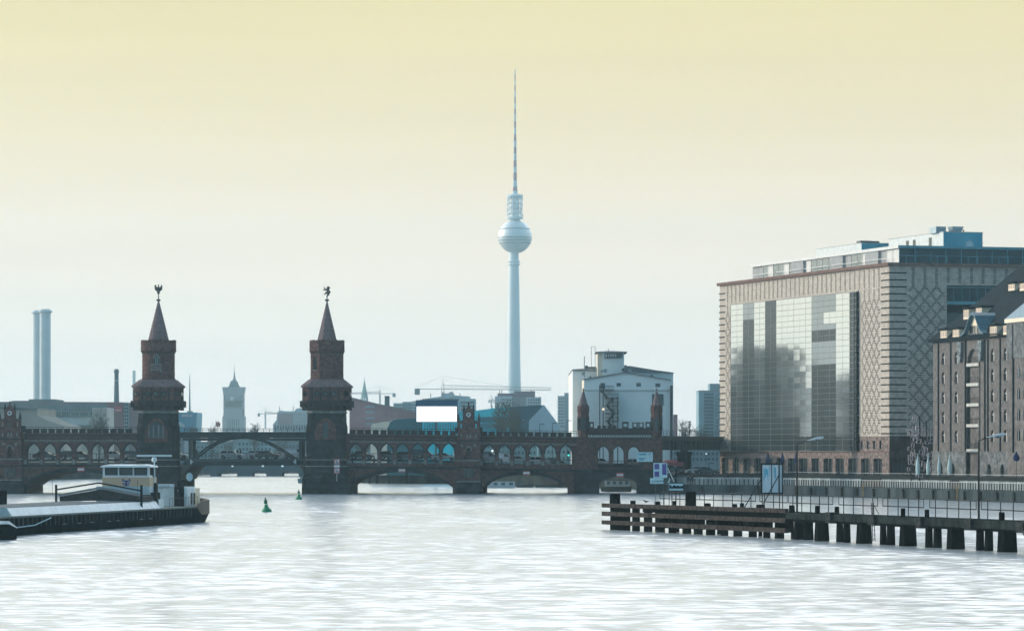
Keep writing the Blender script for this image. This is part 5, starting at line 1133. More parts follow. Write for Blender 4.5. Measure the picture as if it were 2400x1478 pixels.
# aft deckhouse
ax = LBg-9
ah = MB().box(ax, ax+3.0, 1.5, 8.2, GW-.1, bzz(420, 1142)).build('aft_house', bwhite, barge, BF.M)
MB().box(ax-.04, ax, 5.5, 7.9, GW+.9, bzz(420, 1146)).build('blue_panel', bblue, ah, BF.M)
MB().box(ax-.05, ax+.02, 1.85, 2.95, GW-.1, GW+2.1).build('doorway', ironm, ah, BF.M)
for x in (1.3, 2.4): MB().box(ax+x, ax+x+.55, 1.44, 1.5, GW+.2, GW+1.4).build('side_window', glassd, ah, BF.M)
MB().box(ax-.3, ax+1.6, 3.4, 6, bzz(420, 1142), bzz(420, 1136)).build('roof_locker', bblue, ah, BF.M)
MB().ball((ax-.3, 6.7, bzz(420, 1140)), .55, 10, 6, (1, 1, .55)).build('life_raft', bwhite, ah, BF.M)
MB().lathe([(.22, bzz(420, 1142)), (.22, bzz(420, 1133)), (.3, bzz(420, 1132)), (.3, bzz(420, 1130))], ax+1.2, 2.8, 10).build('exhaust_stack', ironm, ah, BF.M)
dx = ax+1.2; dsh = MB().tube([(dx, 1.7, bzz(441, 1142)), (dx, 1.7, bzz(441, 1128))], .04, 6).build('dish_pole', ironm, ah, BF.M)
dm = BF.M @ T(dx, 1.6, bzz(441, 1118)) @ Matrix.Rotation(-BF.th, 4, 'Z') @ Matrix.Rotation(R(35), 4, 'Z')
MB().disc(0, 0, .38, -.06, .0, 18, .45).build('satellite_dish', bblue, dsh, dm)
for a, w, m in ((LBg-4.9, .35, cream), ):
    MB().box(a, a+.5, 1.4, 1.8, GW, GW+1.9).build('cream_locker', m, barge, BF.M)
MB().box(LBg-2.0, LBg-1.3, 3.2, 3.8, GW+.1, bzz(472, 1166)).build('stern_bollard', ironm, barge, BF.M)
MB().tube([(LBg-.2, 3.0, GW), (LBg-.2, 3.0, GW+1.6)], .02, 4).build('flag_staff', ironm, barge, BF.M)
MB().box(bu(392), bu(403), .9, 3.2, GW, GW+.9).build('engine_cover', bwhite, barge, BF.M)
MB().box(bu(389), bu(392), 1.0, 1.3, GW, GW+2.6).build('deck_crane', ironm, barge, BF.M); MB().tube([(bu(390), 1.1, GW+2.3), (bu(396), 1.1, GW+1.2)], .07, 5).build('crane_arm', ironm, barge, BF.M)
for i in range(5): MB().lathe([(.22, GW+.8), (.24, GW+1.2), (.22, GW+1.6)], bu(393)+.5*i, 1.6, 8).build('barrel', mat('barrel_dark', (.02, .03, .04), .6), barge, BF.M)
MB().box(bu(4, 8.4), bu(4, 8.4)+1.6, 8.4, 9.3, GW, bzz(12, 1149, 8)).build('dark_deck_tank', hullb, barge, BF.M)
# second boat in front at the left edge
S2 = Frame(-60, 318, 76, 326)
wb = thing('workboat_bow', 'dark workboat bow with pale deck edge moored at the left edge', 'boat', S2.M)
e1 = S2.u(76)
MB().loft([[(-8, .3, -.6), (e1-2.0, .3, -.6), (e1-1.2, 1.6, -.6), (e1-2.2, 3, -.6), (-8, 3, -.6)], [(-8, 0, S2.z(0, 1221)), (S2.u(20), 0, S2.z(0, 1223)), (e1, 1.6, S2.z(60, 1236)), (S2.u(20), 3.2, S2.z(0, 1223)), (-8, 3.2, S2.z(0, 1221))]]).build('hull', hullb, wb, S2.M)
MB().loft([[(-8, -.06, S2.z(0, 1225)), (S2.u(20), -.06, S2.z(0, 1228)), (e1+.06, 1.6, S2.z(60, 1238)), (S2.u(20), 3.2, S2.z(0, 1228)), (-8, 3.2, S2.z(0, 1225))], [(-8, -.06, S2.z(0, 1219)), (S2.u(20), -.06, S2.z(0, 1221)), (e1+.06, 1.6, S2.z(60, 1236)), (S2.u(20), 3.2, S2.z(0, 1221)), (-8, 3.2, S2.z(0, 1219))]]).build('gunwale', bwhite, wb, S2.M)
tag(MB().tube([(S2.u(72), 1.6, S2.z(72, 1236)), (S2.u(92), .5, S2.z(92, 1230)), (S2.u(120), -.0, S2.z(120, 1212))], .05, 5).build('mooring_rope', bblue, None, S2.M), 'slack pale mooring rope between workboat bow and barge', 'rope')

b = MB(); x = bu(404)
while x < LBg-8.5: b.tube([(x, .3, GW), (x, .3, GW+1.0)], .02, 4); x += 1.2
b.tube([(bu(404), .3, GW+1.0), (LBg-8.5, .3, GW+1.0)], .02, 4); b.build('deck_railing', ironm, barge, BF.M)
for i, (px, y, w, h) in enumerate(((362, 1.4, .6, 1.1), (368, 2.2, .7, .8), (376, 1.2, .5, 1.4), (384, 2.6, .9, 1.0), (396, 3.6, .8, 1.6), (408, 1.3, .5, .8))): MB().box(bu(px), bu(px)+w, y, y+w, GW, GW+h).build('deck_gear', (hullb, bwhite, ironm)[i % 3], barge, BF.M)
for x in (wx0-.2, wx0+1.0): MB().tube([(x, wy0+.1, zt(1087)), (x, wy0+.1, zt(1076))], .02, 4).build('cabin_aerial', ironm, barge, BF.M)
# ------------------------------------------------------------------ the city beyond the bridge
def far(col, name, rough=.85, var=.12): return mat(name, col, rough, var=var, scale=.15)
winm = mat('far_window', (.05, .09, .11), .4, var=0)
class FB_:
    def __init__(s, name, label, cat, px, Y, group=None, z=2.2):
        s.F = flat(Y); s.Yd = Y; s.o = thing(name, label, cat, T((px-CXP)*Y/FPX, Y, z), group); s.g = z
    def x(s, px): return (px-CXP)*s.Yd/FPX
    def z(s, py): return EYE-(py-HYP)*s.Yd/FPX
    def box(s, nm, m, x0, x1, y0, y1, v0=0, v1=25, par=None):
        zb = s.g-.2 if y1 is None else s.z(y1)
        return MB().box(s.x(x0), s.x(x1), s.Yd+v0, s.Yd+v1, zb, s.z(y0)).build(nm, m, par or s.o, I4())
    def poly(s, nm, m, pts, v0=0, v1=25, par=None):
        return MB().prism([(s.x(x), s.g-.2 if y is None else s.z(y)) for x, y in pts], s.Yd+v0, s.Yd+v1).build(nm, m, par or s.o, I4())
    def wins(s, x0, x1, y0, y1, nx, ny, fw=.55, fh=.55, v=-.15, m=None, nm='windows'):
        b = MB(); dx, dy = (x1-x0)/nx, (y1-y0)/ny
        for i in range(nx):
            for j in range(ny):
                a, c = x0+dx*(i+.5-fw/2), x0+dx*(i+.5+fw/2); t, u = y0+dy*(j+.5-fh/2), y0+dy*(j+.5+fh/2)
                b.box(s.x(a), s.x(c), s.Yd+v, s.Yd+.2, s.z(u), s.z(t))
        o = b.build(nm, m or winm, s.o, I4()); return kind(o, 'stuff') if nx*ny > 1 else o
    def tube(s, nm, m, pts, r, par=None, n=5): return MB().tube([(s.x(a), s.Yd+c, s.z(b)) for a, b, c in pts], r, n).build(nm, m, par or s.o, I4())
fbrick = far((.3, .2, .2), 'far_red_brick'); fgrey = far((.22, .24, .25), 'far_grey'); fwhite = far((.62, .64, .64), 'far_white'); fteal = mat('far_teal_glass', (.0, .58, .70), .5, var=.35, scale=.08); fdark = far((.06, .08, .09), 'far_dark'); fbeige = far((.36, .34, .30), 'far_beige'); fconc = far((.42, .43, .43), 'far_concrete')
# television tower
t = FB_('television_tower', 'very tall pale television tower with a steel sphere and striped needle antenna', 'tower', 1205, 3560)
k = 3560/FPX; TX = t.x(1204.5); TY = 3560
def lz(prof, nm, m, n=24, par=None, dx=0): return MB().lathe([(r*k, t.z(y)) for r, y in prof], t.x(1204.5+dx), TY, n).build(nm, m, par or t.o, I4(), smooth=True)
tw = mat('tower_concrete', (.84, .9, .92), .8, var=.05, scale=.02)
MB().lathe([(22*k, 2), (19*k, t.z(1000)), (17, t.z(960)) if 0 else (18*k, t.z(940)), (16.5*k, t.z(915)), (15.2*k, t.z(850)), (13.8*k, t.z(750)), (12.6*k, t.z(660)), (11.6*k, t.z(622)), (11*k, t.z(590))], t.x(1204.5), TY, 32).build('tower_shaft', tw, t.o, I4(), smooth=True)
for y in (613, 620): lz([(11, y+2.5), (15, y+1.5), (15, y-1.5), (11, y-2.5)], 'tower_ring', tw)
sp_ = lz([(max(39.5*math.sin(math.pi*i/20), 1), 554.5+39.5*math.cos(math.pi*i/20)) for i in range(2, 20)], 'sphere', mat('steel_sphere', (.8, .83, .84), .45, .3, var=.06, scale=.05), 36, dx=2.5)
for y, r in ((537, 35.8), (557, 39.9), (563, 39.6), (570, 37.2)): lz([(r-.3, y+1.2), (r+.5, y+.6), (r+.5, y-.6), (r-.3, y-1.2)], 'sphere_band', mat('sphere_window', (.16, .2, .22), .3, var=0), 36, par=sp_, dx=2.5)
lz([(12, 516), (14, 514), (19.5, 513), (20, 509), (14.5, 508)], 'antenna_base', tw, dx=2)
lz([(11, 508), (11, 462)], 'antenna_cage_core', tw, 16, dx=2)
b = MB(); 
for i in range(10):
    a = 2*math.pi*i/10; b.tube([(t.x(1206.5)+17*k*math.cos(a), TY+17*k*math.sin(a), t.z(y)) for y in (512, 462)], .45, 4)
for y in (500, 488, 476, 466): b.lathe([(17.5*k, t.z(y)), (17.5*k, t.z(y-1.5)), (12*k, t.z(y-1.5))], t.x(1206.5), TY, 12)
for i in range(14): a = i*2.4; b.ball((t.x(1206.5)+18*k*math.cos(a), TY-abs(18*k*math.sin(a)), t.z(505-3*i)), 1.0, 6, 4)
kind(b.build('antenna_cage', tw, t.o, I4()), 'stuff')
lz([(11, 463), (19.5, 462), (19.5, 457), (9, 455)], 'cage_roof', tw, 16, dx=2)
redw = mat('antenna_red', (.42, .22, .24), .7, var=0); wht = mat('antenna_white', (.62, .64, .66), .7, var=0)
ys = [455, 448, 437, 423, 405, 392, 376, 360, 345, 330, 315, 300, 285, 268, 255, 242, 228, 214, 200, 188, 176, 163]
rs = [7, 6, 4.8, 4.4, 4.1, 3.9, 3.7, 3.5, 3.3, 3.1, 2.7, 2.5, 2.4, 2.2, 2.0, 1.9, 1.8, 1.7, 1.5, 1.4, 1.3, 1.2]
for i in range(21):
    lz([(rs[i], ys[i]), (rs[i+1], ys[i+1])], 'antenna_segment', redw if i % 2 else wht, 10, dx=2.5)
for y, r in ((437, 6.2), (331, 4.6), (268, 3.6)): lz([(r, y+1), (r, y-1)], 'antenna_ring', wht, 10, dx=2.5)
# twin power station chimneys
for px, w, yt, lab in ((85.5, 14.5, 727, 'slightly lower pale chimney, half hidden behind its twin'), (106, 26, 724.5, 'broad pale power station chimney, the nearer of the twin pair')):
    c = FB_('power_station_chimney', lab, 'chimney', px, 2300+(40 if px < 90 else 0), 'twin power station chimneys'); kk = c.Yd/FPX; x = c.x(px)
    w2 = max(w, 22)/2 if px < 90 else w/2
    if px < 90: x = c.x(88)
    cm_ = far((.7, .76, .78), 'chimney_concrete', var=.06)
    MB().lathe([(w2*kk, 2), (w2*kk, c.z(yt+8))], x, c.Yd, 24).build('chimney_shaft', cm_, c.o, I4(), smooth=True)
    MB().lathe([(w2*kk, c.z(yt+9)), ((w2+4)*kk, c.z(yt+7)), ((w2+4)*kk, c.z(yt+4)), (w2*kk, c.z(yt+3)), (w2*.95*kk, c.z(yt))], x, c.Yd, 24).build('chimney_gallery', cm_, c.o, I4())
c = FB_('brick_chimney', 'slim dark brick factory chimney left of the eagle tower', 'chimney', 273, 1500)
kk = 1500/FPX; MB().lathe([(6.5*kk, 2), (6.2*kk, c.z(940)), (5*kk, c.z(890)), (5*kk, c.z(876)), (6*kk, c.z(872)), (6*kk, c.z(868)), (4.8*kk, c.z(867)), (4.8*kk, c.z(864.5))], c.x(273), 1500, 14).build('chimney_shaft', far((.14, .2, .22), 'old_brick_dark'), c.o, I4(), smooth=True)
MB().lathe([(5.6*kk, c.z(892)), (5.6*kk, c.z(890.5))], c.x(273), 1500, 14).build('pale_band', fwhite, c.o, I4())
c = FB_('hazy_chimney', 'faint far chimney beside the eagle tower, nearly lost in haze', 'chimney', 314, 4600); kk = 4600/FPX
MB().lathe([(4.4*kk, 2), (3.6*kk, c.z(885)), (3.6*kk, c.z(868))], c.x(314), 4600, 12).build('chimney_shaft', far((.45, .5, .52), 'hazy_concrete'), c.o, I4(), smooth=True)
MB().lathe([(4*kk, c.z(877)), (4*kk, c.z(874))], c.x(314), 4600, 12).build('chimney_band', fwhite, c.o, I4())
# power station building and neighbours, far left
h = FB_('power_station', 'long low hazy power station hall with window bands under the twin chimneys', 'building', 150, 1650)
h.poly('main_hall', far((.15, .16, .18), 'hall_brick'), [(-60, None), (-60, 941), (22, 941), (30, 938.5), (66, 938.5), (126, 938.5), (136, 941), (298, 942), (302, 945), (325, 945), (325, None)], 0, 60)
h.box('roof_step', far((.10, .15, .17), 'hall_roof'), 64, 124, 934.5, 939.5, 5, 40)
h.box('window_band', far((.06, .13, .16), 'hall_glass'), 90, 260, 951, 962, -.4, 0); h.wins(92, 258, 951, 962, 30, 1, .22, .9, -.6, far((.25, .34, .36), 'hall_mullion'), 'window_mullions')
h.box('ledge', far((.22, .30, .32), 'hall_ledge'), 88, 262, 963, 965, -1.5, 0); h.box('lower_window_band', far((.07, .14, .16), 'hall_glass2'), 90, 262, 966, 974, -.4, 0)
h.wins(90, 262, 966, 974, 8, 1, .08, .9, -.6, far((.25, .34, .36), 'hall_mullion'), 'window_mullions')
h = FB_('beige_hall', 'beige low hall with sloping roof behind the left clock gable', 'building', 40, 1000)
h.poly('hall_wall', fbeige, [(-80, None), (-80, 956), (88, 956), (88, 973), (110, 984), (150, 997), (150, None)], 0, 40); h.poly('hall_roof', far((.07, .14, .16), 'slate_teal'), [(-80, 957), (-80, 952), (20, 954), (86, 957), (89, 959)], -.5, 41)
h = FB_('white_shed', 'long pale shed with flat roof behind the left bridge parapet', 'building', 150, 1100)
h.poly('shed_wall', far((.55, .62, .62), 'shed_white'), [(90, None), (90, 976.5), (214, 976.5), (214, None)], 0, 30); h.box('lower_roof', far((.12, .22, .25), 'shed_teal'), 100, 222, 996, 999, -6, 0); h.box('shed_roof', far((.2, .3, .33), 'shed_edge'), 89, 216, 975, 977, -.5, 30)
h = FB_('cream_block', 'plain cream block with a bare tree in front left of the eagle tower', 'building', 232, 1080); h.box('block_wall', far((.50, .50, .45), 'cream_far'), 216, 250, 956, None, 0, 20); h.box('roof_edge', fwhite, 215.5, 250.5, 955, 957, -.3, 20)
h = FB_('red_block', 'dull red block with a small red sign near the eagle tower', 'building', 270, 1150)
h.box('block_wall', far((.26, .17, .18), 'red_far'), 250, 290, 942, None, 0, 30); sg = h.box('red_sign', mat('far_red_sign', (.48, .12, .14), .6, var=0), 270, 286, 952, 966, -.8, 0); h.box('sign_lettering', fwhite, 272, 285, 960, 962, -1, -.8, par=sg)
h.box('stair_tower', far((.34, .42, .45), 'stair_glass'), 291, 302, 943, None, -.5, 25); h.wins(291.5, 301.5, 944, 1003, 2, 7, .7, .6, -.8); h.box('end_wall', far((.30, .22, .22), 'red_far2'), 302, 327, 944, None, 0, 25)
# teal slanted tower right of the eagle tower
h = FB_('teal_office_tower', 'teal glass tower with slanted sides and white rooftop lettering beside the eagle tower', 'building', 440, 1700)
h.poly('tower_body', mat('teal_cladding', (.0, .30, .44), .5, var=.12, scale=.05), [(410, None), (405, 966), (461.5, 966), (456, None)], 0, 30)
for i, (a, w) in enumerate(((426, 3), (429.8, 2.6), (433.2, 2.8), (436.8, 2.6), (440.2, 2.4), (445, 2.2), (448, 2.6))): h.box('sign_letter', fwhite, a, a+w*.8, 971.5-(.3*(i % 2)), 976, -.6, 0)
h.poly('pale_reflection_panel', far((.45, .62, .66), 'pale_teal'), [(418, 1000), (418, 988), (423, 988), (428, 991), (433, 996), (433, 1000)], -.3, 0)
h.tube('roof_mast', far((.2, .3, .34), 'mast_far'), [(441, 966, 8), (441, 916, 8), (441, 877, 8)], [.45, .28, .12]); h.box('roof_plant', fgrey, 437, 447, 962.5, 966, 3, 12)
# red town hall tower
h = FB_('town_hall_tower', 'hazy square clock tower with a short spire between the two bridge towers', 'tower', 547, 3300)
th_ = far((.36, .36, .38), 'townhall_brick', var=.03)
D = 18
h.box('tower_base', th_, 521, 573, 975, None, 0, D); h.box('tower_shaft', th_, 523.5, 570, 958, 976, 0, D)
h.box('tower_body', th_, 528, 566, 909, 959, 0, D)
for a, c in ((523.5, 525), (568.5, 570)):
    for y0, y1 in ((925, 940), (953, 975)): h.box('corner_column', th_, a, c, y0, y1, 0, D)
h.box('gallery', th_, 523.5, 570, 938, 954, 0, D); h.poly('cornice', th_, [(524, 926), (521, 910), (521, 906.5), (572.5, 906.5), (572.5, 910), (569.5, 926)], -.5, D+.5)
h.poly('pyramid_roof', far((.10, .16, .18), 'copper_roof'), [(534, 907), (538, 900), (540, 893), (545, 890), (549.5, 890), (554, 893), (556, 900), (560, 907)], 2, D-2)
MB().lathe([(4.6*3300/FPX, h.z(893)), (3.2*3300/FPX, h.z(886)), (1.6*3300/FPX, h.z(876)), (.5*3300/FPX, h.z(868)), (.15, h.z(853))], h.x(547.5), 3309, 8).build('spire', th_, h.o, I4())
MB().disc(h.x(544), h.z(934), 5.2*3300/FPX, 3299.2, 3300, 20).build('clock_face', fwhite, h.o, I4())
h.wins(532, 562, 980, 1010, 6, 1, .4, .9, -.4)
# pale apartment blocks between the towers
h = FB_('stepped_apartment_block', 'pale stepped apartment block with balconies left of the bear tower', 'building', 680, 2300)
fa = far((.5, .6, .63), 'block_pale')
h.poly('block_wall', fa, [(640, None), (640, 994), (643, 990), (648, 984), (650, 965), (658, 961), (665, 963), (690, 963), (694, 957), (705, 955.5), (726, 958), (726, None)], 0, 40)
h.box('red_panel', far((.36, .26, .28), 'panel_rose'), 652, 686, 968, 994, -.8, 0)
for y in (966, 974, 982, 989): h.box('balcony_band', fwhite, 690, 722, y, y+3, -1.6, 0)
h.wins(642, 724, 995, 1006, 13, 1, .45, .8, -1.0)
for px, y in ((654, 952), (686, 951)): h.tube('roof_aerial', fgrey, [(px, 966, 5), (px, y, 5)], .25)
def crane(px, Y, ytop, yj, jl, jr, lab, s_=1, m=None, yb=1005):
    c = FB_('tower_crane', lab, 'crane', px, Y, 'tower cranes on the skyline'); m = m or far((.4, .5, .53), 'crane_steel'); w = 1.6*s_
    r = .10*Y/1300
    b = MB()
    for dx in (-w, w): b.tube([(c.x(px+dx), Y, c.z(yb)), (c.x(px+dx), Y, c.z(yj))], r, 4)
    y = yb; 
    while y > yj+4*s_: b.tube([(c.x(px-w), Y, c.z(y)), (c.x(px+w), Y, c.z(y-4*s_))], r*.7, 4); b.tube([(c.x(px+w), Y, c.z(y)), (c.x(px-w), Y, c.z(y-4*s_))], r*.7, 4); y -= 4*s_
    b.build('mast', m, c.o, I4())
    b = MB(); b.tube([(c.x(px-w), Y, c.z(yj)), (c.x(px), Y, c.z(ytop)), (c.x(px+w), Y, c.z(yj))], r, 4).build('tower_head', m, c.o, I4())
    b = MB(); hh = 3.0*s_
    for y in (yj, ): b.tube([(c.x(jl), Y, c.z(y)), (c.x(jr), Y, c.z(y+(1.5*s_ if abs(jr-px) > 100 else 0)))], r*1.1, 4)
    far_e = jr if abs(jr-px) > abs(jl-px) else jl; sg_ = 1 if far_e > px else -1
    b.tube([(c.x(px), Y, c.z(yj-hh*1.7)), (c.x(far_e), Y, c.z(yj-hh*.6))], r*.8, 4)
    n = int(abs(far_e-px)/(4*s_))
    for i in range(n):
        f, g = i/n, (i+.5)/n; ya = yj-hh*(1.7-1.1*g); b.tube([(c.x(px+(far_e-px)*f), Y, c.z(yj+1.2*f)), (c.x(px+(far_e-px)*g), Y, c.z(ya)), (c.x(px+(far_e-px)*(i+1)/n), Y, c.z(yj+1.2*f))], r*.55, 4)
    b.build('jib', m, c.o, I4())
    ne = jl if far_e == jr else jr
    MB().box(c.x(min(ne, ne+7*s_*sg_)), c.x(max(ne, ne+7*s_*sg_)), Y-1, Y+1, c.z(yj+8*s_), c.z(yj-1)).build('counterweight', m, c.o, I4())
    b = MB()
    for e, f in ((far_e, .62), (ne, .9)): b.tube([(c.x(px), Y, c.z(ytop)), (c.x(px+(e-px)*f), Y, c.z(yj-hh))], r*.4, 3)
    b.build('stay_cable', m, c.o, I4())
crane(622, 2800, 955, 969, 604, 650, 'small faint crane between clock tower and bear tower', .8)
crane(890.5, 2000, 903, 922, 822, 927, 'faint crane with its jib to the left behind the red sloping building', 1.0)
crane(1038, 1300, 881, 911, 972, 1292, 'biggest crane with a very long jib reaching past the television tower', 1.7, far((.42, .48, .46), 'crane_grey'))
crane(1152, 3000, 925, 938, 1145, 1160, 'tiny hazy crane left of the white apartment tower', .6)
# church spire
h = FB_('church_spire', 'slender pale green church spire on open arches behind the red sloping roof', 'tower', 854, 3000); kk = 3000/FPX
cg_ = far((.30, .46, .42), 'verdigris')
MB().lathe([(8*kk, h.z(932)), (7.5*kk, h.z(924)), (4.5*kk, h.z(912)), (2*kk, h.z(898)), (.5*kk, h.z(890)), (.2, h.z(883))], h.x(854), 3000, 8).build('spire', cg_, h.o, I4())
for i in range(8): a = 2*math.pi*i/8; MB().tube([(h.x(854)+7.2*kk*math.cos(a), 3000+7.2*kk*math.sin(a), h.z(y)) for y in (946, 931)], .6, 4).build('open_column', cg_, h.o, I4())
MB().lathe([(8*kk, 2), (8*kk, h.z(945))], h.x(854), 3000, 8).build('church_tower', cg_, h.o, I4())
# red sloping building
h = FB_('sloping_roof_block', 'large dull red block whose roof slopes down to the right beside the bear tower', 'building', 890, 1150)
rr = far((.52, .27, .27), 'rose_brick')
h.poly('block_wall', rr, [(819, None), (819, 931), (826, 932), (880, 945), (935, 956), (976, 966), (976, None)], 0, 35)
h.poly('roof_edge', far((.42, .34, .34), 'rose_edge'), [(818, 932), (818, 930), (826, 931), (880, 944), (935, 955), (977, 965), (977, 967), (935, 957.5), (880, 946.5), (826, 933.5)], -.4, 35.3)
for j, y in enumerate((949, 962, 976, 989)):
    h.wins(856, 878, y, y+7, 4, 1, .8, .7, m=far((.45, .5, .53), 'pale_window')); 
    if j: h.wins(893, 945, y+3, y+6.5, 4, 1, .35, .5, m=far((.42, .47, .5), 'pale_window2'))
c = FB_('square_flue', 'short dark square flue rising behind the red sloping roof', 'chimney', 907, 1300); c.box('flue_shaft', far((.08, .13, .15), 'flue_dark'), 901.5, 912.5, 928, None, 0, 3.2); c.box('flue_cap', fdark, 901, 913, 927.5, 929.5, -.1, 3.3)
# office blocks behind the billboard
h = FB_('glass_office_row', 'low blue grey office row left of the blank billboard', 'building', 945, 2000)
h.box('block_wall', fa, 922, 943, 944, None, 0, 30); h.box('block_wall', far((.26, .34, .38), 'office_blue'), 943, 964, 941, None, 2, 30); h.box('block_wall', fa, 964, 976, 939, None, 4, 30)
h.wins(923, 975, 946, 964, 8, 3, .8, .5, -.3, far((.12, .2, .24), 'office_glass'))
h = FB_('office_complex', 'stepped pale office complex behind the blank billboard and clock gable', 'building', 1050, 1700)
h.poly('block_wall', far((.5, .62, .66), 'complex_wall'), [(985, None), (985, 936), (1008, 932), (1034, 928.5), (1034, 921), (1063, 921), (1063, 926), (1101, 928.5), (1101, 934), (1114, 934), (1114, None)], 0, 40)
h.box('front_block', far((.3, .46, .52), 'complex_front'), 990, 1078, 940, None, -3, 0); h.box('plant_box', fwhite, 1053, 1062, 918, 930, -1, 10); h.wins(1080, 1112, 938, 990, 6, 6, .85, .35, -.3)
h.wins(990, 1076, 932, 940, 16, 1, .7, .5, -.4)
for a in (1009, 1078): h.tube('roof_aerial', fgrey, [(a, 930, 3), (a, 921, 3)], .2)
# cream and teal curved hall
h = FB_('curved_hall', 'low hall with curved teal roof and cream left end behind the bridge parapet', 'building', 930, 880)
h.poly('cream_end', far((.66, .60, .50), 'hall_cream'), [(867, None), (869, 1000), (872, 993), (890, 989), (912, 987), (918, 984), (914, 990), (907, 1005), (906, None)], 0, 20)
h.poly('curved_roof', far((.04, .14, .17), 'hall_teal'), [(906, None), (908, 1004), (914, 990), (922, 984), (935, 982), (976, 979), (990, 988), (990, None)], .2, 22)
h.poly('glass_front', fteal, [(990, None), (990, 988), (1073, 988), (1073, None)], 0, 22); h.wins(992, 1072, 990, 1008, 13, 1, .45, .85, -.2, far((.04, .32, .38), 'hall_pane'))
# blank billboard
h = FB_('blank_billboard', 'glowing blank white billboard with a dark blue header on one post', 'billboard', 1023, 800)
h.box('board_frame', mat('board_navy', (.02, .05, .09), .6, var=0), 974.5, 1072.5, 937, 989.5, 0, .6); h.box('lit_screen', mat('lit_white_screen', (1, 1, 1), .5, var=0, emit=1.15), 976.5, 1070.5, 952, 987.5, -.06, 0)
h.box('post', far((.07, .14, .16), 'post_teal'), 1019, 1024.5, 989, None, 0, .5)
for a in (975, 1003, 1031, 1059): h.box('header_panel', mat('header_blue', (.015, .09, .17), .6, var=.05), a+.4, a+(13 if a == 1059 else 27.4), 938, 950.8, -.04, 0)
# teal glass building with pale gable
h = FB_('teal_glass_hall', 'bright teal glass office hall with dark sloping roof and pale pointed gable', 'building', 1220, 1120)
h.poly('glass_body', fteal, [(1076, None), (1076, 963), (1113, 962), (1160, 955.5), (1186, 953), (1240, 953), (1240, None)], 0, 30)
h.poly('glass_roof', mat('teal_roof_glass', (.0, .72, .82), .45, var=.2, scale=.06), [(1100, 976), (1113, 962), (1160, 955.5), (1186, 953), (1196, 953), (1190, 976)], -.4, 0)
for y in (977, 992): h.wins(1120, 1190, y, y+13, 18, 1, .5, .85, -.3, far((.03, .15, .20), 'hall_pane_dark'))
h.poly('dark_roof', far((.035, .12, .17), 'steep_roof'), [(1190, None), (1195, 953), (1275, 949), (1240, 985), (1236, None)], -1, 28)
h.poly('pale_gable', far((.48, .60, .66), 'gable_pale'), [(1234, None), (1240, 985), (1275, 948.5), (1312, 998), (1316, None)], -1.5, 26)
h.wins(1225, 1229, 982, 986, 1, 1, .8, .8, -1.4, fwhite, 'roof_light')
# apartment tower with purple brown roof blocks
h = FB_('apartment_tower', 'white apartment tower with purple brown rooftop storeys under the television tower', 'building', 1205, 1900)
h.box('white_wing', far((.55, .60, .62), 'wing_white'), 1160, 1200, 928, None, 0, 25); h.box('white_wing', far((.55, .60, .62), 'wing_white'), 1233, 1268.5, 930, None, 0, 25)
pb = far((.20, .14, .17), 'purple_brown'); h.box('centre_bay', far((.28, .28, .30), 'centre_bay'), 1200, 1233, 928, None, 1, 25); h.box('roof_storey', pb, 1166, 1253, 921, 930, 2, 22); h.box('roof_storey', pb, 1205, 1254, 916, 929, .5, 22)
for (a, c) in ((1174, 1198), (1236, 1266)): h.wins(a, c, 933, 953, 5, 3, .6, .42, -.3)
for a in (1171, 1176, 1212, 1245): h.tube('roof_aerial', fgrey, [(a, 922, 5), (a, 914, 5)], .2)
# white slab block
h = FB_('slab_block', 'narrow pale slab block left of the white silo building', 'building', 1322, 2200)
h.box('slab_wall', far((.60, .64, .66), 'slab_white'), 1307, 1323, 927, None, 0, 20); h.box('shaded_side', far((.36, .44, .48), 'slab_shade'), 1323, 1336, 920, None, 1, 20); h.wins(1309, 1322, 930, 1002, 3, 10, .6, .5, -.3)
# --- white cold store
h = FB_('white_cold_store', 'big white windowless warehouse with roof tower and dark outside stairs behind the gatehouse', 'building', 1455, 860)
wc = far((.8, .86, .86), 'store_white', var=.06); wl = far((.70, .64, .52), 'store_sunlit', var=.05)  # second tone: warm sunlight on the left faces put into the colour
L1 = Frame(1333, 940, 1369, 860); 
h.poly('front_gable', wc, [(1369, None), (1369, 889), (1466, 873), (1571, 890.5), (1571, None)], 0, 80)
h.poly('front_roof_edge', fgrey, [(1368, 890), (1368, 887.5), (1466, 871.3), (1573, 888.8), (1573, 891.2), (1466, 874)], -.4, 80.2)
h.poly('rear_block', wc, [(1344, None), (1344, 864), (1480, 856), (1545, 867), (1583, 871.5), (1583, None)], 12, 70)
h.poly('rear_roof_edge', fgrey, [(1343, 865.5), (1343, 862.5), (1480, 854.3), (1545, 865), (1584, 869.8), (1584, 872.5)], 11.6, 70.2)
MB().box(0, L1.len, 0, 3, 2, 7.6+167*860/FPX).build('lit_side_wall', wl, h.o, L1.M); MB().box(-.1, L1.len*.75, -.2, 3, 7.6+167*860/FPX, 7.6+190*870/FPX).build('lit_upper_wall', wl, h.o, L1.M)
for i in range(6):
    for j in range(4): MB().box(L1.len*(.1+.15*i), L1.len*(.1+.15*i)+1.3, -.08, .02, 4+4.3*j, 6.6+4.3*j).build('tall_window', winm, h.o, L1.M)
h.box('string_course', far((.34, .4, .41), 'course'), 1369, 1571, 913.6, 914.8, -.25, 0)
tw_ = h.box('roof_tower', wc, 1413, 1464, 825, 880, 4, 16); h.box('tower_side', wl, 1401.5, 1413, 826, 880, 4.5, 16)
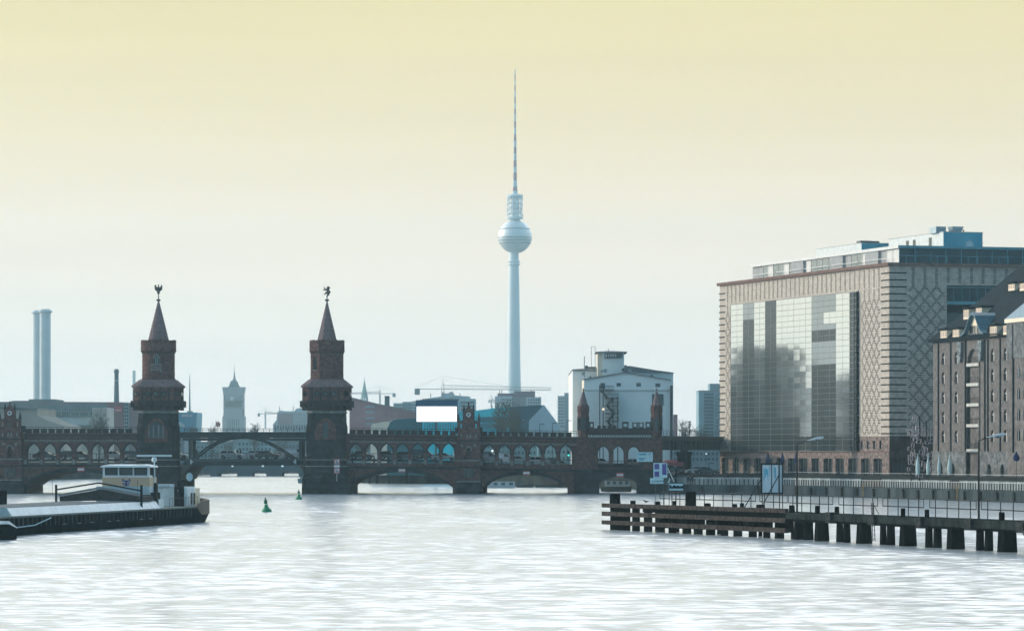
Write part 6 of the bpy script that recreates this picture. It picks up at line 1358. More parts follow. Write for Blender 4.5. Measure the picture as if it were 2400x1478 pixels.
MB().loft([[(h.x(a), 860+v, h.z(825.5)) for a, v in ((1397, 3), (1471, 3), (1471, 18), (1397, 18))], [(h.x(a), 860+v, h.z(823)) for a, v in ((1397, 3), (1471, 3), (1471, 18), (1397, 18))], [(h.x(a), 860+v, h.z(819.5)) for a, v in ((1425, 9), (1443, 9), (1443, 11), (1425, 11))]]).build('tower_roof', fgrey, tw_, I4())
h.box('tower_window', winm, 1418, 1459, 827.5, 838, 3.7, 4); h.wins(1419, 1446, 829, 837, 5, 1, .4, .7, 3.55, far((.5, .55, .56), 'graffito'), 'pale_lettering')
h.tube('tower_pole', fgrey, [(1429, 821, 10), (1429, 814.5, 10)], .1)
for a in ((1445, 1455, 897, 905), (1491, 1502, 897, 905), (1536, 1547, 898, 906), (1529, 1535, 875.5, 881), (1435, 1440, 871, 875), (1384, 1388, 879, 882)): h.box('small_window', winm, a[0], a[1], a[2], a[3], -.1 if a[2] > 890 else 11.5, 0 if a[2] > 890 else 12)
h.box('large_dark_window', winm, 1528, 1555, 923, 950, -.15, 0); h.box('window_bar', fgrey, 1541, 1542.5, 923, 950, -.2, -.15)
h.box('dark_downpipe', fdark, 1570.5, 1576.5, 903, None, -1, 0); h.box('door', winm, 1407, 1418, 897, 911, -.1, 0)
# roof clutter
for a in ((1374, 1381, 853.5, 861), (1382, 1400, 856, 860), (1468, 1473, 852, 861), (1479, 1485, 855, 860), (1459, 1464, 862, 868), (1462, 1470, 869, 874)): h.box('roof_unit', fdark, *a, 13 if a[2] < 862 else 3, 16 if a[2] < 862 else 5)
for a, y, r in ((1411, 869, 3.5), (1419, 868, 4.5), (1477, 868, 4.5), (1368, 875, 4)): MB().disc(h.x(a), h.z(y), r*860/FPX, 862, 862.3, 14).build('satellite_dish', far((.3, .38, .4), 'dish'), h.o, I4())
h.tube('roof_aerial', fgrey, [(1370.5, 883, 5), (1370.5, 833, 5)], .1); h.tube('roof_ladder', fgrey, [(1389, 856, 14), (1389, 808, 14)], .06); h.tube('roof_ladder', fgrey, [(1398, 856, 14), (1398, 808, 14)], .06); h.tube('roof_ladder', fgrey, [(1389, 808, 14), (1398, 808, 14)], .06)
# outside stairs
st_ = MB().box(h.x(1403), h.x(1447), 857, 859.6, h.z(1000), h.z(1000)+.1).build('outside_stairs', fdark, h.o, I4())
for y in (915, 934, 952, 970, 988): 
    MB().box(h.x(1417 if y > 920 else 1405), h.x(1449 if y > 920 else 1438), 857.2, 859.8, h.z(y), h.z(y)+.18).build('stair_landing', fdark, st_, I4())
    b = MB(); x0, x1 = (1405, 1438) if y < 920 else (1418, 1449)
    b.box(h.x(x0), h.x(x1), 857.2, 857.3, h.z(y-11), h.z(y-10))
    for i in range(14): xx = x0+(x1-x0)*i/13; b.box(h.x(xx)-.03, h.x(xx)+.03, 857.2, 857.3, h.z(y), h.z(y-11))
    kind(b.build('landing_rail', fdark, st_, I4()), 'stuff')
for a, y in (((1408, 915), (1424, 934)), ((1434, 934), (1420, 952)), ((1424, 952), (1440, 970)), ((1438, 970), (1424, 988)), ((1424, 988), (1436, 1003))): MB().tube([(h.x(a[0]), 858, h.z(a[1])), (h.x(y[0]), 858, h.z(y[1]))], .28, 4).build('stair_flight', fdark, st_, I4())
for a in (1405, 1413, 1447, 1436): MB().box(h.x(a)-.12, h.x(a)+.12, 857.3, 857.6, 2, h.z(902 if a < 1420 else 930)).build('stair_post', fdark, st_, I4())
MB().ball((h.x(1413.5), 856.9, h.z(959)), .3, 8, 5).build('stair_lamp', mat('lamp_glow', (1, .8, .55), .5, var=0, emit=.7), st_, I4())
# blocks right of the cold store
h = FB_('pink_gable_strip', 'narrow pink building edge right of the white warehouse', 'building', 1584, 1250); h.box('pink_wall', far((.45, .24, .26), 'pink_wall'), 1578, 1588, 971, None, 0, 15)
h = FB_('grey_tower_block', 'grey blue tower block with recessed balconies beside the brick warehouse', 'building', 1665, 1500)
h.box('tower_wall', far((.28, .42, .48), 'grey_tower'), 1637.5, 1700, 916, None, 0, 20); h.box('tower_upper', far((.26, .36, .40), 'grey_tower2'), 1665, 1700, 898, 916, 5, 20); h.box('roof_edge', fgrey, 1637, 1700, 914.5, 916.5, -.3, 20)
b = MB()
for i in range(13): y = 921+8*i; b.box(h.x(1650), h.x(1672), 1499.2, 1500, h.z(y+4.5), h.z(y))
kind(b.build('balcony_recesses', far((.07, .13, .16), 'balc_dark'), h.o, I4()), 'stuff'); h.wins(1676, 1686, 922, 1018, 2, 12, .5, .4, -.2)
# low city band behind the bridge openings, seen through arches
lowm = [far((.2, .34, .38), 'low_city_a'), far((.24, .38, .42), 'low_city_b'), far((.22, .3, .34), 'low_city_c')]
rn = random.Random(11)
labs = ['low hazy grey block seen through the far left arcade', 'low hazy block behind the left arcade arches', 'low dark block behind the eagle tower', 'wide low quay building left under the steel arch', 'low quay building under the crown of the steel arch', 'low pale quay building right under the steel arch', 'low block seen through the arcade by the bear tower', 'low block seen through the middle of the right arcade', 'low teal block seen beside the clock gable arches', 'low block seen through the arches left of the gatehouse', 'wide low block behind the gatehouse arches', 'low quay building beyond the steel viaduct']
for i, (a, c, yt, Y) in enumerate(((-60, 120, 1010, 1180), (120, 260, 1022, 1230), (260, 430, 1014, 1200), (430, 545, 1036, 1450), (545, 640, 1028, 1500), (640, 730, 1033, 1420), (730, 860, 1016, 1000), (860, 985, 1018, 1040), (985, 1110, 1026, 1010), (1110, 1260, 1018, 930), (1260, 1500, 1014, 900), (1500, 1760, 1024, 1050))):
    h = FB_('low_city_block', labs[i], 'building', (a+c)/2, Y, 'low blocks beyond the bridge'); h.box('block_wall', lowm[i % 3], a, c+2, yt, None, 0, 18)
    h.wins(a+3, c-3, yt+6, 1082, max(3, int((c-a)/9)), 4, .5, .5, -.2); h.box('roof_edge', fgrey, a-.5, c+2.5, yt-1.5, yt+.5, -.4, 18.4)
# low far bridge under the steel arch
F3 = flat(1150); h = FB_('far_low_bridge', 'low hazy bridge on stout piers seen under the steel arch', 'bridge', 575, 1150, z=0)
fb = far((.06, .10, .12), 'far_bridge'); h.box('deck', fb, 380, 840, 1085, 1100, 0, 14)
h.box('parapet', far((.10, .16, .18), 'far_parapet'), 380, 840, 1081, 1086, 0, .6)
for a, c in ((410, 425), (492, 511), (556, 590), (624, 660), (700, 730), (770, 800)): MB().box(h.x(a), h.x(c), 1150, 1164, -1, h.z(1100)).build('pier', fb, h.o, I4())
for x0, x1 in ((425, 492), (511, 556), (590, 624), (660, 700)):
    cur = [(x0+(x1-x0)*i/8, 1110-6*math.sin(math.pi*i/8)) for i in range(9)]; MB().prism([(h.x(x0), h.z(1099)), (h.x(x1), h.z(1099))]+[(h.x(x), h.z(y)) for x, y in cur[::-1]], 1150.2, 1163.8).build('arch_span', fb, h.o, I4())
for a in (474, 545, 616, 662): MB().ball((h.x(a), 1149.6, h.z(1091)), .35, 6, 4).build('navigation_light', mat('nav_light', (.7, .9, 1), .5, var=0, emit=.8), h.o, I4())
# --- trees
barkm = far((.05, .055, .055), 'bark'); twigm = far((.09, .10, .09), 'twigs')
def tree(px, Y, ybase, ytop, w, lab, dens=1.0, grp='bare trees beyond the bridge', seed=0, z=2.2):
    rn = random.Random(seed); kk = Y/FPX; X = (px-CXP)*kk; H = EYE-(ytop-HYP)*kk-z; Wd = w*kk/2
    o = thing('bare_tree', lab, 'tree', T(X, Y, z), grp); th0 = H*.3
    MB().tube([(X, Y, z-.1), (X+.1, Y, z+th0), (X, Y, z+H*.75)], [H*.028, H*.02, H*.006], 6).build('trunk', barkm, o, I4())
    b = MB()
    for i in range(int(26*dens)):
        a = rn.uniform(0, 6.28); h0 = z+th0+rn.random()*H*.4; L_ = Wd*rn.uniform(.5, 1.0); e = Vector((X+L_*math.cos(a), Y+L_*math.sin(a), min(z+H, h0+H*rn.uniform(.15, .45)))); s0 = Vector((X, Y, h0)); m = s0.lerp(e, .5)+Vector((0, 0, -.04*H))
        b.tube([s0, m, e], [H*.010, H*.006, H*.002], 3)
        for j in range(7):
            q = m.lerp(e, rn.random()); d = Vector((rn.uniform(-1, 1), rn.uniform(-1, 1), rn.uniform(.1, 1.1))).normalized()*H*rn.uniform(.07, .16); b.tube([q, q+d], [H*.004, H*.0015], 3)
            for _ in range(3): d2 = d.lerp(Vector((rn.uniform(-1, 1), rn.uniform(-1, 1), rn.uniform(0, 1)))*H*.1, .6); b.tube([q+d*.6, q+d*.6+d2*.7], [H*.0025, H*.001], 3)
    kind(b.build('crown', twigm, o, I4()), 'stuff')
for i, (px, Y, yt, w, lab) in enumerate(((232, 1060, 968, 34, 'bare tree in front of the plain cream block'), (497, 1400, 998, 26, 'bare tree by the flags left of the clock tower'), (452, 1380, 1002, 22, 'small bare tree right of the teal office tower'),
    (595, 1420, 996, 22, 'bare tree right of the clock tower foot'), (850, 960, 1020, 60, 'bare tree seen through the first arches right of the bear tower'), (905, 950, 1024, 60, 'bare tree behind the third arch right of the bear tower'),
    (945, 955, 1028, 60, 'bare tree behind the fifth arch right of the bear tower'), (985, 950, 1030, 50, 'bare tree left of the clock gable arch'), (1175, 1080, 948, 40, 'bare tree against the bright teal glass'), (1205, 1085, 955, 34, 'bare tree at the edge of the dark steep roof'),
    (1608, 1150, 992, 34, 'bare tree left of the signal mast'), (1640, 1180, 1000, 40, 'bare tree before the grey tower block'), (1745, 900, 1040, 40, 'bare tree behind the warehouse hotel'), (540, 1400, 1030, 40, 'bare tree under the crown of the steel arch'), (660, 1380, 1032, 44, 'bare tree right under the steel arch'))):
    tree(px, Y, 0, yt, w, lab, 1.2, seed=i)
# flags
for px, c, lab in ((506, (.45, .12, .14), 'red flag on a mast left of the clock tower'), (511, (.5, .2, .2), 'second faded flag on a mast left of the clock tower')):
    o = thing('flag', lab, 'flag', T((px-CXP)*1350/FPX, 1350, 2.2), 'flags left of the clock tower'); X = (px-CXP)*1350/FPX; zz_ = lambda y: EYE-(y-HYP)*1350/FPX
    MB().tube([(X, 1350, 2.2), (X, 1350, zz_(984))], .08, 4).build('flag_pole', fgrey, o, I4()); MB().prism([(X, zz_(986)), (X+.9, zz_(992)), (X+.7, zz_(1001)), (X, zz_(998))], 1350, 1350.05).build('flag_cloth', mat('flag_'+str(px), c, .8, var=.1), o, I4())
# steel viaduct running on from the gatehouse to the right
VF = Frame(1553, 672, 1760, 745)
vd = thing('railway_viaduct', 'dark steel railway viaduct running from the gatehouse behind the brick warehouse', 'bridge', VF.M)
zt, zb_ = EYE+(HYP-1021)*675/FPX, EYE+(HYP-1054)*675/FPX
MB().box(-.5, VF.len, .2, .7, zb_, zt-.6).build('main_girder', steelm, vd, VF.M); MB().box(-.5, VF.len, -.2, 7, zt-.9, zt-.6).build('girder_flange', mat('steel_grey', (.06, .08, .085), .6), vd, VF.M); MB().box(-.5, VF.len, -.3, .0, zt-.6, zt).build('walkway_edge', mat('steel_grey', (.06, .08, .085), .6), vd, VF.M)
MB().box(-.5, VF.len, .7, 7, zb_+.5, zb_+1).build('track_deck', steelm, vd, VF.M)
b = MB(); 
for i in range(30): b.box(i*VF.len/30-.03, i*VF.len/30+.03, -.2, -.14, zt, zt+1.0)
for z_ in (.5, 1.0): b.box(-.5, VF.len, -.2, -.15, zt+z_-.04, zt+z_)
b.build('viaduct_railing', ironm, vd, VF.M)
for i in range(14): MB().box(i*2.6, i*2.6+.12, .05, .2, zb_, zt-.9).build('girder_stiffener', steelm, vd, VF.M)
pv_ = MB().cham([(1.25, .1, 2.6), (1.1, .1, zb_-1.1), (1.25, .1, zb_-.9), (1.3, .1, zb_-.3)], VF.u(1612, 1.5), 2.2).build('viaduct_pier', stonem, vd, VF.M); MB().box(VF.u(1612, 1.5)-.5, VF.u(1612, 1.5)+.5, 1.6, 2.8, zb_-.3, zb_).build('bearing_block', steelm, pv_, VF.M)
o = thing('signal_mast', 'railway signal mast with stacked dark lamp heads above the viaduct', 'signal', T((1616-CXP)*692/FPX, 692, zt))
X = (1616-CXP)*692/FPX; zz_ = lambda y: EYE-(y-HYP)*692/FPX; MB().tube([(X, 692, zt-.6), (X, 692, zz_(986))], .06, 5).build('mast_pole', ironm, o, I4())
for y in (988, 993, 998, 1010): MB().box(X-.2, X+.25, 691.8, 692.1, zz_(y+1.6), zz_(y-1.6)).build('signal_head', ironm, o, I4())
# thin lamps above the parapet and behind
for px, yt, Y, lab in ((1265, 993, 740, 'thin double lamp above the parapet before the pale gable, left one'), (1295, 991, 742, 'thin lamp above the parapet before the pale gable, right one'), (1329, 985, 744, 'thin lamp just left of the white warehouse'), (1681, 985, 860, 'thin lamp beside the grey tower block'), (1655, 1075, 880, 'thin street lamp under the viaduct right of its pier'), (1661, 1085, 700, 'thin pole beside the parked cars under the viaduct')):
    X = (px-CXP)*Y/FPX; zz_ = EYE-(yt-HYP)*Y/FPX; o = thing('thin_lamp', lab, 'street lamp', T(X, Y, 2.75), 'thin lamps behind the bridge')
    MB().tube([(X, Y, 2.6), (X, Y, zz_-.2), (X+.1, Y, zz_)], .06, 5).build('lamp_pole', fdark, o, I4()); MB().box(X, X+.9, Y-.15, Y+.15, zz_-.08, zz_+.06).build('lamp_head', fdark, o, I4())
# lamps that are lit
for px, py, Y, c, lab in ((1655, 1063, 900, (.9, .97, 1), 'lit white globe lamp seen under the viaduct'), (1154, 1056, 720, (1, .95, .85), 'lit street lamp seen through the arch right of the clock gable')):
    X = (px-CXP)*Y/FPX; zz_ = EYE-(py-HYP)*Y/FPX; o = thing('lit_lamp', lab, 'street lamp', T(X, Y, 3)); MB().tube([(X, Y, 3), (X, Y, zz_)], .06, 5).build('lamp_pole', fdark, o, I4()); MB().ball((X, Y, zz_), .19, 10, 6).build('lamp_globe', mat('globe_'+str(px), c, .5, var=0, emit=1.0), o, I4())
for px, py, c, lab in ((1332.5, 1066, (.05, 1, .75), 'green traffic light at the last arch before the gatehouse'), (1240, 1066, (.4, 1, .95), 'small green traffic light behind the arches left of the gatehouse')):
    v = 9.2; X, zz_ = U(px, v), Z(px, py, v); o = thing('traffic_light', lab, 'traffic light', G.M @ T(X, v, rz(px))); MB().tube([(X, v, rz(px)), (X, v, zz_+.3)], .05, 5).build('signal_pole', ironm, o, G.M)
    MB().box(X-.16, X+.16, v-.1, v+.1, zz_-.2, zz_+.7).build('signal_box', ironm, o, G.M); MB().disc(X, zz_, .13, v-.16, v-.1, 10).build('green_light', mat('green_glow_'+str(px), c, .5, var=0, emit=2.5), o, G.M)
# apartment houses on the left bank, outside the picture, that the curtain wall mirrors
for i, (x0, x1, Y, H, col, lab) in enumerate(((-240, -196, 1040, 25, (.12, .08, .07), 'brown apartment house on the left bank mirrored in the glass wall, left one'), (-258, -243, 1060, 36, (.09, .10, .10), 'tall grey house on the left bank mirrored in the glass wall'), (-330, -261, 1030, 28, (.13, .10, .08), 'long brown apartment house on the left bank mirrored in the glass wall, right one'))):
    m = far(col, 'mirrored_house_'+'abc'[i], var=.3); o = thing('riverside_house', lab, 'building', T((x0+x1)/2, Y, 3.1), 'left bank houses')
    MB().box(x0, x1, Y, Y+18, 3, H).build('house_wall', m, o, I4()); MB().prism([(x0-.5, H), (x1+.5, H), (x1-3, H+4), (x0+3, H+4)], Y, Y+18).build('house_roof', fdark, o, I4())
    b = MB(); x = x0+1.5
    while x < x1-2:
        z = 5
        while z < H-2.5: b.box(x, x+1.3, Y-.1, Y+.1, z, z+1.8); z += 3.3
        x += 3
    kind(b.build('windows', mat('pale_far_window', (.25, .3, .33), .3, var=0), o, I4()), 'stuff')
# ------------------------------------------------------------------ cars, people, boats, birds
tyre = mat('tyre', (.012, .012, .012), .8, var=0); rimm = mat('rim', (.25, .26, .27), .4, .6, var=0); autog = mat('car_glass', (.012, .02, .024), .06, var=0, spec=.7)
def paint(name, c): return mat('paint_'+name, c, .16, var=0, spec=1.0)
PROF = {   # outlines in metres: body, glasshouse
 'wagon': (4.5, [(0, .28), (0, .75), (.08, .95), (.9, 1.02), (3.1, 1.0), (3.9, .9), (4.4, .72), (4.5, .5), (4.48, .28)], [(.12, .94), (.35, 1.36), (.7, 1.46), (2.2, 1.46), (2.6, 1.38), (3.25, .98)]),
 'sedan': (4.5, [(0, .3), (.02, .8), (.25, .93), (1.0, .95), (3.0, .98), (4.0, .84), (4.42, .68), (4.5, .3)], [(.55, .93), (1.15, 1.32), (1.6, 1.42), (2.3, 1.42), (2.75, 1.3), (3.3, .96)]),
 'hatch': (3.9, [(0, .28), (0, .8), (.1, .98), (1.0, 1.0), (2.7, 1.0), (3.5, .86), (3.85, .65), (3.9, .28)], [(.1, .96), (.4, 1.38), (.8, 1.5), (1.8, 1.5), (2.2, 1.4), (2.8, .98)]),
 'van': (4.9, [(0, .3), (0, 1.15), (3.6, 1.15), (4.2, 1.0), (4.8, .85), (4.9, .3)], [(0, 1.15), (.05, 1.85), (.2, 1.93), (2.9, 1.93), (3.2, 1.82), (4.0, 1.08)]),
}
def car(style, col, lab, M, flip=False, grp='cars on the bridge roadway'):
    Ln, body, cab = PROF[style]; m = paint(*col); W_ = 1.75
    if flip: M = M @ Matrix.Translation((Ln, 0, 0)) @ Matrix.Diagonal((-1, 1, 1, 1)) if 0 else M @ Matrix.Translation((Ln, W_, 0)) @ Matrix.Rotation(math.pi, 4, 'Z')
    o = thing('parked_car' if 'parked' in lab else 'car', lab, 'car', M, grp)
    def taper(pts, t, f):      # cross section narrows upwards
        n = len(pts); return MB()._a([(x, .0+t, z) for x, z in pts]+[(x, W_-t, z) for x, z in pts], [tuple(range(n)), tuple(range(2*n-1, n-1, -1))]+[(i, i+n, (i+1) % n+n, (i+1) % n) for i in range(n)])
    bd = taper(body, 0, 0).build('body', m, o, M, bevel=.045)
    cb = MB(); n = len(cab); vs = []
    for t, s_ in ((0, 0), (1, 1)):
        for x, z in cab: ins = .05+.16*max(0, (z-.95)/.5); vs.append((x, ins if not t else W_-ins, z))
    cb._a(vs, [tuple(range(n)), tuple(range(2*n-1, n-1, -1))]+[(i, i+n, (i+1) % n+n, (i+1) % n) for i in range(n)])
    cb.build('glasshouse', autog if style != 'van' else m, o, M)
    zt = max(z for _, z in cab); rx_ = [x for x, z in cab if z > zt-.12]
    MB().box(min(rx_)-.1, max(rx_)+.08, .2, W_-.2, zt-.05, zt+.03).build('roof', m, o, M)
    if style != 'van':
        for x in (cab[1][0]-.02, (cab[1][0]+cab[-2][0])/2): MB().prism([(x, .95), (x+.08, .95), (x+.12, zt-.03), (x+.04, zt-.03)], .03, W_-.03).build('pillar', m, o, M)
    else:
        MB().prism([(2.7, 1.18), (3.85, 1.18), (3.25, 1.75), (2.7, 1.75)], .04, W_-.04).build('side_glass', autog, o, M)
    wh = MB().disc(0, 0, .32, -.02, .2, 14)
    for x in (.8, Ln-.85):
        for y in (0, W_-.18): 
            w = MB().disc(x, .32, .32, y-.01, y+.2, 14).build('wheel', tyre, o, M); MB().disc(x, .32, .19, y-.03 if y == 0 else y+.2, y-.01 if y == 0 else y+.22, 10).build('rim', rimm, w, M)
    for y in (.12, W_-.42): MB().box(Ln-.12, Ln+.01, y, y+.3, .62, .74).build('headlight', whp, o, M)
    for y in (.1, W_-.35): MB().box(-.02, .08, y, y+.25, .7, .9).build('tail_light', redp, o, M)
    return o
dk_ = ('dark', (.02, .025, .03)); sv_ = ('silver', (.68, .72, .74)); rd_ = ('dark_red', (.06, .02, .02)); wh_ = ('white', (.7, .72, .74)); bk_ = ('black', (.01, .012, .014))
def bcar(px, lane, style, col, lab, flip=False):
    v = 10.2 if lane == 1 else 14.8; x = U(px, v)-PROF[style][0]/2; car(style, col, lab, G.M @ T(x, v, rz(px)), flip)
bcar(104, 1, 'sedan', dk_, 'dark car seen through the first two arches at the far left')
bcar(163, 2, 'hatch', rd_, 'dark red small car seen through the third arch from the left')
bcar(186, 1, 'sedan', bk_, 'black car seen through the fourth arch from the left')
bcar(266, 1, 'sedan', sv_, 'silver car seen through the sixth arch from the left')
bcar(312, 2, 'wagon', dk_, 'dark wagon seen through the seventh arch, next to the eagle tower')
bcar(412, 1, 'sedan', sv_, 'silver car whose nose shows right of the eagle tower')
bcar(542, 1, 'wagon', sv_, 'silver wagon under the steel arch, left of the black sedan')
bcar(607, 2, 'wagon', ('grey', (.42, .46, .5)), 'grey wagon half hidden behind the black sedan')
bcar(626, 1, 'sedan', rd_, 'dark low sedan under the right half of the steel arch')
bcar(692, 2, 'van', wh_, 'white van half hidden by the arch rib near the bear tower')
bcar(848, 1, 'sedan', bk_, 'black car behind the first two arches right of the bear tower')
bcar(912, 1, 'hatch', dk_, 'dark small car behind the third arch right of the bear tower')
bcar(956, 1, 'wagon', dk_, 'dark wagon behind the fourth arch right of the bear tower')
bcar(992, 2, 'van', bk_, 'black van behind the fifth and sixth arch right of the bear tower')
bcar(1040, 1, 'sedan', sv_, 'silver sedan behind the last arch left of the clock gable')
bcar(1093, 2, 'van', wh_, 'white van seen through the clock gable window')
bcar(1143, 1, 'van', ('grey', (.42, .46, .5)), 'grey van behind the first arch right of the clock gable')
bcar(1178, 2, 'van', wh_, 'white van behind the second arch right of the clock gable')
bcar(1216, 1, 'hatch', sv_, 'silver small car behind the third arch right of the clock gable')
bcar(1262, 1, 'hatch', wh_, 'white small car behind the fourth arch right of the clock gable')
bcar(1296, 2, 'sedan', bk_, 'black car behind the fifth arch right of the clock gable')
bcar(1412, 1, 'hatch', sv_, 'silver small car seen through the left gatehouse arch')
bcar(1490, 1, 'hatch', wh_, 'white small car behind the right gatehouse arch')
def gcar(px, Y, z, style, col, lab, flip=False): car(style, col, lab, T((px-CXP)*Y/FPX-PROF[style][0]/2, Y, z), flip, 'cars under the viaduct')
gcar(1572, 690, 3.55, 'wagon', dk_, 'dark wagon parked under the viaduct left of its pier'); gcar(1634, 692, 3.4, 'wagon', sv_, 'silver wagon parked under the viaduct right of its pier', True); gcar(1657, 684, 3.3, 'sedan', bk_, 'black sedan parked nearest the hotel under the viaduct')
kind(MB().slab([(26, 673.5), (48, 671), (48, 760), (26, 760)], 1.5, 3.3).build('road', asph))
tag(MB().loft([[((1550-CXP)*.079+x, 697+y, z) for x, y in ((0, 0), (4.3, 0), (4.3, 4), (0, 4))] for z in (4.8, 5.6)]+[[((1552-CXP)*.079+x, 697+y, 6.0) for x, y in ((1, 1), (2.6, 1), (2.6, 3), (1, 3))]]).build('pink_kiosk_roof', mat('pink_canvas', (.50, .22, .26), .8, var=.1)), 'pink canvas roof of a stall under the viaduct', 'awning')
# people: one continuous skinned figure, reused
def figure(name, pose, m):
    V = {'pel': (0, 0, .95), 'wst': (0, 0, 1.12), 'cst': (0, .01, 1.36), 'nk': (0, .0, 1.52), 'hd': (0, -.02, 1.62), 'tp': (0, -.01, 1.76),
         'hl': (-.1, 0, .9), 'kl': (-.12, -.04, .5), 'al': (-.12, .03, .08), 'tl': (-.13, -.14, .03), 'hr': (.1, 0, .9), 'kr': (.12, -.02, .5), 'ar': (.12, .03, .08), 'tr': (.13, -.14, .03),
         'sl': (-.19, 0, 1.42), 'el': (-.25, .02, 1.14), 'wl': (-.24, -.06, .88), 'fl': (-.24, -.09, .78), 'sr': (.19, 0, 1.42), 'er': (.25, .02, 1.14), 'wr': (.24, -.06, .88), 'fr': (.24, -.09, .78)}
    if pose == 'walk': V.update({'kl': (-.11, -.2, .52), 'al': (-.11, -.22, .1), 'tl': (-.11, -.38, .05), 'ar': (.11, .3, .14), 'kr': (.11, .08, .5), 'tr': (.11, .2, .03), 'wl': (-.24, .18, .92), 'fl': (-.24, .24, .84), 'wr': (.24, -.24, .94), 'fr': (.24, -.3, .86)})
    R_ = {'pel': .15, 'wst': .14, 'cst': .17, 'nk': .06, 'hd': .1, 'tp': .07, 'hl': .09, 'kl': .065, 'al': .045, 'tl': .035, 'hr': .09, 'kr': .065, 'ar': .045, 'tr': .035, 'sl': .06, 'el': .045, 'wl': .03, 'fl': .03, 'sr': .06, 'er': .045, 'wr': .03, 'fr': .03}
    E = [('pel', 'wst'), ('wst', 'cst'), ('cst', 'nk'), ('nk', 'hd'), ('hd', 'tp'), ('pel', 'hl'), ('hl', 'kl'), ('kl', 'al'), ('al', 'tl'), ('pel', 'hr'), ('hr', 'kr'), ('kr', 'ar'), ('ar', 'tr'), ('cst', 'sl'), ('sl', 'el'), ('el', 'wl'), ('wl', 'fl'), ('cst', 'sr'), ('sr', 'er'), ('er', 'wr'), ('wr', 'fr')]
    ks = list(V); me = bpy.data.meshes.new(name); me.from_pydata([V[q] for q in ks], [(ks.index(a), ks.index(c)) for a, c in E], [])
    o = bpy.data.objects.new(name, me); C.objects.link(o); o.modifiers.new('s', 'SKIN'); sv = me.skin_vertices[0].data
    for i, q in enumerate(ks): sv[i].radius = (R_[q], R_[q]); sv[i].use_root = (q == 'pel')
    sb = o.modifiers.new('d', 'SUBSURF'); sb.levels = 1; bpy.context.view_layer.update()
    r = bpy.data.meshes.new_from_object(o.evaluated_get(bpy.context.evaluated_depsgraph_get())); bpy.data.objects.remove(o); r.materials.clear(); r.materials.append(m); r.polygons.foreach_set('use_smooth', [True]*len(r.polygons)); return r
cloth = mat('dark_clothing', (.02, .022, .026), .9, var=.2); skin = mat('skin', (.35, .22, .17), .6, var=0); hairm = mat('dark_hair', (.02, .015, .01), .8, var=0)
bodies = {'stand': figure('person_body', 'stand', cloth), 'walk': figure('person_body', 'walk', cloth)}
legm = MB().loft([[(x*s_, y*s_-.0, z) for x, y in ((-.24, -.15), (.24, -.15), (.24, .16), (-.24, .16))] for s_, z in ((1.08, .72), (.92, 1.1), (1.0, 1.38), (.5, 1.5))]).mesh('jacket', mat('jacket_dark', (.03, .035, .045), .9, var=.1))
facem = MB().ball((0, -.045, 1.66), .1, 10, 8, (.8, .9, 1.15)).mesh('face', skin); hm_ = MB().ball((0, .0, 1.70), .115, 10, 8, (.9, .95, 1.05)).mesh('hair', hairm)
def person(M, lab, pose='stand', grp='people on the bridge walkway'):
    o = put(bodies[pose], 'person', None, M); tag(o, lab, 'person', grp)
    for nm, me in (('jacket', legm), ('face', facem), ('hair', hm_)): put(me, nm, o, M)
def bperson(px, lab, pose='walk', v=5.5, turn=90, z=None): person(G.M @ T(U(px, v), v, Z(px, zl(px, LEDGE))+.0 if z is None else z, R(turn)), lab, pose)
bperson(826, 'person in dark clothes in the first arch right of the bear tower'); bperson(877, 'person in dark clothes in the second arch right of the bear tower', turn=-90); bperson(911, 'person in dark clothes in the third arch right of the bear tower')
bperson(1134, 'person in dark clothes in the arch just right of the clock gable', turn=-90); bperson(1176, 'person in dark clothes before the white van right of the clock gable')
bperson(461, 'person walking at the left foot of the steel arch', v=22, z=rz(461)); bperson(556, 'person standing behind the silver wagon under the steel arch', 'stand', v=22, z=rz(556), turn=0); bperson(564, 'second person behind the silver wagon, further right', v=22, z=rz(564))
person(T((1613-CXP)*655/FPX, 655, 1.7, 0), 'person in black leaning at the pale quay wall by the viaduct pier, left one', 'stand', 'people on the quay'); person(T((1622-CXP)*654/FPX, 654, 1.7, R(40)), 'person in black beside another at the pale quay wall, right one', 'walk', 'people on the quay')
person(BF.M @ T(ax-.35, 2.4, GW+.02, -math.pi/2-.2), 'dark dressed person standing in the doorway of the barge deckhouse', 'stand', 'barge crew'); 
# cyclists parts: a parked bicycle on the quay
o = thing('bicycle', 'dark bicycle leaning against the pale quay wall below the hotel', 'bicycle', T((1928-CXP)*630/FPX, 628.5, 1.7)); X = (1928-CXP)*630/FPX
for dx in (-.55, .55):
    b = MB(); pts = [(X+dx+.33*math.cos(a), 628.5, 2.05+.33*math.sin(a)) for a in [2*math.pi*i/14 for i in range(15)]]; b.tube(pts, .025, 4).build('wheel', ironm, o, I4())
MB().tube([(X-.55, 628.5, 2.05), (X-.15, 628.5, 2.6), (X+.4, 628.5, 2.6), (X+.55, 628.5, 2.05)], .025, 4).build('bicycle_frame', ironm, o, I4()); MB().tube([(X-.15, 628.5, 2.6), (X, 628.5, 2.1), (X+.4, 628.5, 2.6), (X+.42, 628.5, 2.8)], .022, 4).build('handlebar', ironm, o, I4()); MB().box(X-.25, X-.05, 628.42, 628.58, 2.66, 2.72).build('saddle', ironm, o, I4())
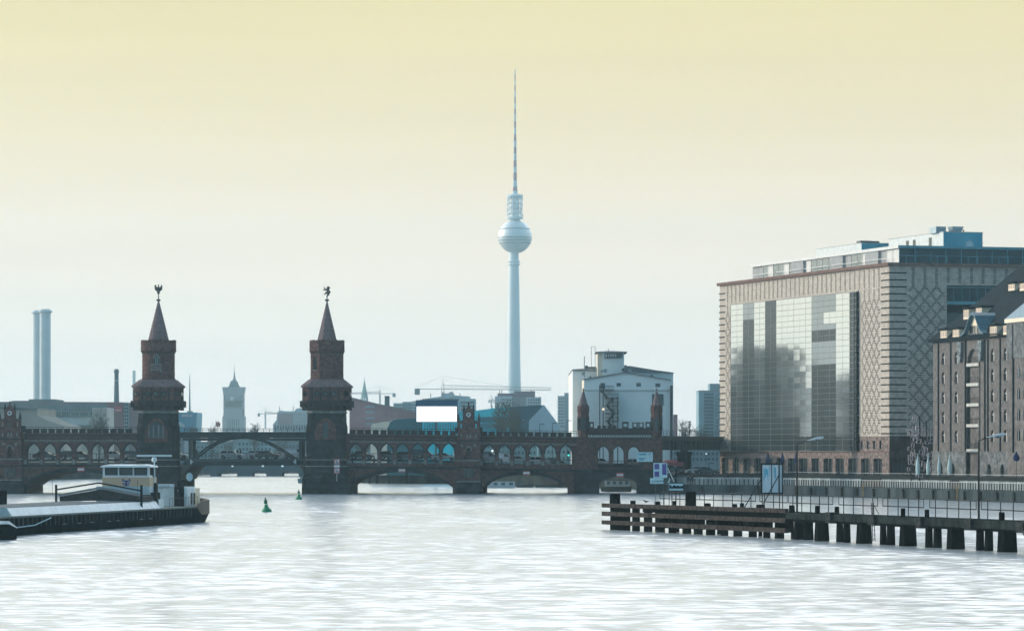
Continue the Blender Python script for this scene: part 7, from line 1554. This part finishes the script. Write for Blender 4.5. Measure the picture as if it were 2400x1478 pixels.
# far bank seen under the right arches: low quay with hedge, posts, boats
hq = mat('hedge_green', (.075, .095, .05), .95, var=.5, scale=1)
b = MB(); rn = random.Random(8)
for i in range(420):
    x = rn.uniform(-36, -16); y = 905+(x+36)*-1+rn.uniform(1, 6); r = rn.uniform(.3, .8); b.ball((x, y, 2.7+rn.uniform(0, 1.3)), r, 5, 3)
kind(b.build('quay_bushes', hq), 'stuff')
b = MB()
for i in range(300): x = rn.uniform(-10, 9); y = 885-(x+12)*5+rn.uniform(3, 9); b.ball((x, y, 2.6+rn.uniform(0, .9)), rn.uniform(.3, .7), 5, 3)
kind(b.build('bank_shrubs', mat('dry_green', (.14, .16, .07), .95, var=.4, scale=1)), 'stuff')
for i, px in enumerate((866, 883, 912, 954)):
    Y = 884 if px < 940 else 880; X = (px-CXP)*Y/FPX; tag(MB().lathe([(.28, -1), (.27, 2.6), (.2, 2.75)], X, Y, 8).build('mooring_pile', darkw), ('dark mooring pile under the arch right of the bear tower, leftmost of four', 'dark mooring pile under the arch right of the bear tower, second of four', 'dark mooring pile under the arch right of the bear tower, third of four', 'dark mooring pile under the arch right of the bear tower, rightmost of four')[i], 'post', 'mooring piles beyond the bridge')
def boat(px0, px1, Y, yh, yc, lab, colh, colc, cab=(.1, .7)):
    x0, x1 = (px0-CXP)*Y/FPX, (px1-CXP)*Y/FPX; zz_ = lambda y: max(.15, EYE-(y-HYP)*Y/FPX); L_ = x1-x0; o = thing('moored_boat', lab, 'boat', T((x0+x1)/2, Y, 0), 'boats moored beyond the bridge'); w = min(3, L_*.3)
    MB().loft([[(x0+.2, Y+.3, -.3), (x1-.3, Y+.3, -.3), (x1-.1, Y+w/2, -.3), (x1-.3, Y+w-.3, -.3), (x0+.2, Y+w-.3, -.3)], [(x0, Y, zz_(yh)), (x1-.8, Y, zz_(yh)), (x1+.2, Y+w/2, zz_(yh)+.15), (x1-.8, Y+w, zz_(yh)), (x0, Y+w, zz_(yh))]]).build('hull', colh, o, I4())
    a, c = x0+L_*cab[0], x0+L_*cab[1]; MB().box(a, c, Y+.4, Y+w-.4, zz_(yh)-.05, zz_(yc)).build('cabin', colc, o, I4()); MB().box(a-.1, c+.1, Y+.3, Y+w-.3, zz_(yc), zz_(yc)+.08).build('cabin_roof', colh if colh != colc else white, o, I4())
    n = 4
    for i in range(n): q = a+(c-a)*(i+.25)/n; MB().box(q, q+(c-a)/n*.5, Y+.36, Y+.41, (zz_(yh)+zz_(yc))/2-.1, zz_(yc)-.1).build('cabin_window', winm, o, I4())
    return o
boat(1133, 1208, 778, 1141, 1129, 'flat white houseboat under the arch right of the clock gable', far((.5, .54, .56), 'houseboat_white'), far((.48, .54, .58), 'houseboat_cabin'), (.02, .98))
boat(1209, 1250, 790, 1135, 1129, 'small open launch with curved sheer beside the houseboat', fdark, fgrey, (.1, .4))
boat(1254, 1322, 792, 1135, 1118, 'cluttered dark boat with reddish cabin at the arch left of the gatehouse', fdark, far((.2, .12, .1), 'rusty_cabin'), (.25, .8))
boat(1408, 1480, 705, 1140, 1126, 'old grey barge with pale cabin inside the small gatehouse arch', far((.08, .08, .06), 'barge_old'), far((.5, .52, .5), 'pale_cabin'), (.15, .95))
boat(697, 716, 900, 1121, 1117, 'small grey boat half hidden by the bear tower pier', far((.12, .2, .22), 'grey_boat'), fgrey, (.3, .8))
# birds
def bird(M, lab, fly):
    o = thing('bird', lab, 'bird', M); bm_ = mat('bird_dark', (.04, .045, .05), .8, var=0)
    MB().loft([[(x, r*math.cos(a), z+r*math.sin(a)) for a in [2*math.pi*i/8 for i in range(8)]] for x, r, z in ((-.28, .01, .02), (-.15, .05, .0), (0, .09, 0), (.14, .07, .04), (.2, .045, .1), (.27, .04, .13), (.33, .005, .12))]).build('body', bm_, o, M)
    if fly:
        for s_ in (-1, 1): MB().loft([[(.08, 0, .03), (-.1, 0, .03), (-.1, 0, .05), (.08, 0, .05)], [(.12, .3*s_, .16), (-.06, .3*s_, .16), (-.06, .3*s_, .17), (.12, .3*s_, .17)], [(-.05, .62*s_, .05), (-.08, .62*s_, .05), (-.08, .62*s_, .055), (-.05, .62*s_, .055)]]).build('wing', bm_, o, M)
    else:
        for s_ in (-1, 1): MB().tube([(0, .03*s_, -.05), (0, .03*s_, -.16)], .012, 4).build('leg', bm_, o, M)
Y = 640; bird(T((97.5-CXP)*Y/FPX, Y, EYE-(1136-HYP)*Y/FPX, R(15)) @ Matrix.Scale(1.7, 4), 'dark bird gliding low over the water under the far left arch', True)
bird(T(J1.u(1514, .6)*J1.tx+J1.x0-.6*J1.ty, J1.u(1514, .6)*J1.ty+J1.y0+.6*J1.tx, J1.z(1514, 1177, .6)+.1, R(190)), 'dark bird perched on the timber fender left of the violet sign', False)
